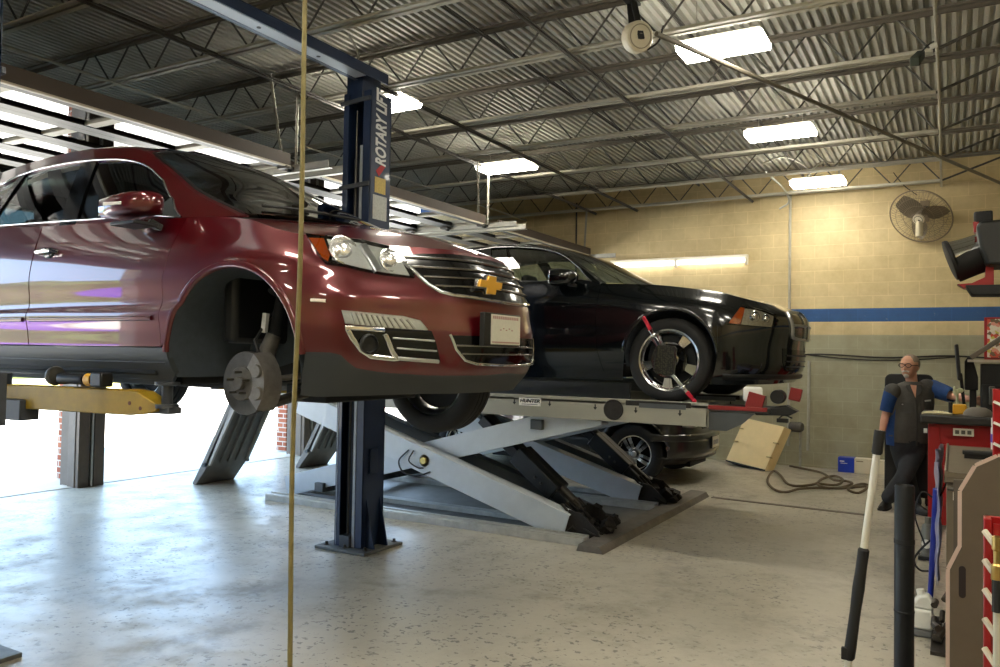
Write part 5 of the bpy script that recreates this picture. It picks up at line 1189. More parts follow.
# ================================================================== ALIGNMENT RACK
M_rack = mat('rack_grey_blue', (196, 203, 207), .38, .1, .15, .06, 6)
M_rackdk = mat('rack_dark_grey', (78, 82, 84), .45, .1, 0, .12, 8)
M_rackb = mat('rack_runway_grey', (156, 154, 140), .42, .05, .1, .05, 5)
M_base = mat('rack_base_grey', (176, 174, 166), .55, .15, 0, .25, 7)
M_grime = mat('grimy_black', (34, 30, 26), .7, .1, 0, .4, 30)
M_cyl = mat('cylinder_black', (26, 30, 34), .4, .2, 0, .15, 12)
rack = thing('alignment_rack', 'grey scissor wheel alignment rack raised under the black sedan', 'car lift', (-4.5, 7.6, 0))
RZ = 1.215
def rear_ramp(r, y0, y1):
    # rear approach ramp hanging to the floor
    q = MB()
    pr_ = [(-7.16, 1.08), (-7.22, 1.10), (-7.68, .30), (-7.86, .012), (-7.84, .0), (-7.80, .0), (-7.60, .24)]
    q.prism([(x, y0 + .02, z) for x, z in pr_], (0, y1 - y0 - .04, 0)); rp = q.build('approach_ramp', mat('ramp_grey', (128, 124, 118), .5, .2, 0, .15, 8), r, bevel=.004)
    for yy in (y0 + .02, y1 - .05):
        q = MB(); q.bar((-7.14, yy + .015, 1.06), (-7.60, yy + .015, .26), .03, .07, (1, 0, .5)); q.build('ramp_rib', mat('ramp_grey2', (176, 172, 164), .5), rp)
    for yy in np.linspace(y0 + .18, y1 - .2, 3):
        q = MB(); q.bar((-7.13, yy, 1.06), (-7.58, yy, .27), .02, .03, (1, 0, .5)); q.build('ramp_rib', MATS['ramp_grey'], rp)
    q = MB(); q.tube([(-7.63, y0 - .02, .25), (-7.63, y1 + .04, .25)], .025, 10); q.build('ramp_hinge', M_rackdk, rp, smooth=True)
    return r
def runway(y0, y1, near):
    q = MB()
    side = [(-7.15, RZ), (-2.15, RZ), (-2.15, RZ - .205), (-3.86, RZ - .205), (-3.86, RZ - .205), (-7.15, RZ - .205)]
    q.box(-7.15, -1.72, y0, y1, RZ - .02, RZ); q.box(-7.15, -1.72, y0, y0 + .02, RZ - .165, RZ + .03); q.box(-7.15, -2.15, y1 - .02, y1, RZ - .205, RZ); q.box(-1.74, -1.72, y0, y1, RZ - .165, RZ); q.box(-7.15, -7.13, y0, y1, RZ - .205, RZ)
    r = q.build('runway', M_rackb, rack, bevel=.004)
    q = MB(); q.box(-7.1, -2.6, y1 - .05, y1 - .01, RZ, RZ + .15); q.build('blocking_rail', M_rackdk, r, bevel=.004)  # dark rail added to block the bright gap under the car
    q = MB(); q.box(-2.42, -1.78, y0 + .04, y1 - .04, RZ, RZ + .006); q.build('turn_plate', M_rackdk, r)
    q = MB(); q.box(-2.42, -1.86, y0 - .004, y0 + .03, RZ - .02, RZ + .022); q.build('side_recess', M_grime, r)
    q = MB(); q.box(-2.30, -1.9, y0 - .008, y0 - .003, RZ - .034, RZ + .004); q.build('recess_plate', M_rackdk, r)
    q = MB(); q.lathe([(.0001, 0), (.088, 0), (.09, .008), (.082, .014), (.078, .008), (.03, .008), (.0001, .012)], (-2.53, y0, 1.152), (0, -1, 0), 28); q.build('side_roller', M_grime, r, smooth=True, ang=.5)
    for x, z in ((-3.50, 1.16), (-3.14, 1.16), (-2.70, 1.15), (-2.33, 1.14), (-1.95, 1.135)):
        q = MB(); z += .015
        q.prism([(x - .006, y0 - .001, z + .026), (x + .006, y0 - .001, z + .026), (x + .006, y0 - .001, z), (x + .018, y0 - .001, z), (x, y0 - .001, z - .024), (x - .018, y0 - .001, z), (x - .006, y0 - .001, z)], (0, -.002, 0)); q.build('arrow_mark', M_black_plastic, r)
    if not near: return rear_ramp(r, y0, y1)
    # front extension with red edge
    q = MB(); q.box(-1.72, -1.26, y0 + .02, y1, RZ - .035, RZ - .005); ex = q.build('front_extension', M_rackdk, r, bevel=.003)
    q = MB(); q.box(-1.72, -1.26, y0, y0 + .02, RZ - .02, RZ + .012); q.build('red_edge', mat('rack_red', (136, 30, 28), .45, 0, .1), ex, bevel=.002)
    q = MB(); q.prism([(-1.72, y0 + .03, RZ - .04), (-1.36, y0 + .03, RZ - .04), (-1.46, y0 + .03, RZ - .13), (-1.58, y0 + .03, RZ - .19), (-1.72, y0 + .03, RZ - .19)], (0, .02, 0)); q.build('support_bracket', M_rackdk, ex)
    # white and red stop plates with a black roller
    q = MB(); q.obox((-1.36, y0 + .05, RZ + .055), (.13, .03, .13), Euler((0, .25, 0)).to_matrix()); st = q.build('stop_plate', MATS['rack_red'], ex, bevel=.004)
    q = MB(); q.obox((-1.39, y0 + .10, RZ + .11), (.15, .04, .12)); q.build('stop_backing', M_white, st, bevel=.02)
    q = MB(); q.lathe([(.0001, 0), (.052, 0), (.056, .02), (.056, .1), (.052, .12), (.0001, .12)], (-1.21, y0 + .24, RZ + .095), (0, -1, 0), 20); q.build('stop_roller', M_black_plastic, st, smooth=True, ang=.5)
    q = MB(); q.obox((-1.09, y0 + .24, RZ + .115), (.09, .03, .10), Euler((0, .2, 0)).to_matrix()); q.build('stop_flag', MATS['rack_red'], st, bevel=.004)
    q = MB(); q.prism([(-1.40, y0 + .15, RZ - .02), (-1.15, y0 + .15, RZ + .03), (-1.06, y0 + .15, RZ - .015), (-1.12, y0 + .15, RZ - .05), (-1.38, y0 + .15, RZ - .06)], (0, .12, 0)); q.build('stop_foot', M_black_plastic, st, bevel=.01)
    return rear_ramp(r, y0, y1)
rn = runway(6.40, 7.02, True); rfar = runway(8.10, 8.72, False)
q = MB(); q.box(-3.45, -3.23, 6.396, 6.399, 1.147, 1.217); sg = q.build('name_sign', mat('sign_white', (244, 242, 234), .4), rn)
o = text('lettering', 'HUNTER', .044, (-3.34, 6.395, 1.190), (1, 0, 0), (0, 0, 1), mat('sign_ink', (22, 24, 26), .5), sg, .001, shear=.2, sx=1.18)
q = MB(); q.box(-3.42, -3.26, 6.394, 6.396, 1.158, 1.162); q.build('sign_line', MATS['sign_ink'], sg)
def scissor(y):
    def arm(name, x0, z0, x1, z1, yy, w, h, m):
        q = MB(); p0 = Vector((x0, yy, z0)); p1 = Vector((x1, yy, z1)); q.bar(p0, p1, .012, h); n = Vector((0, 1, 0)); t_ = (p1 - p0).normalized(); u = Vector((-t_.z, 0, t_.x))
        if u.z < 0: u = -u
        q.bar(p0 + u * (h / 2 - .006) + n * w / 2, p1 + u * (h / 2 - .006) + n * w / 2, w, .012); q.bar(p0 - u * (h / 2 - .006) + n * w / 2, p1 - u * (h / 2 - .006) + n * w / 2, w, .012); q.bar(p0 + n * w, p1 + n * w, .012, h)
        return q.build(name, m, rack, bevel=.003)
    a = arm('scissor_arm', -6.10, 1.06, -2.93, .11, y, .14, .24, M_rack)
    b_ = arm('scissor_arm', -6.42, .11, -2.70, 1.11, y + .17, .14, .22, M_rack)
    a2 = arm('scissor_arm', -6.10, 1.06, -2.93, .11, y + .44, .12, .24, M_rackdk)
    q = MB(); q.lathe([(.0001, .03), (.03, .03), (.036, .022), (.036, 0), (.06, 0), (.06, -.02)], (-4.44, y - .006, .57), (0, -1, 0), 20); q.build('pivot_pin', mat('brass_pin', (176, 160, 96), .35, .8), a, smooth=True, ang=.5)
    # hydraulic ram: dark paired plates and a cylinder
    q = MB(); p0 = Vector((-2.95, y + .36, .16)); p1 = Vector((-3.98, y + .36, .98)); q.bar(p0, p1, .20, .10); q.bar(p0.lerp(p1, .22), p0.lerp(p1, .62), .24, .17); rm = q.build('hydraulic_ram', M_cyl, rack, bevel=.01)
    q = MB(); q.tube([p0 + Vector((0, 0, .06)), p1 + Vector((0, 0, .06))], .045, 14); q.build('ram_rod', M_steel, rm, smooth=True)
    for f in (.34, .40):
        q = MB(); q.lathe([(.0001, .014), (.012, .014), (.014, 0)], p0.lerp(p1, f) + Vector((0, -.122, -.01)), (0, -1, 0), 8); q.build('ram_bolt', M_steel, rm)
    # base rails and hinge at the front
    q = MB(); q.box(-6.42, -2.70, y - .14, y - .02, 0, .065); q.box(-6.42, -2.70, y + .42, y + .54, 0, .065); br_ = q.build('base_rail', M_base, rack, bevel=.004)
    q = MB(); q.box(-6.42, -2.70, y - .135, y - .10, .065, .073); q.box(-6.42, -2.70, y - .05, y - .025, .065, .082); q.build('rail_lip', M_galv, br_)
    q = MB(); q.box(-6.42, -2.70, y - .02, y + .42, 0, .02); q.build('base_pan', mat('pan_grey', (104, 102, 96), .6, .2, 0, .3, 8), br_)
    q = MB()
    for i in range(12):
        x = -2.92 + .34 * random.random(); yy = y + .05 + .4 * random.random(); q.obox((x, yy, .06 + .12 * random.random()), (.03 + .07 * random.random(), .04 + .08 * random.random(), .05 + .12 * random.random()), Euler((random.random(), random.random(), random.random())).to_matrix())
    for i in range(5):
        y_ = y + .05 + .09 * i; q.tube(catmull([(-3.0, y_, .3), (-2.86, y_ + .02, .16), (-2.72, y_ - .03, .09), (-2.64, y_, .06)], 5), .012, 6)
    q.prism([(-2.95, y + .03, .03), (-2.62, y + .03, .03), (-2.64, y + .03, .10), (-2.80, y + .03, .24), (-2.92, y + .03, .26)], (0, .02, 0)); q.prism([(-2.95, y + .42, .03), (-2.62, y + .42, .03), (-2.64, y + .42, .10), (-2.80, y + .42, .24), (-2.92, y + .42, .26)], (0, .02, 0))
    q.build('hinge_bracket', M_grime, br_)
scissor(6.33); scissor(8.16)
for x in (-5.9, -3.3):
    q = MB(); q.box(x - .06, x + .06, 6.45, 8.5, .1 if x < -5 else .93, .2 if x < -5 else 1.02); q.build('cross_tube', M_rackdk, rack, bevel=.006)
q = MB(); q.prism([(-2.70, 6.04, 0), (-2.46, 6.04, 0), (-2.50, 6.04, .055), (-2.68, 6.04, .06)], (0, 3.22, 0)); q.build('base_cross_plate', mat('plate_brown_grey', (112, 106, 98), .5, .25, 0, .25, 9), rack, bevel=.003)
q = MB(); q.box(-6.3, -2.62, 6.9, 8.0, .0, .012); q.build('base_floor_plate', mat('base_sheet', (120, 116, 108), .5, .3, 0, .2, 5), rack)
q = MB(); q.tube(catmull([(-4.62, 6.31, .66), (-4.72, 6.29, .55), (-4.66, 6.29, .44), (-4.5, 6.3, .42), (-4.36, 6.31, .47)], 6), .008, 6); q.tube(catmull([(-4.56, 6.31, .66), (-4.6, 6.29, .56), (-4.5, 6.3, .50), (-4.44, 6.31, .5)], 6), .008, 6); q.build('hydraulic_hose', M_black_plastic, rack, smooth=True)
# rolling jack between the runways
t = thing('rolling_jack', 'dark rolling jack bridge between the runways under the black sedan', 'jack', (-3.6, 7.56, 1.0))
q = MB(); q.box(-4.0, -3.55, 7.03, 8.09, 1.06, 1.16); jb = q.build('jack_beam', M_cyl, t, bevel=.01)
q = MB(); q.box(-3.95, -3.6, 7.3, 7.8, 1.16, 1.28); q.build('jack_saddle', M_grime, t, bevel=.01)
# alignment target clamped on the near front wheel
wc_ = Vector((-1.1 - 1.03, 7.55 - .81 - .135, 1.22 + .365))
t = thing('wheel_clamp', 'wheel alignment target clamp with red tipped arms on the front wheel of the black sedan', 'wheel clamp', wc_)
Rr = Euler((0, .09, 0)).to_matrix()
q = MB(); pl = []
for (x, z) in ((-.09, -.105), (-.07, -.125), (.07, -.125), (.09, -.105), (.09, .105), (.07, .125), (-.07, .125), (-.09, .105)): pl.append(wc_ + Rr @ Vector((x, -.06, z)))
q.prism(pl, (0, .03, 0)); m_tg, nt, b = nodes_of('target_dots')
tc = nt.nodes.new('ShaderNodeTexCoord').outputs['Object']; vo = nt.nodes.new('ShaderNodeTexVoronoi'); vo.inputs['Scale'].default_value = 60; vo.inputs['Randomness'].default_value = .6; nt.links.new(tc, vo.inputs['Vector'])
nt.links.new(ramp(nt, vo.outputs['Distance'], [(0, (74, 72, 54)), (.3, (66, 64, 50)), (.45, (20, 21, 19)), (1, (20, 21, 19))]), b.inputs['Base Color']); b.inputs['Roughness'].default_value = .35
tg = q.build('target_board', m_tg, t, bevel=.004)
for s in (-1, 1):
    q = MB(); q.bar(wc_ + Rr @ Vector((s * .085, -.062, -.10)), wc_ + Rr @ Vector((s * .085, -.062, .10)), .014, .012, (0, 1, 0)); q.build('board_rail', M_darkchrome, tg)
for (a, b2) in (((-.02, .06), (-.20, .36)), ((.06, -.12), (.25, -.34))):
    v0 = wc_ + Vector((a[0], -.04, a[1])); v1 = wc_ + Vector((b2[0], -.03, b2[1]))
    q = MB(); q.bar(v0, v0.lerp(v1, .72), .03, .018, (0, 1, 0)); q.ball(v0.lerp(v1, .5), .025, 10); ar = q.build('clamp_arm', M_chrome, t, bevel=.003)
    q = MB(); q.bar(v0.lerp(v1, .66), v1, .034, .024, (0, 1, 0), .028, .02); q.ball(v1, .018, 10); q.build('red_tip', mat('tip_red', (186, 22, 50), .4), ar, bevel=.003)
q = MB(); q.lathe([(.0001, 0), (.04, 0), (.045, .05), (.0001, .05)], wc_ + Vector((0, .0, 0)), (0, -1, 0), 20); q.build('clamp_hub', M_alu, t, smooth=True, ang=.5)
# ================================================================== THINGS AT THE RIGHT AND ALONG THE BACK WALL
M_redbox = mat('toolbox_red', (158, 18, 22), .35, .1, .4)
M_blk = mat('matt_black', (22, 22, 22), .6)
M_panel = mat('brown_grey_board', (92, 80, 64), .65, 0, 0, .12, 5)
M_tan = mat('tan_slab', (236, 210, 156), .7, 0, 0, .05, 6)
M_skin = mat('skin', (204, 150, 122), .5, 0, 0, .05, 30)
# wall fan
fc = Vector((-.40, 12.34, 3.62)); ax = Vector((-.30, -.76, -.60)).normalized()
t = thing('wall_fan', 'round wire caged fan mounted high on the tan block wall', 'fan', (-.41, 12.5, 3.3))
ea = ax.cross(Vector((0, 0, 1))).normalized(); eb = ax.cross(ea); R_ = .405
def ring(q, r, h, w=.006): q.tube([fc + ax * h + (ea * math.cos(s) + eb * math.sin(s)) * r for s in np.linspace(0, 2 * PI, 41)], w, 6, False)
M_fan = mat('fan_cage_grey', (140, 126, 104), .45, .5)
q = MB(); ring(q, R_, 0, .010)
for r, h in ((.31, .055), (.20, .075), (.10, .085)): ring(q, r, h, .003)
for r, h in ((.31, -.12), (.16, -.14)): ring(q, r, h, .003)
for i in range(56):
    s = 2 * PI * i / 56; d_ = ea * math.cos(s) + eb * math.sin(s)
    q.tube([fc + d_ * .07 + ax * .088, fc + d_ * .2 + ax * .075, fc + d_ * .31 + ax * .055, fc + d_ * R_], .0022, 4)
    if i % 2 == 0: q.tube([fc + d_ * R_, fc + d_ * .31 - ax * .12, fc + d_ * .16 - ax * .14], .002, 4)
q.build('fan_cage', M_fan, t, smooth=True)
q = MB(); q.lathe([(.0001, .095), (.07, .095), (.078, .085), (.078, .07), (.0001, .07)], fc, ax, 28); hb = q.build('hub_badge', mat('badge_cream', (214, 204, 180), .4), t, smooth=True, ang=.5)
q = MB(); q.lathe([(.05, .0955), (.058, .0955), (.058, .097), (.05, .097)], fc, ax, 24); q.obox(fc + ax * .0965 + Vector((.012, 0, 0)), (.03, .004, .03)); q.build('badge_ring', mat('badge_ink', (60, 52, 44), .5), hb)
bl = thing
for i in range(3):
    s0 = 2 * PI * i / 3 + 1.2; q = MB(); rows = []
    for k in range(7):
        r = .06 + .30 * k / 6; wd = .10 + .13 * math.sin(PI * min(1, k / 6 * .8 + .15)); row = []
        for j in range(7):
            s = s0 + (j / 6 - .5) * wd / max(r, .12) * 1.1; row.append(fc + (ea * math.cos(s) + eb * math.sin(s)) * r + ax * ((j / 6 - .5) * .09 - .02))
        rows.append(row)
    q.grid(rows); q.grid([[p - ax * .004 for p in r] for r in rows]); q.build('fan_blade', mat('blade_alu', (112, 102, 86), .35, .6), t, smooth=True)
q = MB(); q.lathe([(.0001, -.20), (.06, -.20), (.075, -.17), (.075, -.02), (.05, .02), (.0001, .02)], fc, ax, 20); q.build('motor', mat('motor_dark', (72, 62, 50), .5, .3), t, smooth=True, ang=.6)
q = MB(); q.bar(fc - ax * .14, (-.36, 12.71, 3.75), .06, .06); q.bar((-.36, 12.70, 3.60), (-.36, 12.70, 3.9), .12, .03, (0, 1, 0)); q.build('wall_bracket', M_fan, t, bevel=.004)
q = MB(); q.lathe([(.045, 0), (.048, .2), (.0001, .2)], fc + ax * .05 + Vector((-.0, 0, -.05)), (0, 0, -1), 20); q.build('motor_cover', mat('badge_cream2', (196, 184, 156), .5), t, smooth=True, ang=.5)
q = MB(); q.tube(catmull([(-.45, 12.5, 3.95), (-.62, 12.45, 4.1), (-.75, 12.5, 4.3)], 6), .006, 6); q.build('power_cord', M_blk, t)
# ceiling hose reel
rc_ = Vector((-2.06, 5.59, 4.0))
t = thing('hose_reel', 'pale round hose reel hanging under the ceiling beside a light panel', 'hose reel', rc_)
rax = Vector((.75, -.62, -.2)).normalized()
q = MB(); q.lathe([(.0001, -.05), (.105, -.05), (.115, -.04), (.115, .03), (.105, .042), (.05, .046), (.0001, .046)], rc_, rax, 32); dr = q.build('reel_drum', mat('reel_cream', (216, 208, 186), .45, 0, 0, .06, 12), t, smooth=True, ang=.5)
q = MB(); q.lathe([(.082, .046), (.09, .046), (.09, .05), (.082, .05)], rc_, rax, 28); q.lathe([(.0001, .046), (.022, .046), (.022, .056), (.0001, .056)], rc_, rax, 16); q.build('drum_rim', mat('reel_grey', (150, 142, 124), .5), dr)
q = MB(); q.bar(rc_ + rax * .06 + Vector((0, 0, -.02)), rc_ + rax * .03 + Vector((-.05, 0, .28)), .05, .015, rax); q.bar(rc_ - rax * .06 + Vector((0, 0, -.02)), rc_ - rax * .03 + Vector((-.05, 0, .28)), .05, .015, rax); q.bar(rc_ + Vector((-.05, -.08, .28)), rc_ + Vector((-.05, .08, .28)), .09, .02); q.bar(rc_ + Vector((-.05, 0, .28)), rc_ + Vector((-.05, 0, .47)), .04, .04); q.build('mount', M_blk, t, bevel=.003)
q = MB(); q.tube(catmull([rc_ + Vector((.06, .05, -.09)), rc_ + Vector((.13, .1, -.02)), rc_ + Vector((.16, .12, .1))], 6), .008, 6); q.build('hose_end', M_blk, t)
# dangling cord plug
t = thing('cord_drop', 'dark green cord connector dangling below a ceiling joist', 'cord', (-.22, 6.4, 3.70))
q = MB(); q.tube(catmull([(-.14, 6.9, 4.08), (-.17, 6.7, 3.99), (-.2, 6.6, 3.92), (-.215, 6.52, 3.86)], 5), .007, 6); q.build('cord', M_blk, t)
q = MB(); q.bar((-.212, 6.53, 3.87), (-.25, 6.42, 3.78), .055, .055, (1, 0, 0), .07, .07); q.build('connector', mat('connector_green', (46, 54, 42), .5), t, bevel=.008)
q = MB(); q.tube([(-.115, 6.92, 4.06), (-.165, 6.92, 4.05)], .02, 10); q.build('ceiling_hook', M_white, t)
# alignment camera head on its beam
t = thing('alignment_camera', 'black and chrome camera head on a red and black arm high at the right', 'alignment camera', (.3, 7.35, 0))
cw = lambda x, y, Y=7.15: Vector(at(x, y, 1, Y))
RTv = Vector((CM[0][0], CM[0][1], 0)).normalized(); FWv = Vector((CM[2][0], CM[2][1], 0)).normalized()
cax = (RTv * .86 + Vector((0, 0, 1)) * .34 - FWv * .42).normalized(); c0 = cw(949.5, 261, 7.35)
q = MB(); q.lathe([(.0001, -.004), (.15, -.004), (.165, .0), (.168, .02), (.16, .035), (.0001, .035)], c0, cax, 36); hd = q.build('end_cap', M_blk, t, smooth=True, ang=.6)
q = MB(); q.lathe([(.150, .03), (.138, .12), (.132, .28)], c0, cax, 40, 0, 2 * PI); q.build('chrome_barrel', M_chrome, hd, smooth=True)
q = MB(); q.lathe([(.154, .03), (.146, .12), (.14, .26), (.12, .26)], c0 + Vector((0, 0, -.035)), cax, 40); q.build('barrel_underside', M_blk, hd, smooth=True)
def px_prism(q, pts, Y, dep): q.prism([cw(x, y, Y) for x, y in pts], (0, dep, 0))
q = MB(); px_prism(q, [(976, 225), (981, 220.5), (1004, 219), (1040, 222), (1040, 264), (987, 265), (980, 246)], 7.05, .42); q.build('camera_hood', mat('hood_black', (26, 28, 27), .45), t, bevel=.03, seg=3)
q = MB(); px_prism(q, [(974, 211.5), (993, 210), (993, 222), (974, 224)], 7.2, .14); q.build('top_housing', M_blk, t, bevel=.012)
q = MB(); px_prism(q, [(973, 222), (979, 221), (978, 232), (974, 232)], 7.2, .1); q.build('top_bracket', M_redbox, t)
q = MB(); px_prism(q, [(957, 284), (972, 283), (985, 277), (986, 266), (994, 266), (994, 288), (964, 288)], 7.22, .16); q.build('red_bracket', M_redbox, t, bevel=.004)
q = MB(); px_prism(q, [(965, 285), (972, 295), (1075, 295), (1075, 283)], 7.15, .24); q.build('beam_arm', M_blk, t, bevel=.01)
q = MB(); q.box(.86, 1.0, 7.10, 7.36, .02, 2.9); q.box(.6, 1.3, 6.95, 7.5, 0, .03); q.build('tower', M_blk, t, bevel=.01)
# poster on the wall
t = thing('wall_poster', 'red framed colourful poster board on the back wall by the alignment console', 'poster', (.7, 12.69, 1.8))
q = MB(); q.box(.36, 1.15, 12.685, 12.715, 1.66, 2.235); q.build('poster_frame', M_redbox, t, bevel=.003)
m_po, nt, b = nodes_of('poster_print'); tc = nt.nodes.new('ShaderNodeTexCoord').outputs['Object']; vo = nt.nodes.new('ShaderNodeTexVoronoi'); vo.inputs['Scale'].default_value = 22; nt.links.new(tc, vo.inputs['Vector'])
sp = nt.nodes.new('ShaderNodeSeparateColor'); nt.links.new(vo.outputs['Color'], sp.inputs[0])
nt.links.new(ramp(nt, sp.outputs[0], [(0, (224, 206, 190)), (.3, (206, 84, 60)), (.5, (230, 220, 204)), (.68, (120, 96, 70)), (.82, (200, 190, 90)), (.92, (220, 150, 130))], 'CONSTANT'), b.inputs['Base Color'])
q = MB(); q.box(.395, 1.12, 12.678, 12.686, 1.69, 2.21); q.build('poster_sheet', m_po, t)
# leaning tan slab and the small pump behind it
t = thing('tan_panel', 'tan slab shaped panel leaning on the grey wall beside the coiled cable', 'panel', (-2.6, 12.1, 0))
pa = Vector((-3.0, 12.20, .0)); pb = Vector((-2.36, 11.86, .0)); xd = (pb - pa).normalized(); nd = Vector((xd.y, -xd.x, 0)); 
if nd.y > 0: nd = -nd
up = (Vector((0, 0, 1)) * .93 - nd * .30 + xd * .10).normalized(); wd = .69; hg = .68; th = .17
fn = xd.cross(up).normalized(); fn = fn if fn.y < 0 else -fn
sk = up * hg + xd * .10
P0 = pa + Vector((0, 0, .075)); P1 = pb + Vector((0, 0, .0)); xv = P1 - P0
q = MB(); q.prism([P0, P1, P1 + sk, P0 + sk], -fn * th); q.build('slab', M_tan, t, bevel=.008)
q = MB()
for f, g in ((.06, .45), (.05, .75), (.97, .3), (.98, .62)): q.obox(P0 + xv * f + sk * g + fn * .002, (.07, .05, .014), Matrix(((xd[0], fn[0], up[0]), (xd[1], fn[1], up[1]), (xd[2], fn[2], up[2]))))
q.build('slab_clips', mat('tan_dark', (176, 150, 100), .7), t)
q = MB(); q.prism([P0 - Vector((0, 0, .02)) + fn * .004, P1 - Vector((0, 0, .0)) + fn * .004, P1 + up * .02 + fn * .004, P0 + up * .0 + fn * .004], -fn * th); q.build('bottom_edge', M_blk, t)
t = thing('pump', 'small grey and black pump on a pipe behind the tan panel', 'pump', (-2.0, 12.45, .35))
q = MB(); q.lathe([(.0001, 0), (.07, 0), (.075, .02), (.075, .15), (.06, .18), (.0001, .18)], (-2.1, 12.4, .62), (.9, -.3, 0), 20); q.build('pump_body', M_cast, t, smooth=True, ang=.5)
q = MB(); q.obox((-2.22, 12.42, .70), (.16, .08, .06)); q.tube(catmull([(-2.3, 12.42, .7), (-2.2, 12.4, .78), (-2.08, 12.42, .74)], 5), .012, 6); q.build('pump_head', M_blk, t, bevel=.006)
q = MB(); q.tube([(-1.98, 12.5, .02), (-1.98, 12.5, .62)], .018, 8); q.bar((-1.98, 12.5, .6), (-2.1, 12.42, .64), .03, .03); q.build('stand_pipe', M_galv, t)
# coiled cable on the floor
def floor_pts(pl, z=.012): return [at(x, y, 2, z) for x, y in pl]
pth = [(790, 466), (806, 470), (822, 475), (834, 480), (846, 482), (852, 486), (838, 488), (818, 489), (800, 491), (786, 492), (775, 491), (768, 485), (769, 476), (774, 472), (780, 477), (788, 484), (800, 487), (815, 486), (822, 479), (834, 477), (843, 482), (836, 485), (818, 485), (826, 490), (846, 488), (858, 488), (868, 489), (858, 493), (848, 490), (862, 486), (872, 487)]
fp = [Vector(p) for p in floor_pts(pth)]
for i, p in enumerate(fp): p.z = .012 + .014 * (i % 3)
t = thing('power_cable', 'brown cable lying coiled on the floor by the grey wall', 'cable', (-2, 11.6, 0))
q = MB(); q.tube([Vector(p) for p in catmull([tuple(p) for p in fp], 5)], .016, 8); q.build('cable', mat('cable_brown', (92, 78, 56), .6), t, smooth=True)
# blue and white cartons at the foot of the wall
t = thing('blue_carton', 'small bright blue carton at the foot of the grey wall', 'box', (-1.35, 12.52, 0))
q = MB(); q.box(-1.455, -1.24, 12.46, 12.66, 0, .21); q.build('carton', mat('carton_blue', (26, 62, 190), .45), t, bevel=.004)
q = MB(); q.box(-1.43, -1.37, 12.456, 12.46, .15, .165); q.box(-1.42, -1.33, 12.456, 12.46, .125, .133); q.build('carton_print', M_white, t)
t = thing('white_carton', 'small white carton standing beside the blue one at the wall', 'box', (-1.1, 12.52, 0))
q = MB(); q.box(-1.235, -.95, 12.45, 12.66, 0, .21); q.build('carton', mat('carton_white', (224, 216, 196), .5), t, bevel=.004)
q = MB(); q.box(-1.21, -1.12, 12.446, 12.45, .165, .18); q.build('carton_print', mat('print_grey', (150, 140, 120), .6), t)
t = thing('plastic_jug_cap', 'white carton behind the technician by the wall', 'box', (-.85, 12.55, 0))
q = MB(); q.box(-.94, -.80, 12.47, 12.66, 0, .20); q.build('carton', MATS['carton_white'], t, bevel=.004); t.name = 'carton'
# floor strip seam
q = MB(); sa = at(712, 497.5, 2, 0); sb_ = at(872, 516, 2, 0); q.bar(Vector(sa) + Vector((0, 0, .004)), Vector(sb_) + Vector((0, 0, .004)), .075, .008); o = q.build('floor_strip', mat('strip_dark', (104, 96, 84), .6), None, bevel=.002); o['kind'] = 'structure'
# creeper board behind the technician
t = thing('creeper_board', 'black padded board with rounded corners standing upright behind the technician', 'board', (-.64, 10.0, 0))
q = MB(); pts = []
for cx_, cz_, a0 in ((.19, 1.40, 0), (-.19, 1.40, PI / 2), (-.19, .16, PI), (.19, .16, 1.5 * PI)):
    for k in range(6): a = a0 + PI / 2 * k / 5; pts.append((-.44 + cx_ * .92 + .07 * math.cos(a), 10.06, cz_ + .07 * math.sin(a)))
q.prism(pts, (0, .06, 0)); q.build('board', mat('board_black', (30, 30, 30), .55), t, bevel=.012)
for x in (-.57, -.27):
    for z in (.04,):
        q = MB(); q.lathe([(.0001, 0), (.04, 0), (.04, .03), (.0001, .03)], (x, 10.10, .042), (1, 0, 0), 16); q.build('caster', M_blk, t, smooth=True, ang=.5)
q = MB(); q.box(-.58, -.26, 10.12, 10.16, .1, .14); q.box(-.59, -.56, 10.12, 10.16, .02, 1.2); q.box(-.28, -.25, 10.12, 10.16, .02, 1.2); q.build('board_frame', M_steel, t)
# red workbench with black top
t = thing('workbench', 'red steel workbench with a thick black top beside the technician', 'workbench', (.5, 9.2, 0))
q = MB(); q.box(-.28, 1.35, 8.62, 9.52, 1.02, 1.105); q.build('bench_top', mat('bench_top_black', (36, 34, 32), .5), t, bevel=.018, seg=3)
q = MB(); q.box(-.12, 1.3, 8.735, 9.46, .05, 1.02); q.build('cabinet', M_redbox, t, bevel=.005)
for x, y in ((-.215, 8.72), (-.215, 9.42), (1.22, 8.72), (1.22, 9.42)):
    q = MB(); q.box(x, x + .10, y, y + .06, 0, 1.02); q.build('leg', M_redbox, t, bevel=.004)
for k in range(3):
    q = MB(); q.box(-.10, .9, 8.715, 8.735, .24 + k * .2, .42 + k * .2); dw = q.build('drawer', M_redbox, t, bevel=.004)
    q = MB(); q.box(.0, .7, 8.70, 8.716, .395 + k * .2, .405 + k * .2); q.build('drawer_pull', M_alu, dw)
q = MB(); q.box(-.005, .165, 8.684, 8.689, .915, .985); st = q.build('outlet_strip', mat('outlet_cream', (222, 214, 196), .4), t, bevel=.002)
for k in range(3):
    q = MB(); q.box(.012 + k * .05, .045 + k * .05, 8.681, 8.684, .932, .968); q.build('outlet', mat('outlet_dark', (96, 90, 80), .5), st)
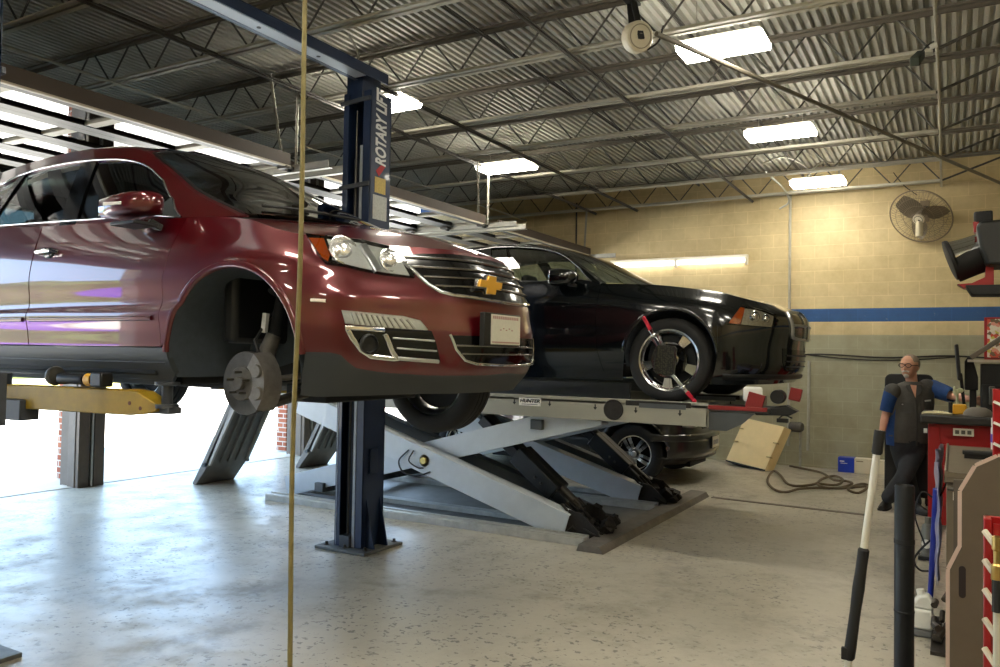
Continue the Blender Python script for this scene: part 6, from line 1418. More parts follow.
# things on the bench
t = thing('drop_mat', 'crumpled pale rag lying on the black bench top', 'rag', (-.16, 8.78, 1.105)); t.name = 'shop_rag'
q = MB(); n_ = 14; rows = []
for i in range(n_):
    rows.append([(-.27 + .26 * i / (n_ - 1), 8.66 + .16 * j / 8, 1.107 + .012 + .028 * abs(math.sin(i * 1.7 + j * 2.3)) * math.sin(PI * i / (n_ - 1)) * math.sin(PI * j / 8)) for j in range(9)])
q.grid(rows); q.grid([[(p[0], p[1], 1.106) for p in r] for r in rows]); q.build('cloth', mat('rag_cream', (214, 204, 166), .9, 0, 0, .2, 40), t, smooth=True)
t = thing('yellow_case', 'small yellow and black tool case on the bench under the technicians hand', 'tool case', (.03, 9.0, 1.105))
q = MB(); q.box(-.01, .11, 8.9, 9.05, 1.105, 1.20); q.build('case', mat('case_yellow', (232, 172, 34), .5), t, bevel=.012)
q = MB(); q.box(-.045, -.012, 8.9, 9.05, 1.105, 1.22); q.build('case_end', M_blk, t, bevel=.006)
t = thing('grey_cap', 'grey cloth cap lying on the bench top below the yellow case', 'cap', (.1, 8.75, 1.105)); t.name = 'cloth_cap'
q = MB(); q.lathe([(.125, 0), (.12, .03), (.10, .06), (.06, .08), (.0001, .085)], (.20, 8.76, 1.106), (0, 0, 1), 20); q.prism([(.05, 8.68, 1.107), (.13, 8.66, 1.107), (.13, 8.79, 1.107), (.06, 8.77, 1.107)], (0, 0, .008)); q.build('cap', mat('cap_grey', (112, 106, 98), .85), t, smooth=True)
t = thing('work_glove', 'pair of pale green and white gloves bunched against the black monitor', 'glove', (.05, 8.9, 1.2))
q = MB(); q.ball((.02, 9.16, 1.31), .03, 10, (.9, .8, 1.2)); q.ball((.055, 9.16, 1.33), .026, 10, (1.2, .8, 1.0)); q.ball((.005, 9.15, 1.345), .018, 10, (.7, .7, 1.5)); q.tube([(.03, 9.2, 1.105), (.03, 9.18, 1.30)], .012, 8); q.build('glove', mat('glove_pale', (204, 206, 168), .8), t, smooth=True)
t = thing('computer_monitor', 'black monitor seen nearly edge on at the left end of the bench equipment', 'monitor', (.05, 9.1, 1.105))
q = MB(); q.obox((.035, 9.24, 1.61), (.03, .36, .36), Euler((0, -.08, .02)).to_matrix()); q.build('screen', M_blk, t, bevel=.01)
q = MB(); q.bar((.10, 9.42, 1.11), (.06, 9.38, 1.5), .04, .03, (1, 0, 0)); q.box(.02, .18, 9.36, 9.48, 1.105, 1.12); q.build('stand', M_blk, t, bevel=.005)
t = thing('monitor_back', 'second black monitor tilted back behind the edge on one', 'monitor', (.16, 9.15, 1.105)); t.name = 'computer_monitor'
q = MB(); q.prism([(.095, 9.34, 1.33), (.095, 9.34, 1.62), (.13, 9.34, 1.68), (.165, 9.34, 1.66), (.215, 9.34, 1.46), (.215, 9.34, 1.33)], (0, .10, 0)); q.build('screen', M_blk, t, bevel=.012)
q = MB(); q.box(.14, .2, 9.38, 9.44, 1.105, 1.34); q.build('stand', M_blk, t, bevel=.005)
t = thing('console_cabinet', 'black alignment console body on the bench below a pale shelf edge', 'console', (.5, 9.1, 1.105))
q = MB(); q.box(.235, 1.1, 9.26, 9.5, 1.105, 1.60); q.prism([(.235, 9.26, 1.11), (.235, 9.26, 1.40), (.235, 9.16, 1.2), (.235, 9.12, 1.11)], (.85, 0, 0)); q.build('console_body', M_blk, t, bevel=.01)
q = MB(); q.box(.12, 1.1, 9.22, 9.5, 1.615, 1.64); q.build('console_shelf', mat('shelf_pale', (196, 188, 170), .5), t, bevel=.004)
q = MB(); q.box(.30, .35, 9.10, 9.16, 1.20, 1.38); q.obox((.33, 9.09, 1.34), (.06, .02, .05)); q.build('console_scanner', mat('scanner_grey', (84, 82, 76), .4), t, bevel=.006)
q = MB(); q.bar((.15, 9.3, 1.66), (.44, 9.3, 1.88), .05, .05); q.build('console_arm', mat('arm_grey_brown', (110, 100, 88), .6), t, bevel=.01)
t = thing('spray_can', 'white and purple spray can on the back of the brown cart top', 'can', (.17, 6.7, 1.0))
q = MB(); q.lathe([(.0001, 0), (.033, 0), (.033, .15), (.025, .17)], (.265, 6.75, .985), (0, 0, 1), 20); cn = q.build('can', M_white, t, smooth=True, ang=.5)
q = MB(); q.lathe([(.0335, .05), (.0335, .11)], (.265, 6.75, .985), (0, 0, 1), 20); q.build('can_label', mat('label_purple', (92, 70, 170), .5), cn)
q = MB(); q.lathe([(.026, .165), (.03, .17), (.03, .225), (.0001, .23)], (.265, 6.75, .985), (0, 0, 1), 20); q.build('cap', M_white, t, smooth=True, ang=.5)
# brown-grey tool cart
t = thing('tool_cart', 'brown grey tool cart with a label on its front standing before the red bench', 'cart', (.3, 6.0, 0))
m_ct = mat('cart_brown_grey', (112, 102, 86), .45, .2, .1, .1, 6)
q = MB(); q.box(-.045, .75, 5.15, 6.85, .955, .985); q.box(-.045, .75, 5.15, 5.165, .93, .985); q.box(-.045, -.03, 5.15, 6.85, .93, 1.0); q.build('cart_top', m_ct, t, bevel=.004)
q = MB(); q.box(-.03, .74, 5.2, 6.8, .12, .90); q.build('cart_body', mat('cart_dark', (52, 50, 46), .6), t, bevel=.006)
for x, y in ((-.035, 5.16), (.70, 5.16), (-.035, 6.78), (.7, 6.78)):
    q = MB(); q.box(x, x + .04, y, y + .04, .1, .96); q.build('cart_post', m_ct, t, bevel=.003)
    q = MB(); q.lathe([(.0001, 0), (.05, 0), (.05, .03), (.0001, .03)], (x, y + .02, .05), (1, 0, 0), 16); q.build('caster', M_blk, t, smooth=True, ang=.5)
lx = float(at(953, 475, 1, 5.13)[0]); q = MB(); q.box(lx, lx + .085, 5.128, 5.134, .835, .89); lb = q.build('cart_label', mat('label_white', (220, 212, 196), .5), t)
q = MB(); q.box(lx, lx + .085, 5.126, 5.128, .882, .89)
for k in range(4): q.box(lx + .01 + k * .018, lx + .022 + k * .018, 5.126, 5.128, .847, .866)
q.build('label_print', mat('label_ink', (150, 80, 70), .6), lb)
q = MB(); q.tube([(-.03, 5.12, .90), (.2, 5.12, .885)], .012, 8); q.ball((.07, 5.12, .905), .018, 10); q.build('cart_handle', M_steel, t, smooth=True)
t = thing('bench_brush', 'long black bristle brush lying on the brown cart top', 'brush', (.2, 6.1, .985))
q = MB(); q.box(.05, .42, 5.98, 6.05, 1.01, 1.035); q.build('brush_back', M_blk, t, bevel=.006)
q = MB(); q.box(.06, .41, 5.985, 6.045, .985, 1.012); q.build('bristles', mat('bristle_black', (26, 24, 22), .9, 0, 0, .3, 90), t)
# plastic sheet hanging down the cart side
m_pl = mat('clear_blue_plastic', (150, 150, 178), .3, 0, .3, .25, 9, .3, stretch=(1, 1, .3))
t = thing('plastic_sheet', 'crinkled blue tinted plastic sheet hanging at the side of the brown cart', 'plastic sheet', (-.09, 5.6, .3))
rows = []
for i in range(26):
    z = 1.005 - .70 * i / 25; rows.append([(-.062 - .035 * (1 - (j / 13 - .5) ** 2 * 2) + .009 * math.sin(j * 2.1 + i * .15) + .004 * math.sin(i * .9 - j), 5.25 + 1.45 * j / 13, z + .012 * math.sin(j * 1.7)) for j in range(14)])
q = MB(); q.grid(rows); q.grid([[(p[0] + .008, p[1], p[2]) for p in r] for r in rows]); q.build('sheet', m_pl, t, smooth=True)
# dark board with a notched outline
t = thing('notched_board', 'tall brown grey end board with clipped corners and a pale edge', 'board', (.1, 3.6, 0))
Yb = 3.60; ol = [(-.012, 0), (-.012, .79), (.028, .885), (.028, 1.10), (.078, 1.20), (.15, 1.243), (.34, 1.25), (.34, 0)]
q = MB(); q.prism([(x, Yb, z) for x, z in ol], (0, .018, 0)); bd_ = q.build('board', M_panel, t, bevel=.002)
q = MB()
for (a, b_) in zip(ol[:-2], ol[1:-1]): q.bar((a[0] - .002, Yb + .008, a[1]), (b_[0] - .002, Yb + .008, b_[1]), .024, .006, (0, 1, 0))
q.build('edge_band', mat('edge_pale', (196, 172, 158), .5), bd_)
q = MB(); pts = [(.03 + .012 * math.cos(a), Yb - .002, .80 + .012 * math.sin(a)) for a in np.linspace(0, PI, 7)] + [(.03 + .012 * math.cos(a), Yb - .002, .70 + .012 * math.sin(a)) for a in np.linspace(PI, 2 * PI, 7)]
q.prism(pts, (0, .003, 0)); q.build('hand_slot', mat('slot_dark', (30, 18, 16), .7), bd_)
q = MB(); q.box(-.02, .33, Yb + .02, Yb + .42, 0, .04); q.box(-.015, .33, Yb + .02, Yb + .42, .5, .52); q.box(.0, .33, Yb + .35, Yb + .37, 0, 1.1); q.build('rack_shelves', mat('rack_brown', (88, 80, 70), .6), t)
# red peg rack with pale pegs
t = thing('peg_rack', 'red rack of pale slanted pegs at the right edge', 'rack', (.15, 2.8, 0))
q = MB(); q.box(.078, .098, 2.78, 2.84, 0, 1.14); q.box(.078, .5, 2.83, 2.845, 0, 1.14); q.build('rack_frame', M_redbox, t, bevel=.003)
for k in range(12):
    z = 1.08 - k * .086
    q = MB(); q.tube([(.080, 2.77, z + .025), (.135, 2.70, z - .045)], .009, 10); q.build('peg', mat('peg_cream', (206, 196, 176), .5), t, smooth=True)
q = MB(); q.box(.10, .2, 2.70, 2.71, 1.08, 1.14); q.build('rack_tag', M_redbox, t)
t = thing('brass_nozzle', 'pale rod with a brass nozzle hanging on the red peg rack', 'nozzle', (.13, 2.68, .3))
q = MB(); q.tube([(.108, 2.67, .02), (.108, 2.67, .98)], .011, 10); q.build('rod', mat('rod_cream', (196, 192, 176), .4), t, smooth=True)
q = MB(); q.lathe([(.011, 0), (.016, .01), (.016, .05), (.01, .055), (.01, .09), (.014, .095), (.014, .13), (.0001, .135)], (.108, 2.67, .98), (0, 0, 1), 14); q.build('nozzle', mat('brass', (190, 160, 96), .3, 1.0), t, smooth=True, ang=.5)
q = MB(); q.tube([(.108, 2.665, .90), (.108, 2.665, .99)], .014, 10); q.build('grip', M_blk, t)
t = thing('tag_rack', 'red upright strip with white tags above the cart at the right edge', 'rack', (.2, 4.5, 0))
q = MB(); q.box(.163, .4, 4.5, 4.53, 0, 1.48); q.build('rack_panel', M_redbox, t, bevel=.004)
for k in range(5):
    z = 1.42 - k * .10
    q = MB(); q.bar((.166, 4.49, z), (.24, 4.49, z - .035), .012, .03, (0, 1, 0)); q.build('tag', M_white, t)
# bollard
t = thing('bollard', 'black steel pipe bollard standing in front of the cart', 'bollard', (-.195, 4.1, 0))
q = MB(); q.lathe([(.0001, 0), (.042, 0), (.042, 1.03), (.038, 1.038), (.034, 1.03), (.034, .95), (.0001, .95)], (-.195, 4.1, 0), (0, 0, 1), 32); q.build('pipe', mat('bollard_black', (24, 26, 28), .4, .2, 0, .2, 30), t, smooth=True, ang=.5)
q = MB(); q.lathe([(.042, 0), (.0437, .003), (.0437, .02), (.042, .023)], (-.195, 4.1, .77), (0, 0, 1), 32); q.lathe([(.042, 0), (.0432, .002), (.0432, .008), (.042, .01)], (-.195, 4.1, .46), (0, 0, 1), 32); q.lathe([(.06, 0), (.09, 0), (.09, .015), (.05, .018)], (-.195, 4.1, 0), (0, 0, 1), 32); q.build('collar', M_blk, t, smooth=True, ang=.5)
# floor jack with its long pale handle standing up
t = thing('floor_jack', 'long white jack handle with black foam grips leaning upright in the foreground', 'floor jack', (-.39, 3.6, 0))
b0 = Vector((-.392, 3.6, .22)); b1 = Vector((-.262, 3.6, 1.32)); hv = b1 - b0
q = MB(); q.tube([b0, b0 + hv * 1.0], .0145, 16); hn = q.build('handle', mat('handle_white', (214, 210, 198), .35, .2), t, smooth=True)
q = MB(); q.lathe([(.0155, 0), (.022, .01), (.023, .05), (.021, .2), (.024, .3), (.0215, .38), (.0225, .46), (.0155, .47)], b0 + hv * .135, hv, 20); q.build('foam_grip', M_blk, hn, smooth=True)
q = MB(); q.obox(b0 + hv * .16 + Vector((-.016, -.012, 0)), (.03, .02, .05)); q.build('grip_latch', M_blk, hn, bevel=.004)
q = MB(); q.tube([b0 + hv * .915, b0 + hv * 1.0], .021, 16); q.tube([b0 + hv * .91, b0 + hv * .918], .018, 16); q.build('end_grip', M_blk, hn, smooth=True, bevel=.002)
q = MB(); q.tube([b0 + hv * .23, b0 + hv * .5], .004, 6); q.build('handle_stripe', M_alu, hn)
q = MB(); q.tube([b0 - hv * .06, b0 + hv * .03], .022, 14); q.build('handle_socket', M_redbox, t, smooth=True)
for s in (-1, 1):
    q = MB(); q.prism([(-.42, 3.6 + s * .09, .05), (.10, 3.6 + s * .09, .04), (.16, 3.6 + s * .09, .08), (.10, 3.6 + s * .09, .13), (-.36, 3.6 + s * .09, .20), (-.44, 3.6 + s * .09, .16)], (0, .012, 0)); q.build('side_plate', M_redbox, t, bevel=.003)
for x, s in ((-.40, -1), (-.40, 1), (.10, -1), (.10, 1)):
    q = MB(); q.lathe([(.0001, 0), (.045, 0), (.045, .035), (.0001, .035)], (x, 3.6 + s * .11, .046), (0, s, 0), 18); q.build('caster', M_blk, t, smooth=True, ang=.5)
q = MB(); q.tube([(-.40, 3.5, .13), (-.40, 3.70, .13)], .02, 10); q.lathe([(.0001, 0), (.05, 0), (.055, .02), (.0001, .02)], (.08, 3.6, .12), (0, 0, 1), 16); q.build('jack_cross', M_steel, t, smooth=True)
# jug, bottle jack, blue pole, black cord
t = thing('plastic_jug', 'white plastic jug with a grey foot on the floor behind the bollard', 'jug', (-.155, 5.35, 0))
q = MB(); q.box(-.205, -.105, 5.28, 5.40, .0, .045); jb = q.build('jug_base', mat('jug_grey', (110, 110, 108), .5), t, bevel=.012)
q = MB(); q.box(-.207, -.103, 5.278, 5.402, .045, .16); q.prism([(-.207, 5.29, .16), (-.10, 5.29, .16), (-.10, 5.29, .21), (-.13, 5.29, .245), (-.175, 5.29, .235), (-.2, 5.29, .2)], (0, .1, 0)); q.build('jug_body', mat('jug_white', (226, 224, 212), .4), t, bevel=.014, seg=3)
q = MB(); q.lathe([(.0001, 0), (.022, 0), (.022, .03), (.0001, .03)], (-.165, 5.34, .235), (-.2, 0, 1), 14); q.build('jug_cap', MATS['jug_white'], t, smooth=True, ang=.5)
t = thing('bottle_jack', 'small grey bottle jack on the floor under the red bench leg', 'jack', (-.18, 7.4, 0))
q = MB(); q.box(-.25, -.11, 7.33, 7.47, 0, .03); q.build('jack_foot', M_blk, t, bevel=.006)
q = MB(); q.lathe([(.0001, .03), (.055, .03), (.055, .05), (.048, .06), (.048, .26), (.04, .28), (.025, .29), (.025, .34), (.0001, .34)], (-.18, 7.4, 0), (0, 0, 1), 20); q.build('jack_cylinder', mat('jack_grey', (120, 120, 112), .45, .3), t, smooth=True, ang=.5)
q = MB(); q.lathe([(.0001, .0), (.035, .0), (.035, .04), (.0001, .04)], (-.19, 7.34, .13), (0, -1, .3), 16); q.build('jack_valve', M_white, t, smooth=True, ang=.5)
t = thing('blue_pole', 'blue mop pole leaning on the side of the brown cart', 'pole', (-.12, 5.5, 0))
q = MB(); q.tube([(-.125, 5.55, .10), (-.09, 5.35, .86)], .016, 12); q.build('pole', mat('pole_blue', (36, 52, 150), .35), t, smooth=True)
q = MB(); q.obox((-.128, 5.555, .07), (.045, .05, .14)); q.build('pole_socket', M_white, t, bevel=.006)
q = MB(); q.obox((-.12, 5.56, .02), (.12, .16, .04)); q.build('mop_plate', M_blk, t, bevel=.006)
t = thing('black_cord', 'black cord looping down from the red bench leg', 'cord', (-.2, 6.6, .3))
q = MB(); q.tube(catmull([at(952, 470, 1, 6.2), at(938, 498, 1, 6.2), at(922, 492, 1, 6.2), at(915, 515, 1, 6.2), at(925, 545, 1, 6.2)], 6) , .006, 6); q.tube(catmull([at(937, 535, 1, 5.9), at(922, 548, 1, 5.9), at(914, 560, 1, 5.9), at(920, 570, 1, 5.9), at(932, 571, 1, 5.9)], 6), .007, 6); q.build('cord', M_blk, t, smooth=True)
t = thing('cart_clutter', 'dark metal clutter of fittings on the floor beside the brown cart', 'parts', (-.05, 5.2, 0)); t.name = 'pump_fittings'
q = MB(); random.seed(4)
for i in range(14):
    x = -.10 + .12 * random.random(); y = 5.0 + .35 * random.random(); z = .02 + .3 * random.random(); q.tube([(x, y, z), (x + .06 * random.random() - .03, y + .05, z + .05 * random.random())], .012 + .018 * random.random(), 8)
q.box(-.11, .03, 5.0, 5.4, 0, .02); q.build('fittings', mat('fitting_dark', (66, 60, 54), .5, .5, 0, .3, 30), t); t['kind'] = 'stuff'
# ================================================================== THE TECHNICIAN
PF = 8.70
def hp(x, y, d=0.0):
    r = CM.T @ np.array([(x - CX) / FPX, (y - CY) / FPX, 1.0]); return Vector(CP + r * (PF - d))
RT = Vector(CM[0]); RT.z = 0; RT.normalize(); TO = Vector(-CM[2]); TO.z = 0; TO.normalize(); UPV = Vector((0, 0, 1))
def fr(f, r): 
    """unit vector: f towards the camera, r to the picture's right"""
    return (TO * f + RT * r).normalized()
def blob(q, c, rx, ry, rz, right, n=20):
    right = Vector(right).normalized(); fwd = UPV.cross(right) * -1; R = Matrix((right, fwd, UPV)).transposed(); q.ball(c, 1.0, n, (rx, ry, rz), R)
def limb(q, pts, rs, n=14):
    P = catmull([tuple(p) for p in pts], 6); r = [float(v[0]) for v in catmull([(a, 0, 0) for a in rs], 6)]
    q.tube([Vector(p) for p in P], r, n); q.ball(P[0], r[0], 12); q.ball(P[-1], r[-1], 12)
def soft(o, voxel, it=4):
    md = o.modifiers.new('remesh', 'REMESH'); md.mode = 'VOXEL'; md.voxel_size = voxel; md.use_smooth_shade = True
    sm = o.modifiers.new('smooth', 'SMOOTH'); sm.factor = .5; sm.iterations = it
    dg = bpy.context.evaluated_depsgraph_get(); me = bpy.data.meshes.new_from_object(o.evaluated_get(dg)); old = o.data
    for m in old.materials:
        if m.name not in [x.name for x in me.materials if x]: me.materials.append(m)
    o.modifiers.clear(); o.data = me; me.shade_smooth(); return o
man = thing('person', 'grey haired man in glasses and grey blue work shirt leaning on the red bench', 'person', hp(905, 511))
man.location.z = 0
F_head = fr(.62, -.78); R_head = Vector((F_head.y, -F_head.x, 0))          # faces the picture's left, three quarter view
if R_head.dot(TO) < 0 and False: R_head = -R_head
hc = hp(909.5, 366.5)
shR, elR, wrR = hp(890, 392, .0), hp(885.5, 415, -.02), hp(881.5, 435, .06)
shL, elL, wrL = hp(931, 389, 0), hp(955, 396.5, .28), hp(972, 399.5, .56)
hipR, hipL = hp(901, 446, 0), hp(917, 446, 0)
q = MB()
# head
blob(q, hc + UPV * .018, .090, .104, .112, R_head); blob(q, hc - UPV * .045 + F_head * .028, .069, .074, .080, R_head)
q.ball(hc - UPV * .098 + F_head * .058, .032, 12)                                    # chin
for s in (-1, 1): q.ball(hc - UPV * .02 + F_head * .062 + R_head * s * .036, .030, 10)   # cheeks
q.tube([hc + UPV * .012 + F_head * .094, hc - UPV * .028 + F_head * .118, hc - UPV * .034 + F_head * .104], [.012, .018, .014], 10); q.ball(hc - UPV * .03 + F_head * .112, .017, 10)
q.tube([hc + UPV * .034 + F_head * .088 - R_head * .045, hc + UPV * .038 + F_head * .097, hc + UPV * .034 + F_head * .088 + R_head * .045], .013, 10)   # brow
q.tube([hc - UPV * .062 + F_head * .088 - R_head * .022, hc - UPV * .06 + F_head * .094, hc - UPV * .062 + F_head * .088 + R_head * .022], .009, 8)     # lips
for s in (-1, 1):
    e = hc - UPV * .008 + R_head * s * .084 - F_head * .012; blob(q, e, .012, .022, .034, R_head, 12); blob(q, e - UPV * .025 + F_head * .004, .01, .012, .014, R_head, 10)
nk = hp(912.5, 387)
limb(q, [hc - UPV * .06 - F_head * .02, nk, hp(913, 394)], [.062, .06, .075])
# torso, pelvis under the clothes
limb(q, [hp(912, 396), hp(911, 415), hp(910, 440)], [.12, .13, .13]); limb(q, [shR, hp(912, 391), shL], [.055, .08, .055]); limb(q, [hipR, hp(909, 443), hipL], [.085, .1, .085])
# arms and hands
limb(q, [shR, shR.lerp(elR, .5), elR, elR.lerp(wrR, .35), wrR], [.056, .05, .042, .042, .028]); limb(q, [shL, shL.lerp(elL, .5), elL, elL.lerp(wrL, .35), wrL], [.056, .05, .043, .042, .029])
def hand(q, w, d, side, curl):
    """palm and five fingers hanging from the wrist w along d; side: thumb side"""
    d = d.normalized(); s = (side - d * side.dot(d)).normalized(); nrm_ = d.cross(s)
    q.tube([w, w + d * .03, w + d * .085], [.026, .034, .036], 12)
    for k, (off, L) in enumerate(((.030, .072), (.010, .082), (-.010, .076), (-.029, .06))):
        b0 = w + d * .088 + s * off; q.tube([b0 - d * .02, b0, b0 + (d + nrm_ * curl * .5).normalized() * L * .5, b0 + (d + nrm_ * curl * .5).normalized() * L * .5 + (d * .6 + nrm_ * curl * 1.2).normalized() * L * .5], [.011, .0105, .0095, .0075], 8)
    b0 = w + d * .03 + s * .03; q.tube([b0 - s * .01, b0 + (s * .6 + d * .7).normalized() * .04, b0 + (s * .35 + d + nrm_ * curl * .5).normalized() * .075], [.014, .012, .009], 8)
hand(q, wrR, (hp(880, 443, .08) - wrR), TO * 1.0 - RT * .2, .5)
hand(q, wrL, (hp(982, 403, .64) - wrL), TO * .3 + UPV * .8, -.3)
# legs under the trousers
fR = [hipL, hp(904, 476, .14), hp(888.5, 497, .10)]; bR = [hipR, hp(908, 478, -.06), hp(914.5, 502, -.10)]
limb(q, fR, [.075, .052, .04]); limb(q, bR, [.075, .052, .04])
body = q.build('body', M_skin, man, smooth=True); soft(body, .0085, 3)
body['label'] = 'bare face neck and forearms'
# eyes behind the glasses
for s in (-1, 1):
    q = MB(); q.ball(hc + UPV * .012 + F_head * .079 + R_head * s * .033, .013, 12); ey = q.build('eye', mat('eye_white', (232, 226, 220), .2), man, smooth=True)
    q = MB(); q.ball(hc + UPV * .012 + F_head * .0885 + R_head * s * .033, .006, 10); q.build('iris', mat('iris_dark', (58, 44, 34), .2), ey, smooth=True)
q = MB()
for s in (-1, 1):
    g0 = hc + UPV * .012 + F_head * .108 + R_head * s * .036
    q.tube([g0 + R_head * .031 * math.cos(a) + UPV * .021 * math.sin(a) for a in np.linspace(0, 2 * PI, 17)], .0042, 6, False)
    q.tube([g0 + R_head * s * .031, hc + UPV * .014 + F_head * .04 + R_head * s * .088, hc + UPV * .008 - F_head * .015 + R_head * s * .09], .004, 6)
q.tube([hc + UPV * .016 + F_head * .110 - R_head * .006, hc + UPV * .016 + F_head * .110 + R_head * .006], .004, 6)
q.build('glasses', M_blk, man, smooth=True)
# hair: thin on top, grey at the sides; moustache and goatee
m_hair = mat('grey_hair', (132, 118, 102), .8, 0, 0, .35, 120)
q = MB(); blob(q, hc + UPV * .026 - F_head * .016, .098, .107, .111, R_head, 32); hair = q.build('hair', m_hair, man, smooth=True)
me = hair.data; bm = bmesh.new(); bm.from_mesh(me); off = hair.matrix_world.translation if False else man.location
kill = []
for v in bm.verts:
    p = v.co + man.location - hc; f = p.dot(F_head); z = p.z
    if f > .075 - max(0, z - .06) * .2 or z < -.06 or (z < .045 and f > .012): kill.append(v)
bmesh.ops.delete(bm, geom=kill, context='VERTS'); bm.to_mesh(me); bm.free()
m_beard = mat('grey_beard', (206, 196, 184), .9, 0, 0, .3, 160)
q = MB(); q.tube([hc - UPV * .058 + F_head * .088 - R_head * .036, hc - UPV * .046 + F_head * .106, hc - UPV * .058 + F_head * .088 + R_head * .036], [.009, .012, .009], 8); q.build('moustache', m_beard, man, smooth=True)
q = MB(); blob(q, hc - UPV * .098 + F_head * .072, .030, .026, .030, R_head, 12); q.build('goatee', m_beard, man, smooth=True)
# shirt
m_shirt = mat('work_shirt_grey', (74, 72, 68), .85, 0, 0, .14, 24, .15); m_blue = mat('shirt_blue', (24, 60, 112), .85, 0, 0, .14, 24, .15)
q = MB(); FB = fr(.96, -.28); RB = Vector((FB.y, -FB.x, 0)); RB = RB if RB.dot(RT) > 0 else -RB
rows = []
for (x, y, rx, ry) in ((912.5, 381.5, .082, .075), (912, 384, .135, .095), (911.5, 387.5, .205, .115), (911, 393, .235, .13), (911, 402, .232, .145), (910, 413, .225, .16), (909, 425, .222, .17), (908.5, 436, .222, .165), (908.5, 442, .215, .155)):
    c = hp(x, y); n_ = 30; row = []
    for k in range(n_ + 1):
        a = 2 * PI * k / n_; w = .008 * math.sin(a * 5 + y * .35) + .005 * math.sin(a * 9 - y * .6); row.append(c + RB * (rx + w) * math.cos(a) + FB * (ry + w) * math.sin(a))
    rows.append(row)
q.ball(shR + RT * .03 + UPV * .005, .092, 16); q.ball(shL - RT * .045 + UPV * .01, .10, 16)
q.grid(rows); q.grid([[c_ * .985 + hp(910, 415) * .015 + Vector((0, 0, 0)) for c_ in r] for r in rows]); sh = q.build('shirt', m_shirt, man, smooth=True, ang=1.2)
for nm, A, Bp, r0, r1 in (('sleeve', shR + RT * .01 - UPV * .02, shR.lerp(elR, .84), .078, .068), ('sleeve', shL + RT * .02 + UPV * .005, shL.lerp(elL, .90), .098, .078)):
    q = MB(); mid = A.lerp(Bp, .5); P_ = [A, mid, Bp]; d_ = (Bp - A).normalized()
    q.tube(P_, [r0, (r0 + r1) / 2 * 1.02, r1], 18, False); q.ball(A, r0, 16); q.lathe([(r1, 0), (r1 * .9, -.01), (r1 * .88, -.06)], Bp, d_, 18)
    q.build(nm, m_blue, sh, smooth=True, ang=.9)['label'] = 'short blue sleeve'
q = MB(); rr_ = []
for (x, y, rx, ry) in ((911, 403, .227, .147), (910, 413, .227, .164), (909, 425, .228, .174), (908.5, 436, .228, .169), (908.5, 445.5, .221, .159)):
    c = hp(x, y); rr_.append([c + RB * rx * math.cos(a) + FB * ry * math.sin(a) for a in np.linspace(PI - .75, PI + .5, 10)])
q.grid(rr_); q.build('side_panel', m_blue, sh, smooth=True)
q = MB(); rr_ = []
for (x, y, rx, ry) in ((911, 403, .227, .147), (910, 413, .227, .164), (909, 425, .228, .174), (908.5, 436, .228, .169), (908.5, 445.5, .221, .159)):
    c = hp(x, y); rr_.append([c + RB * rx * math.cos(a) + FB * ry * math.sin(a) for a in np.linspace(-.5, .35, 8)])
q.grid(rr_); q.build('side_panel', m_blue, sh, smooth=True)
# collar, placket, pockets, name patch
def onchest(x, y, lift=.012):
    """point of the shirt front under the photograph's pixel"""
    best = None
    for rx_, (xx, yy, rx, ry) in enumerate(((911.5, 393, .215, .125), (911, 402, .225, .145), (910, 413, .222, .16), (909, 425, .222, .17), (908.5, 436, .222, .165))):
        pass
    ys = [388.5, 393, 402, 413, 425, 436, 445.5]; rxs = [.15, .215, .225, .222, .222, .222, .215]; rys = [.10, .125, .145, .16, .17, .165, .155]; xs = [912, 911.5, 911, 910, 909, 908.5, 908.5]
    rx = np.interp(y, ys, rxs); ry = np.interp(y, ys, rys); c = hp(np.interp(y, ys, xs), y); dx = (x - np.interp(y, ys, xs)) * PF / FPX
    ca = dx / (rx * RB.dot(RT)); ca = max(-.95, min(.95, ca + .12)); sa = math.sqrt(1 - ca * ca); return c + RB * rx * ca + FB * (ry + lift) * sa
for pts in (((903.5, 385), (907, 384), (908.5, 395), (904.5, 391)), ((917, 384), (912.5, 384.5), (911, 396), (916.5, 391.5))):
    q = MB(); q.prism([onchest(a, b_, .02 if k_ in (2, 3) else .0) for k_, (a, b_) in enumerate(pts)], FB * .014); q.build('collar', mat('collar_grey', (60, 58, 55), .85), sh, bevel=.004)
q = MB(); q.tube([onchest(910.5, y, .006) for y in (399, 408, 418, 428, 438, 444)], .010, 6); q.build('placket', mat('collar_grey', (60, 58, 55), .85), sh, smooth=True)
q = MB(); q.prism([onchest(906.8, 384.5, .004), onchest(912.5, 385, .004), onchest(910, 397, .006)], FB * .01); q.build('open_neck', M_skin, body)
for x in (902, 919):
    q = MB(); q.prism([onchest(x - 5, 402, .004), onchest(x + 5, 402, .004), onchest(x + 5, 411, .004), onchest(x, 413, .004), onchest(x - 5, 411, .004)], FB * .006); q.build('chest_pocket', mat('pocket_grey', (66, 64, 60), .85), sh)
q = MB(); q.prism([onchest(918, 399.2, .012), onchest(924, 398.6, .012), onchest(924, 400.2, .012), onchest(918, 400.8, .012)], FB * .004); q.build('name_patch', mat('patch_white', (222, 220, 212), .7), sh)
q = MB(); q.ball(onchest(899, 404, .012), .009, 8); q.build('button', M_alu, sh)
q = MB(); q.obox(onchest(918, 429, .02), (.035, .02, .05)); q.build('clip_tag', M_white, sh, bevel=.003)
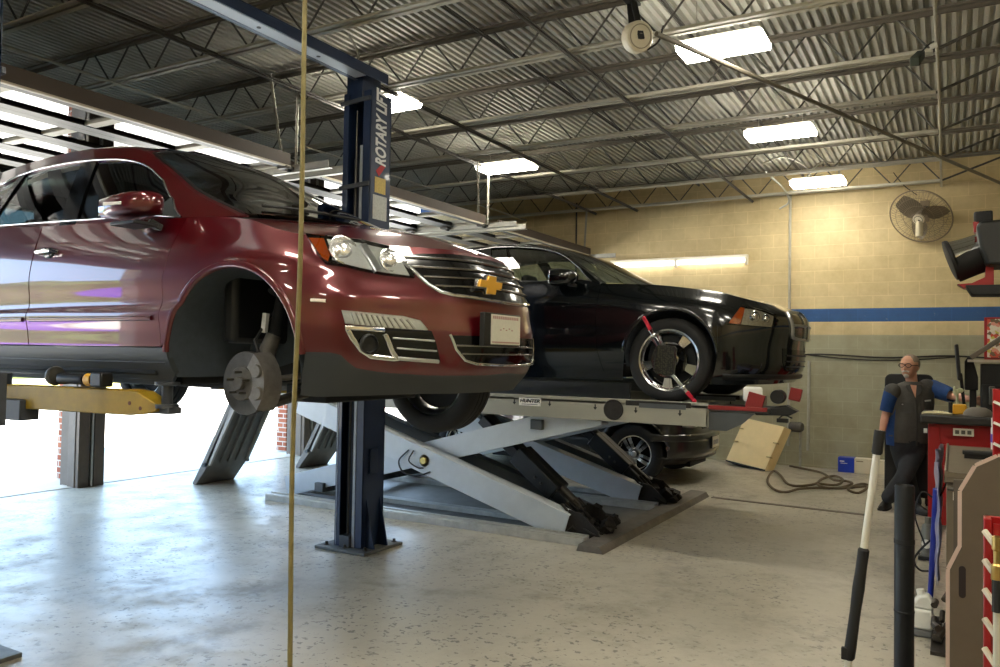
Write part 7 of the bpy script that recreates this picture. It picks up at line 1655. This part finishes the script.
# trousers, shoes, belt line
m_tr = mat('charcoal_trousers', (44, 47, 52), .85, 0, 0, .15, 20, .15)
q = MB(); limb(q, [hp(909, 440), hp(909, 447)], [.165, .16]); limb(q, [hipL, hipL.lerp(fR[1], .5), fR[1], fR[1].lerp(fR[2], .5), fR[2] + UPV * .0], [.118, .105, .085, .08, .076]); limb(q, [hipR, hipR.lerp(bR[1], .5), bR[1], bR[1].lerp(bR[2], .5), bR[2]], [.118, .105, .084, .08, .076])
tr = q.build('trousers', m_tr, man, smooth=True); soft(tr, .014, 3)
def shoe(an, toe_dir):
    q = MB(); d_ = toe_dir.normalized(); s_ = Vector((-d_.y, d_.x, 0)); base = Vector((an.x, an.y, 0)); rows = []
    for k, (f, w, h) in enumerate(((-.085, .022, .07), (-.07, .036, .10), (-.02, .042, .125), (.04, .045, .10), (.10, .050, .075), (.16, .046, .055), (.195, .03, .04))):
        c = base + d_ * f; rows.append([c + s_ * w * math.cos(a) + UPV * (max(0, math.sin(a)) * h + .012 + (.0 if math.sin(a) > 0 else math.sin(a) * .012)) for a in np.linspace(0, 2 * PI, 17)])
    q.grid(rows); q.add(rows[0][:-1], [tuple(range(16))]); q.add(rows[-1][:-1], [tuple(range(16))]); so_ = q.build('shoe', mat('shoe_black', (24, 24, 25), .55), man, smooth=True, ang=.9)
    q = MB(); rows = []
    for f, w in ((-.09, .024), (-.07, .04), (.04, .05), (.10, .054), (.16, .05), (.2, .03)): rows.append([base + d_ * f + s_ * w, base + d_ * f - s_ * w])
    vs = [r[0] for r in rows] + [r[1] for r in rows[::-1]]; q.prism(vs, UPV * .018); q.build('sole', M_rubber, so_)
shoe(Vector(at(886.5, 503, 2, .06)), TO * .8 - RT * .7); shoe(Vector(at(914.5, 508, 2, .05)), TO * .9 + RT * .25)
w = bpy.data.worlds.new('world'); SC.world = w; w.use_nodes = True
bg = w.node_tree.nodes['Background']
bg.inputs['Color'].default_value = (.48, .70, 1.0, 1); bg.inputs['Strength'].default_value = 2.5
sun = bpy.data.lights.new('sun', 'SUN'); sun.energy = 22; sun.angle = .009; sun.color = (1, .96, .88)
so = bpy.data.objects.new('sun', sun); COL.objects.link(so)
so.rotation_euler = Vector((-.5, .35, -.79)).to_track_quat('-Z', 'Y').to_euler()
SC.cycles.max_bounces = 10; SC.cycles.diffuse_bounces = 5; SC.cycles.glossy_bounces = 5; SC.cycles.transparent_max_bounces = 16
SC.cycles.sample_clamp_indirect = 8.0
SC.cycles.caustics_reflective = False; SC.cycles.caustics_refractive = False
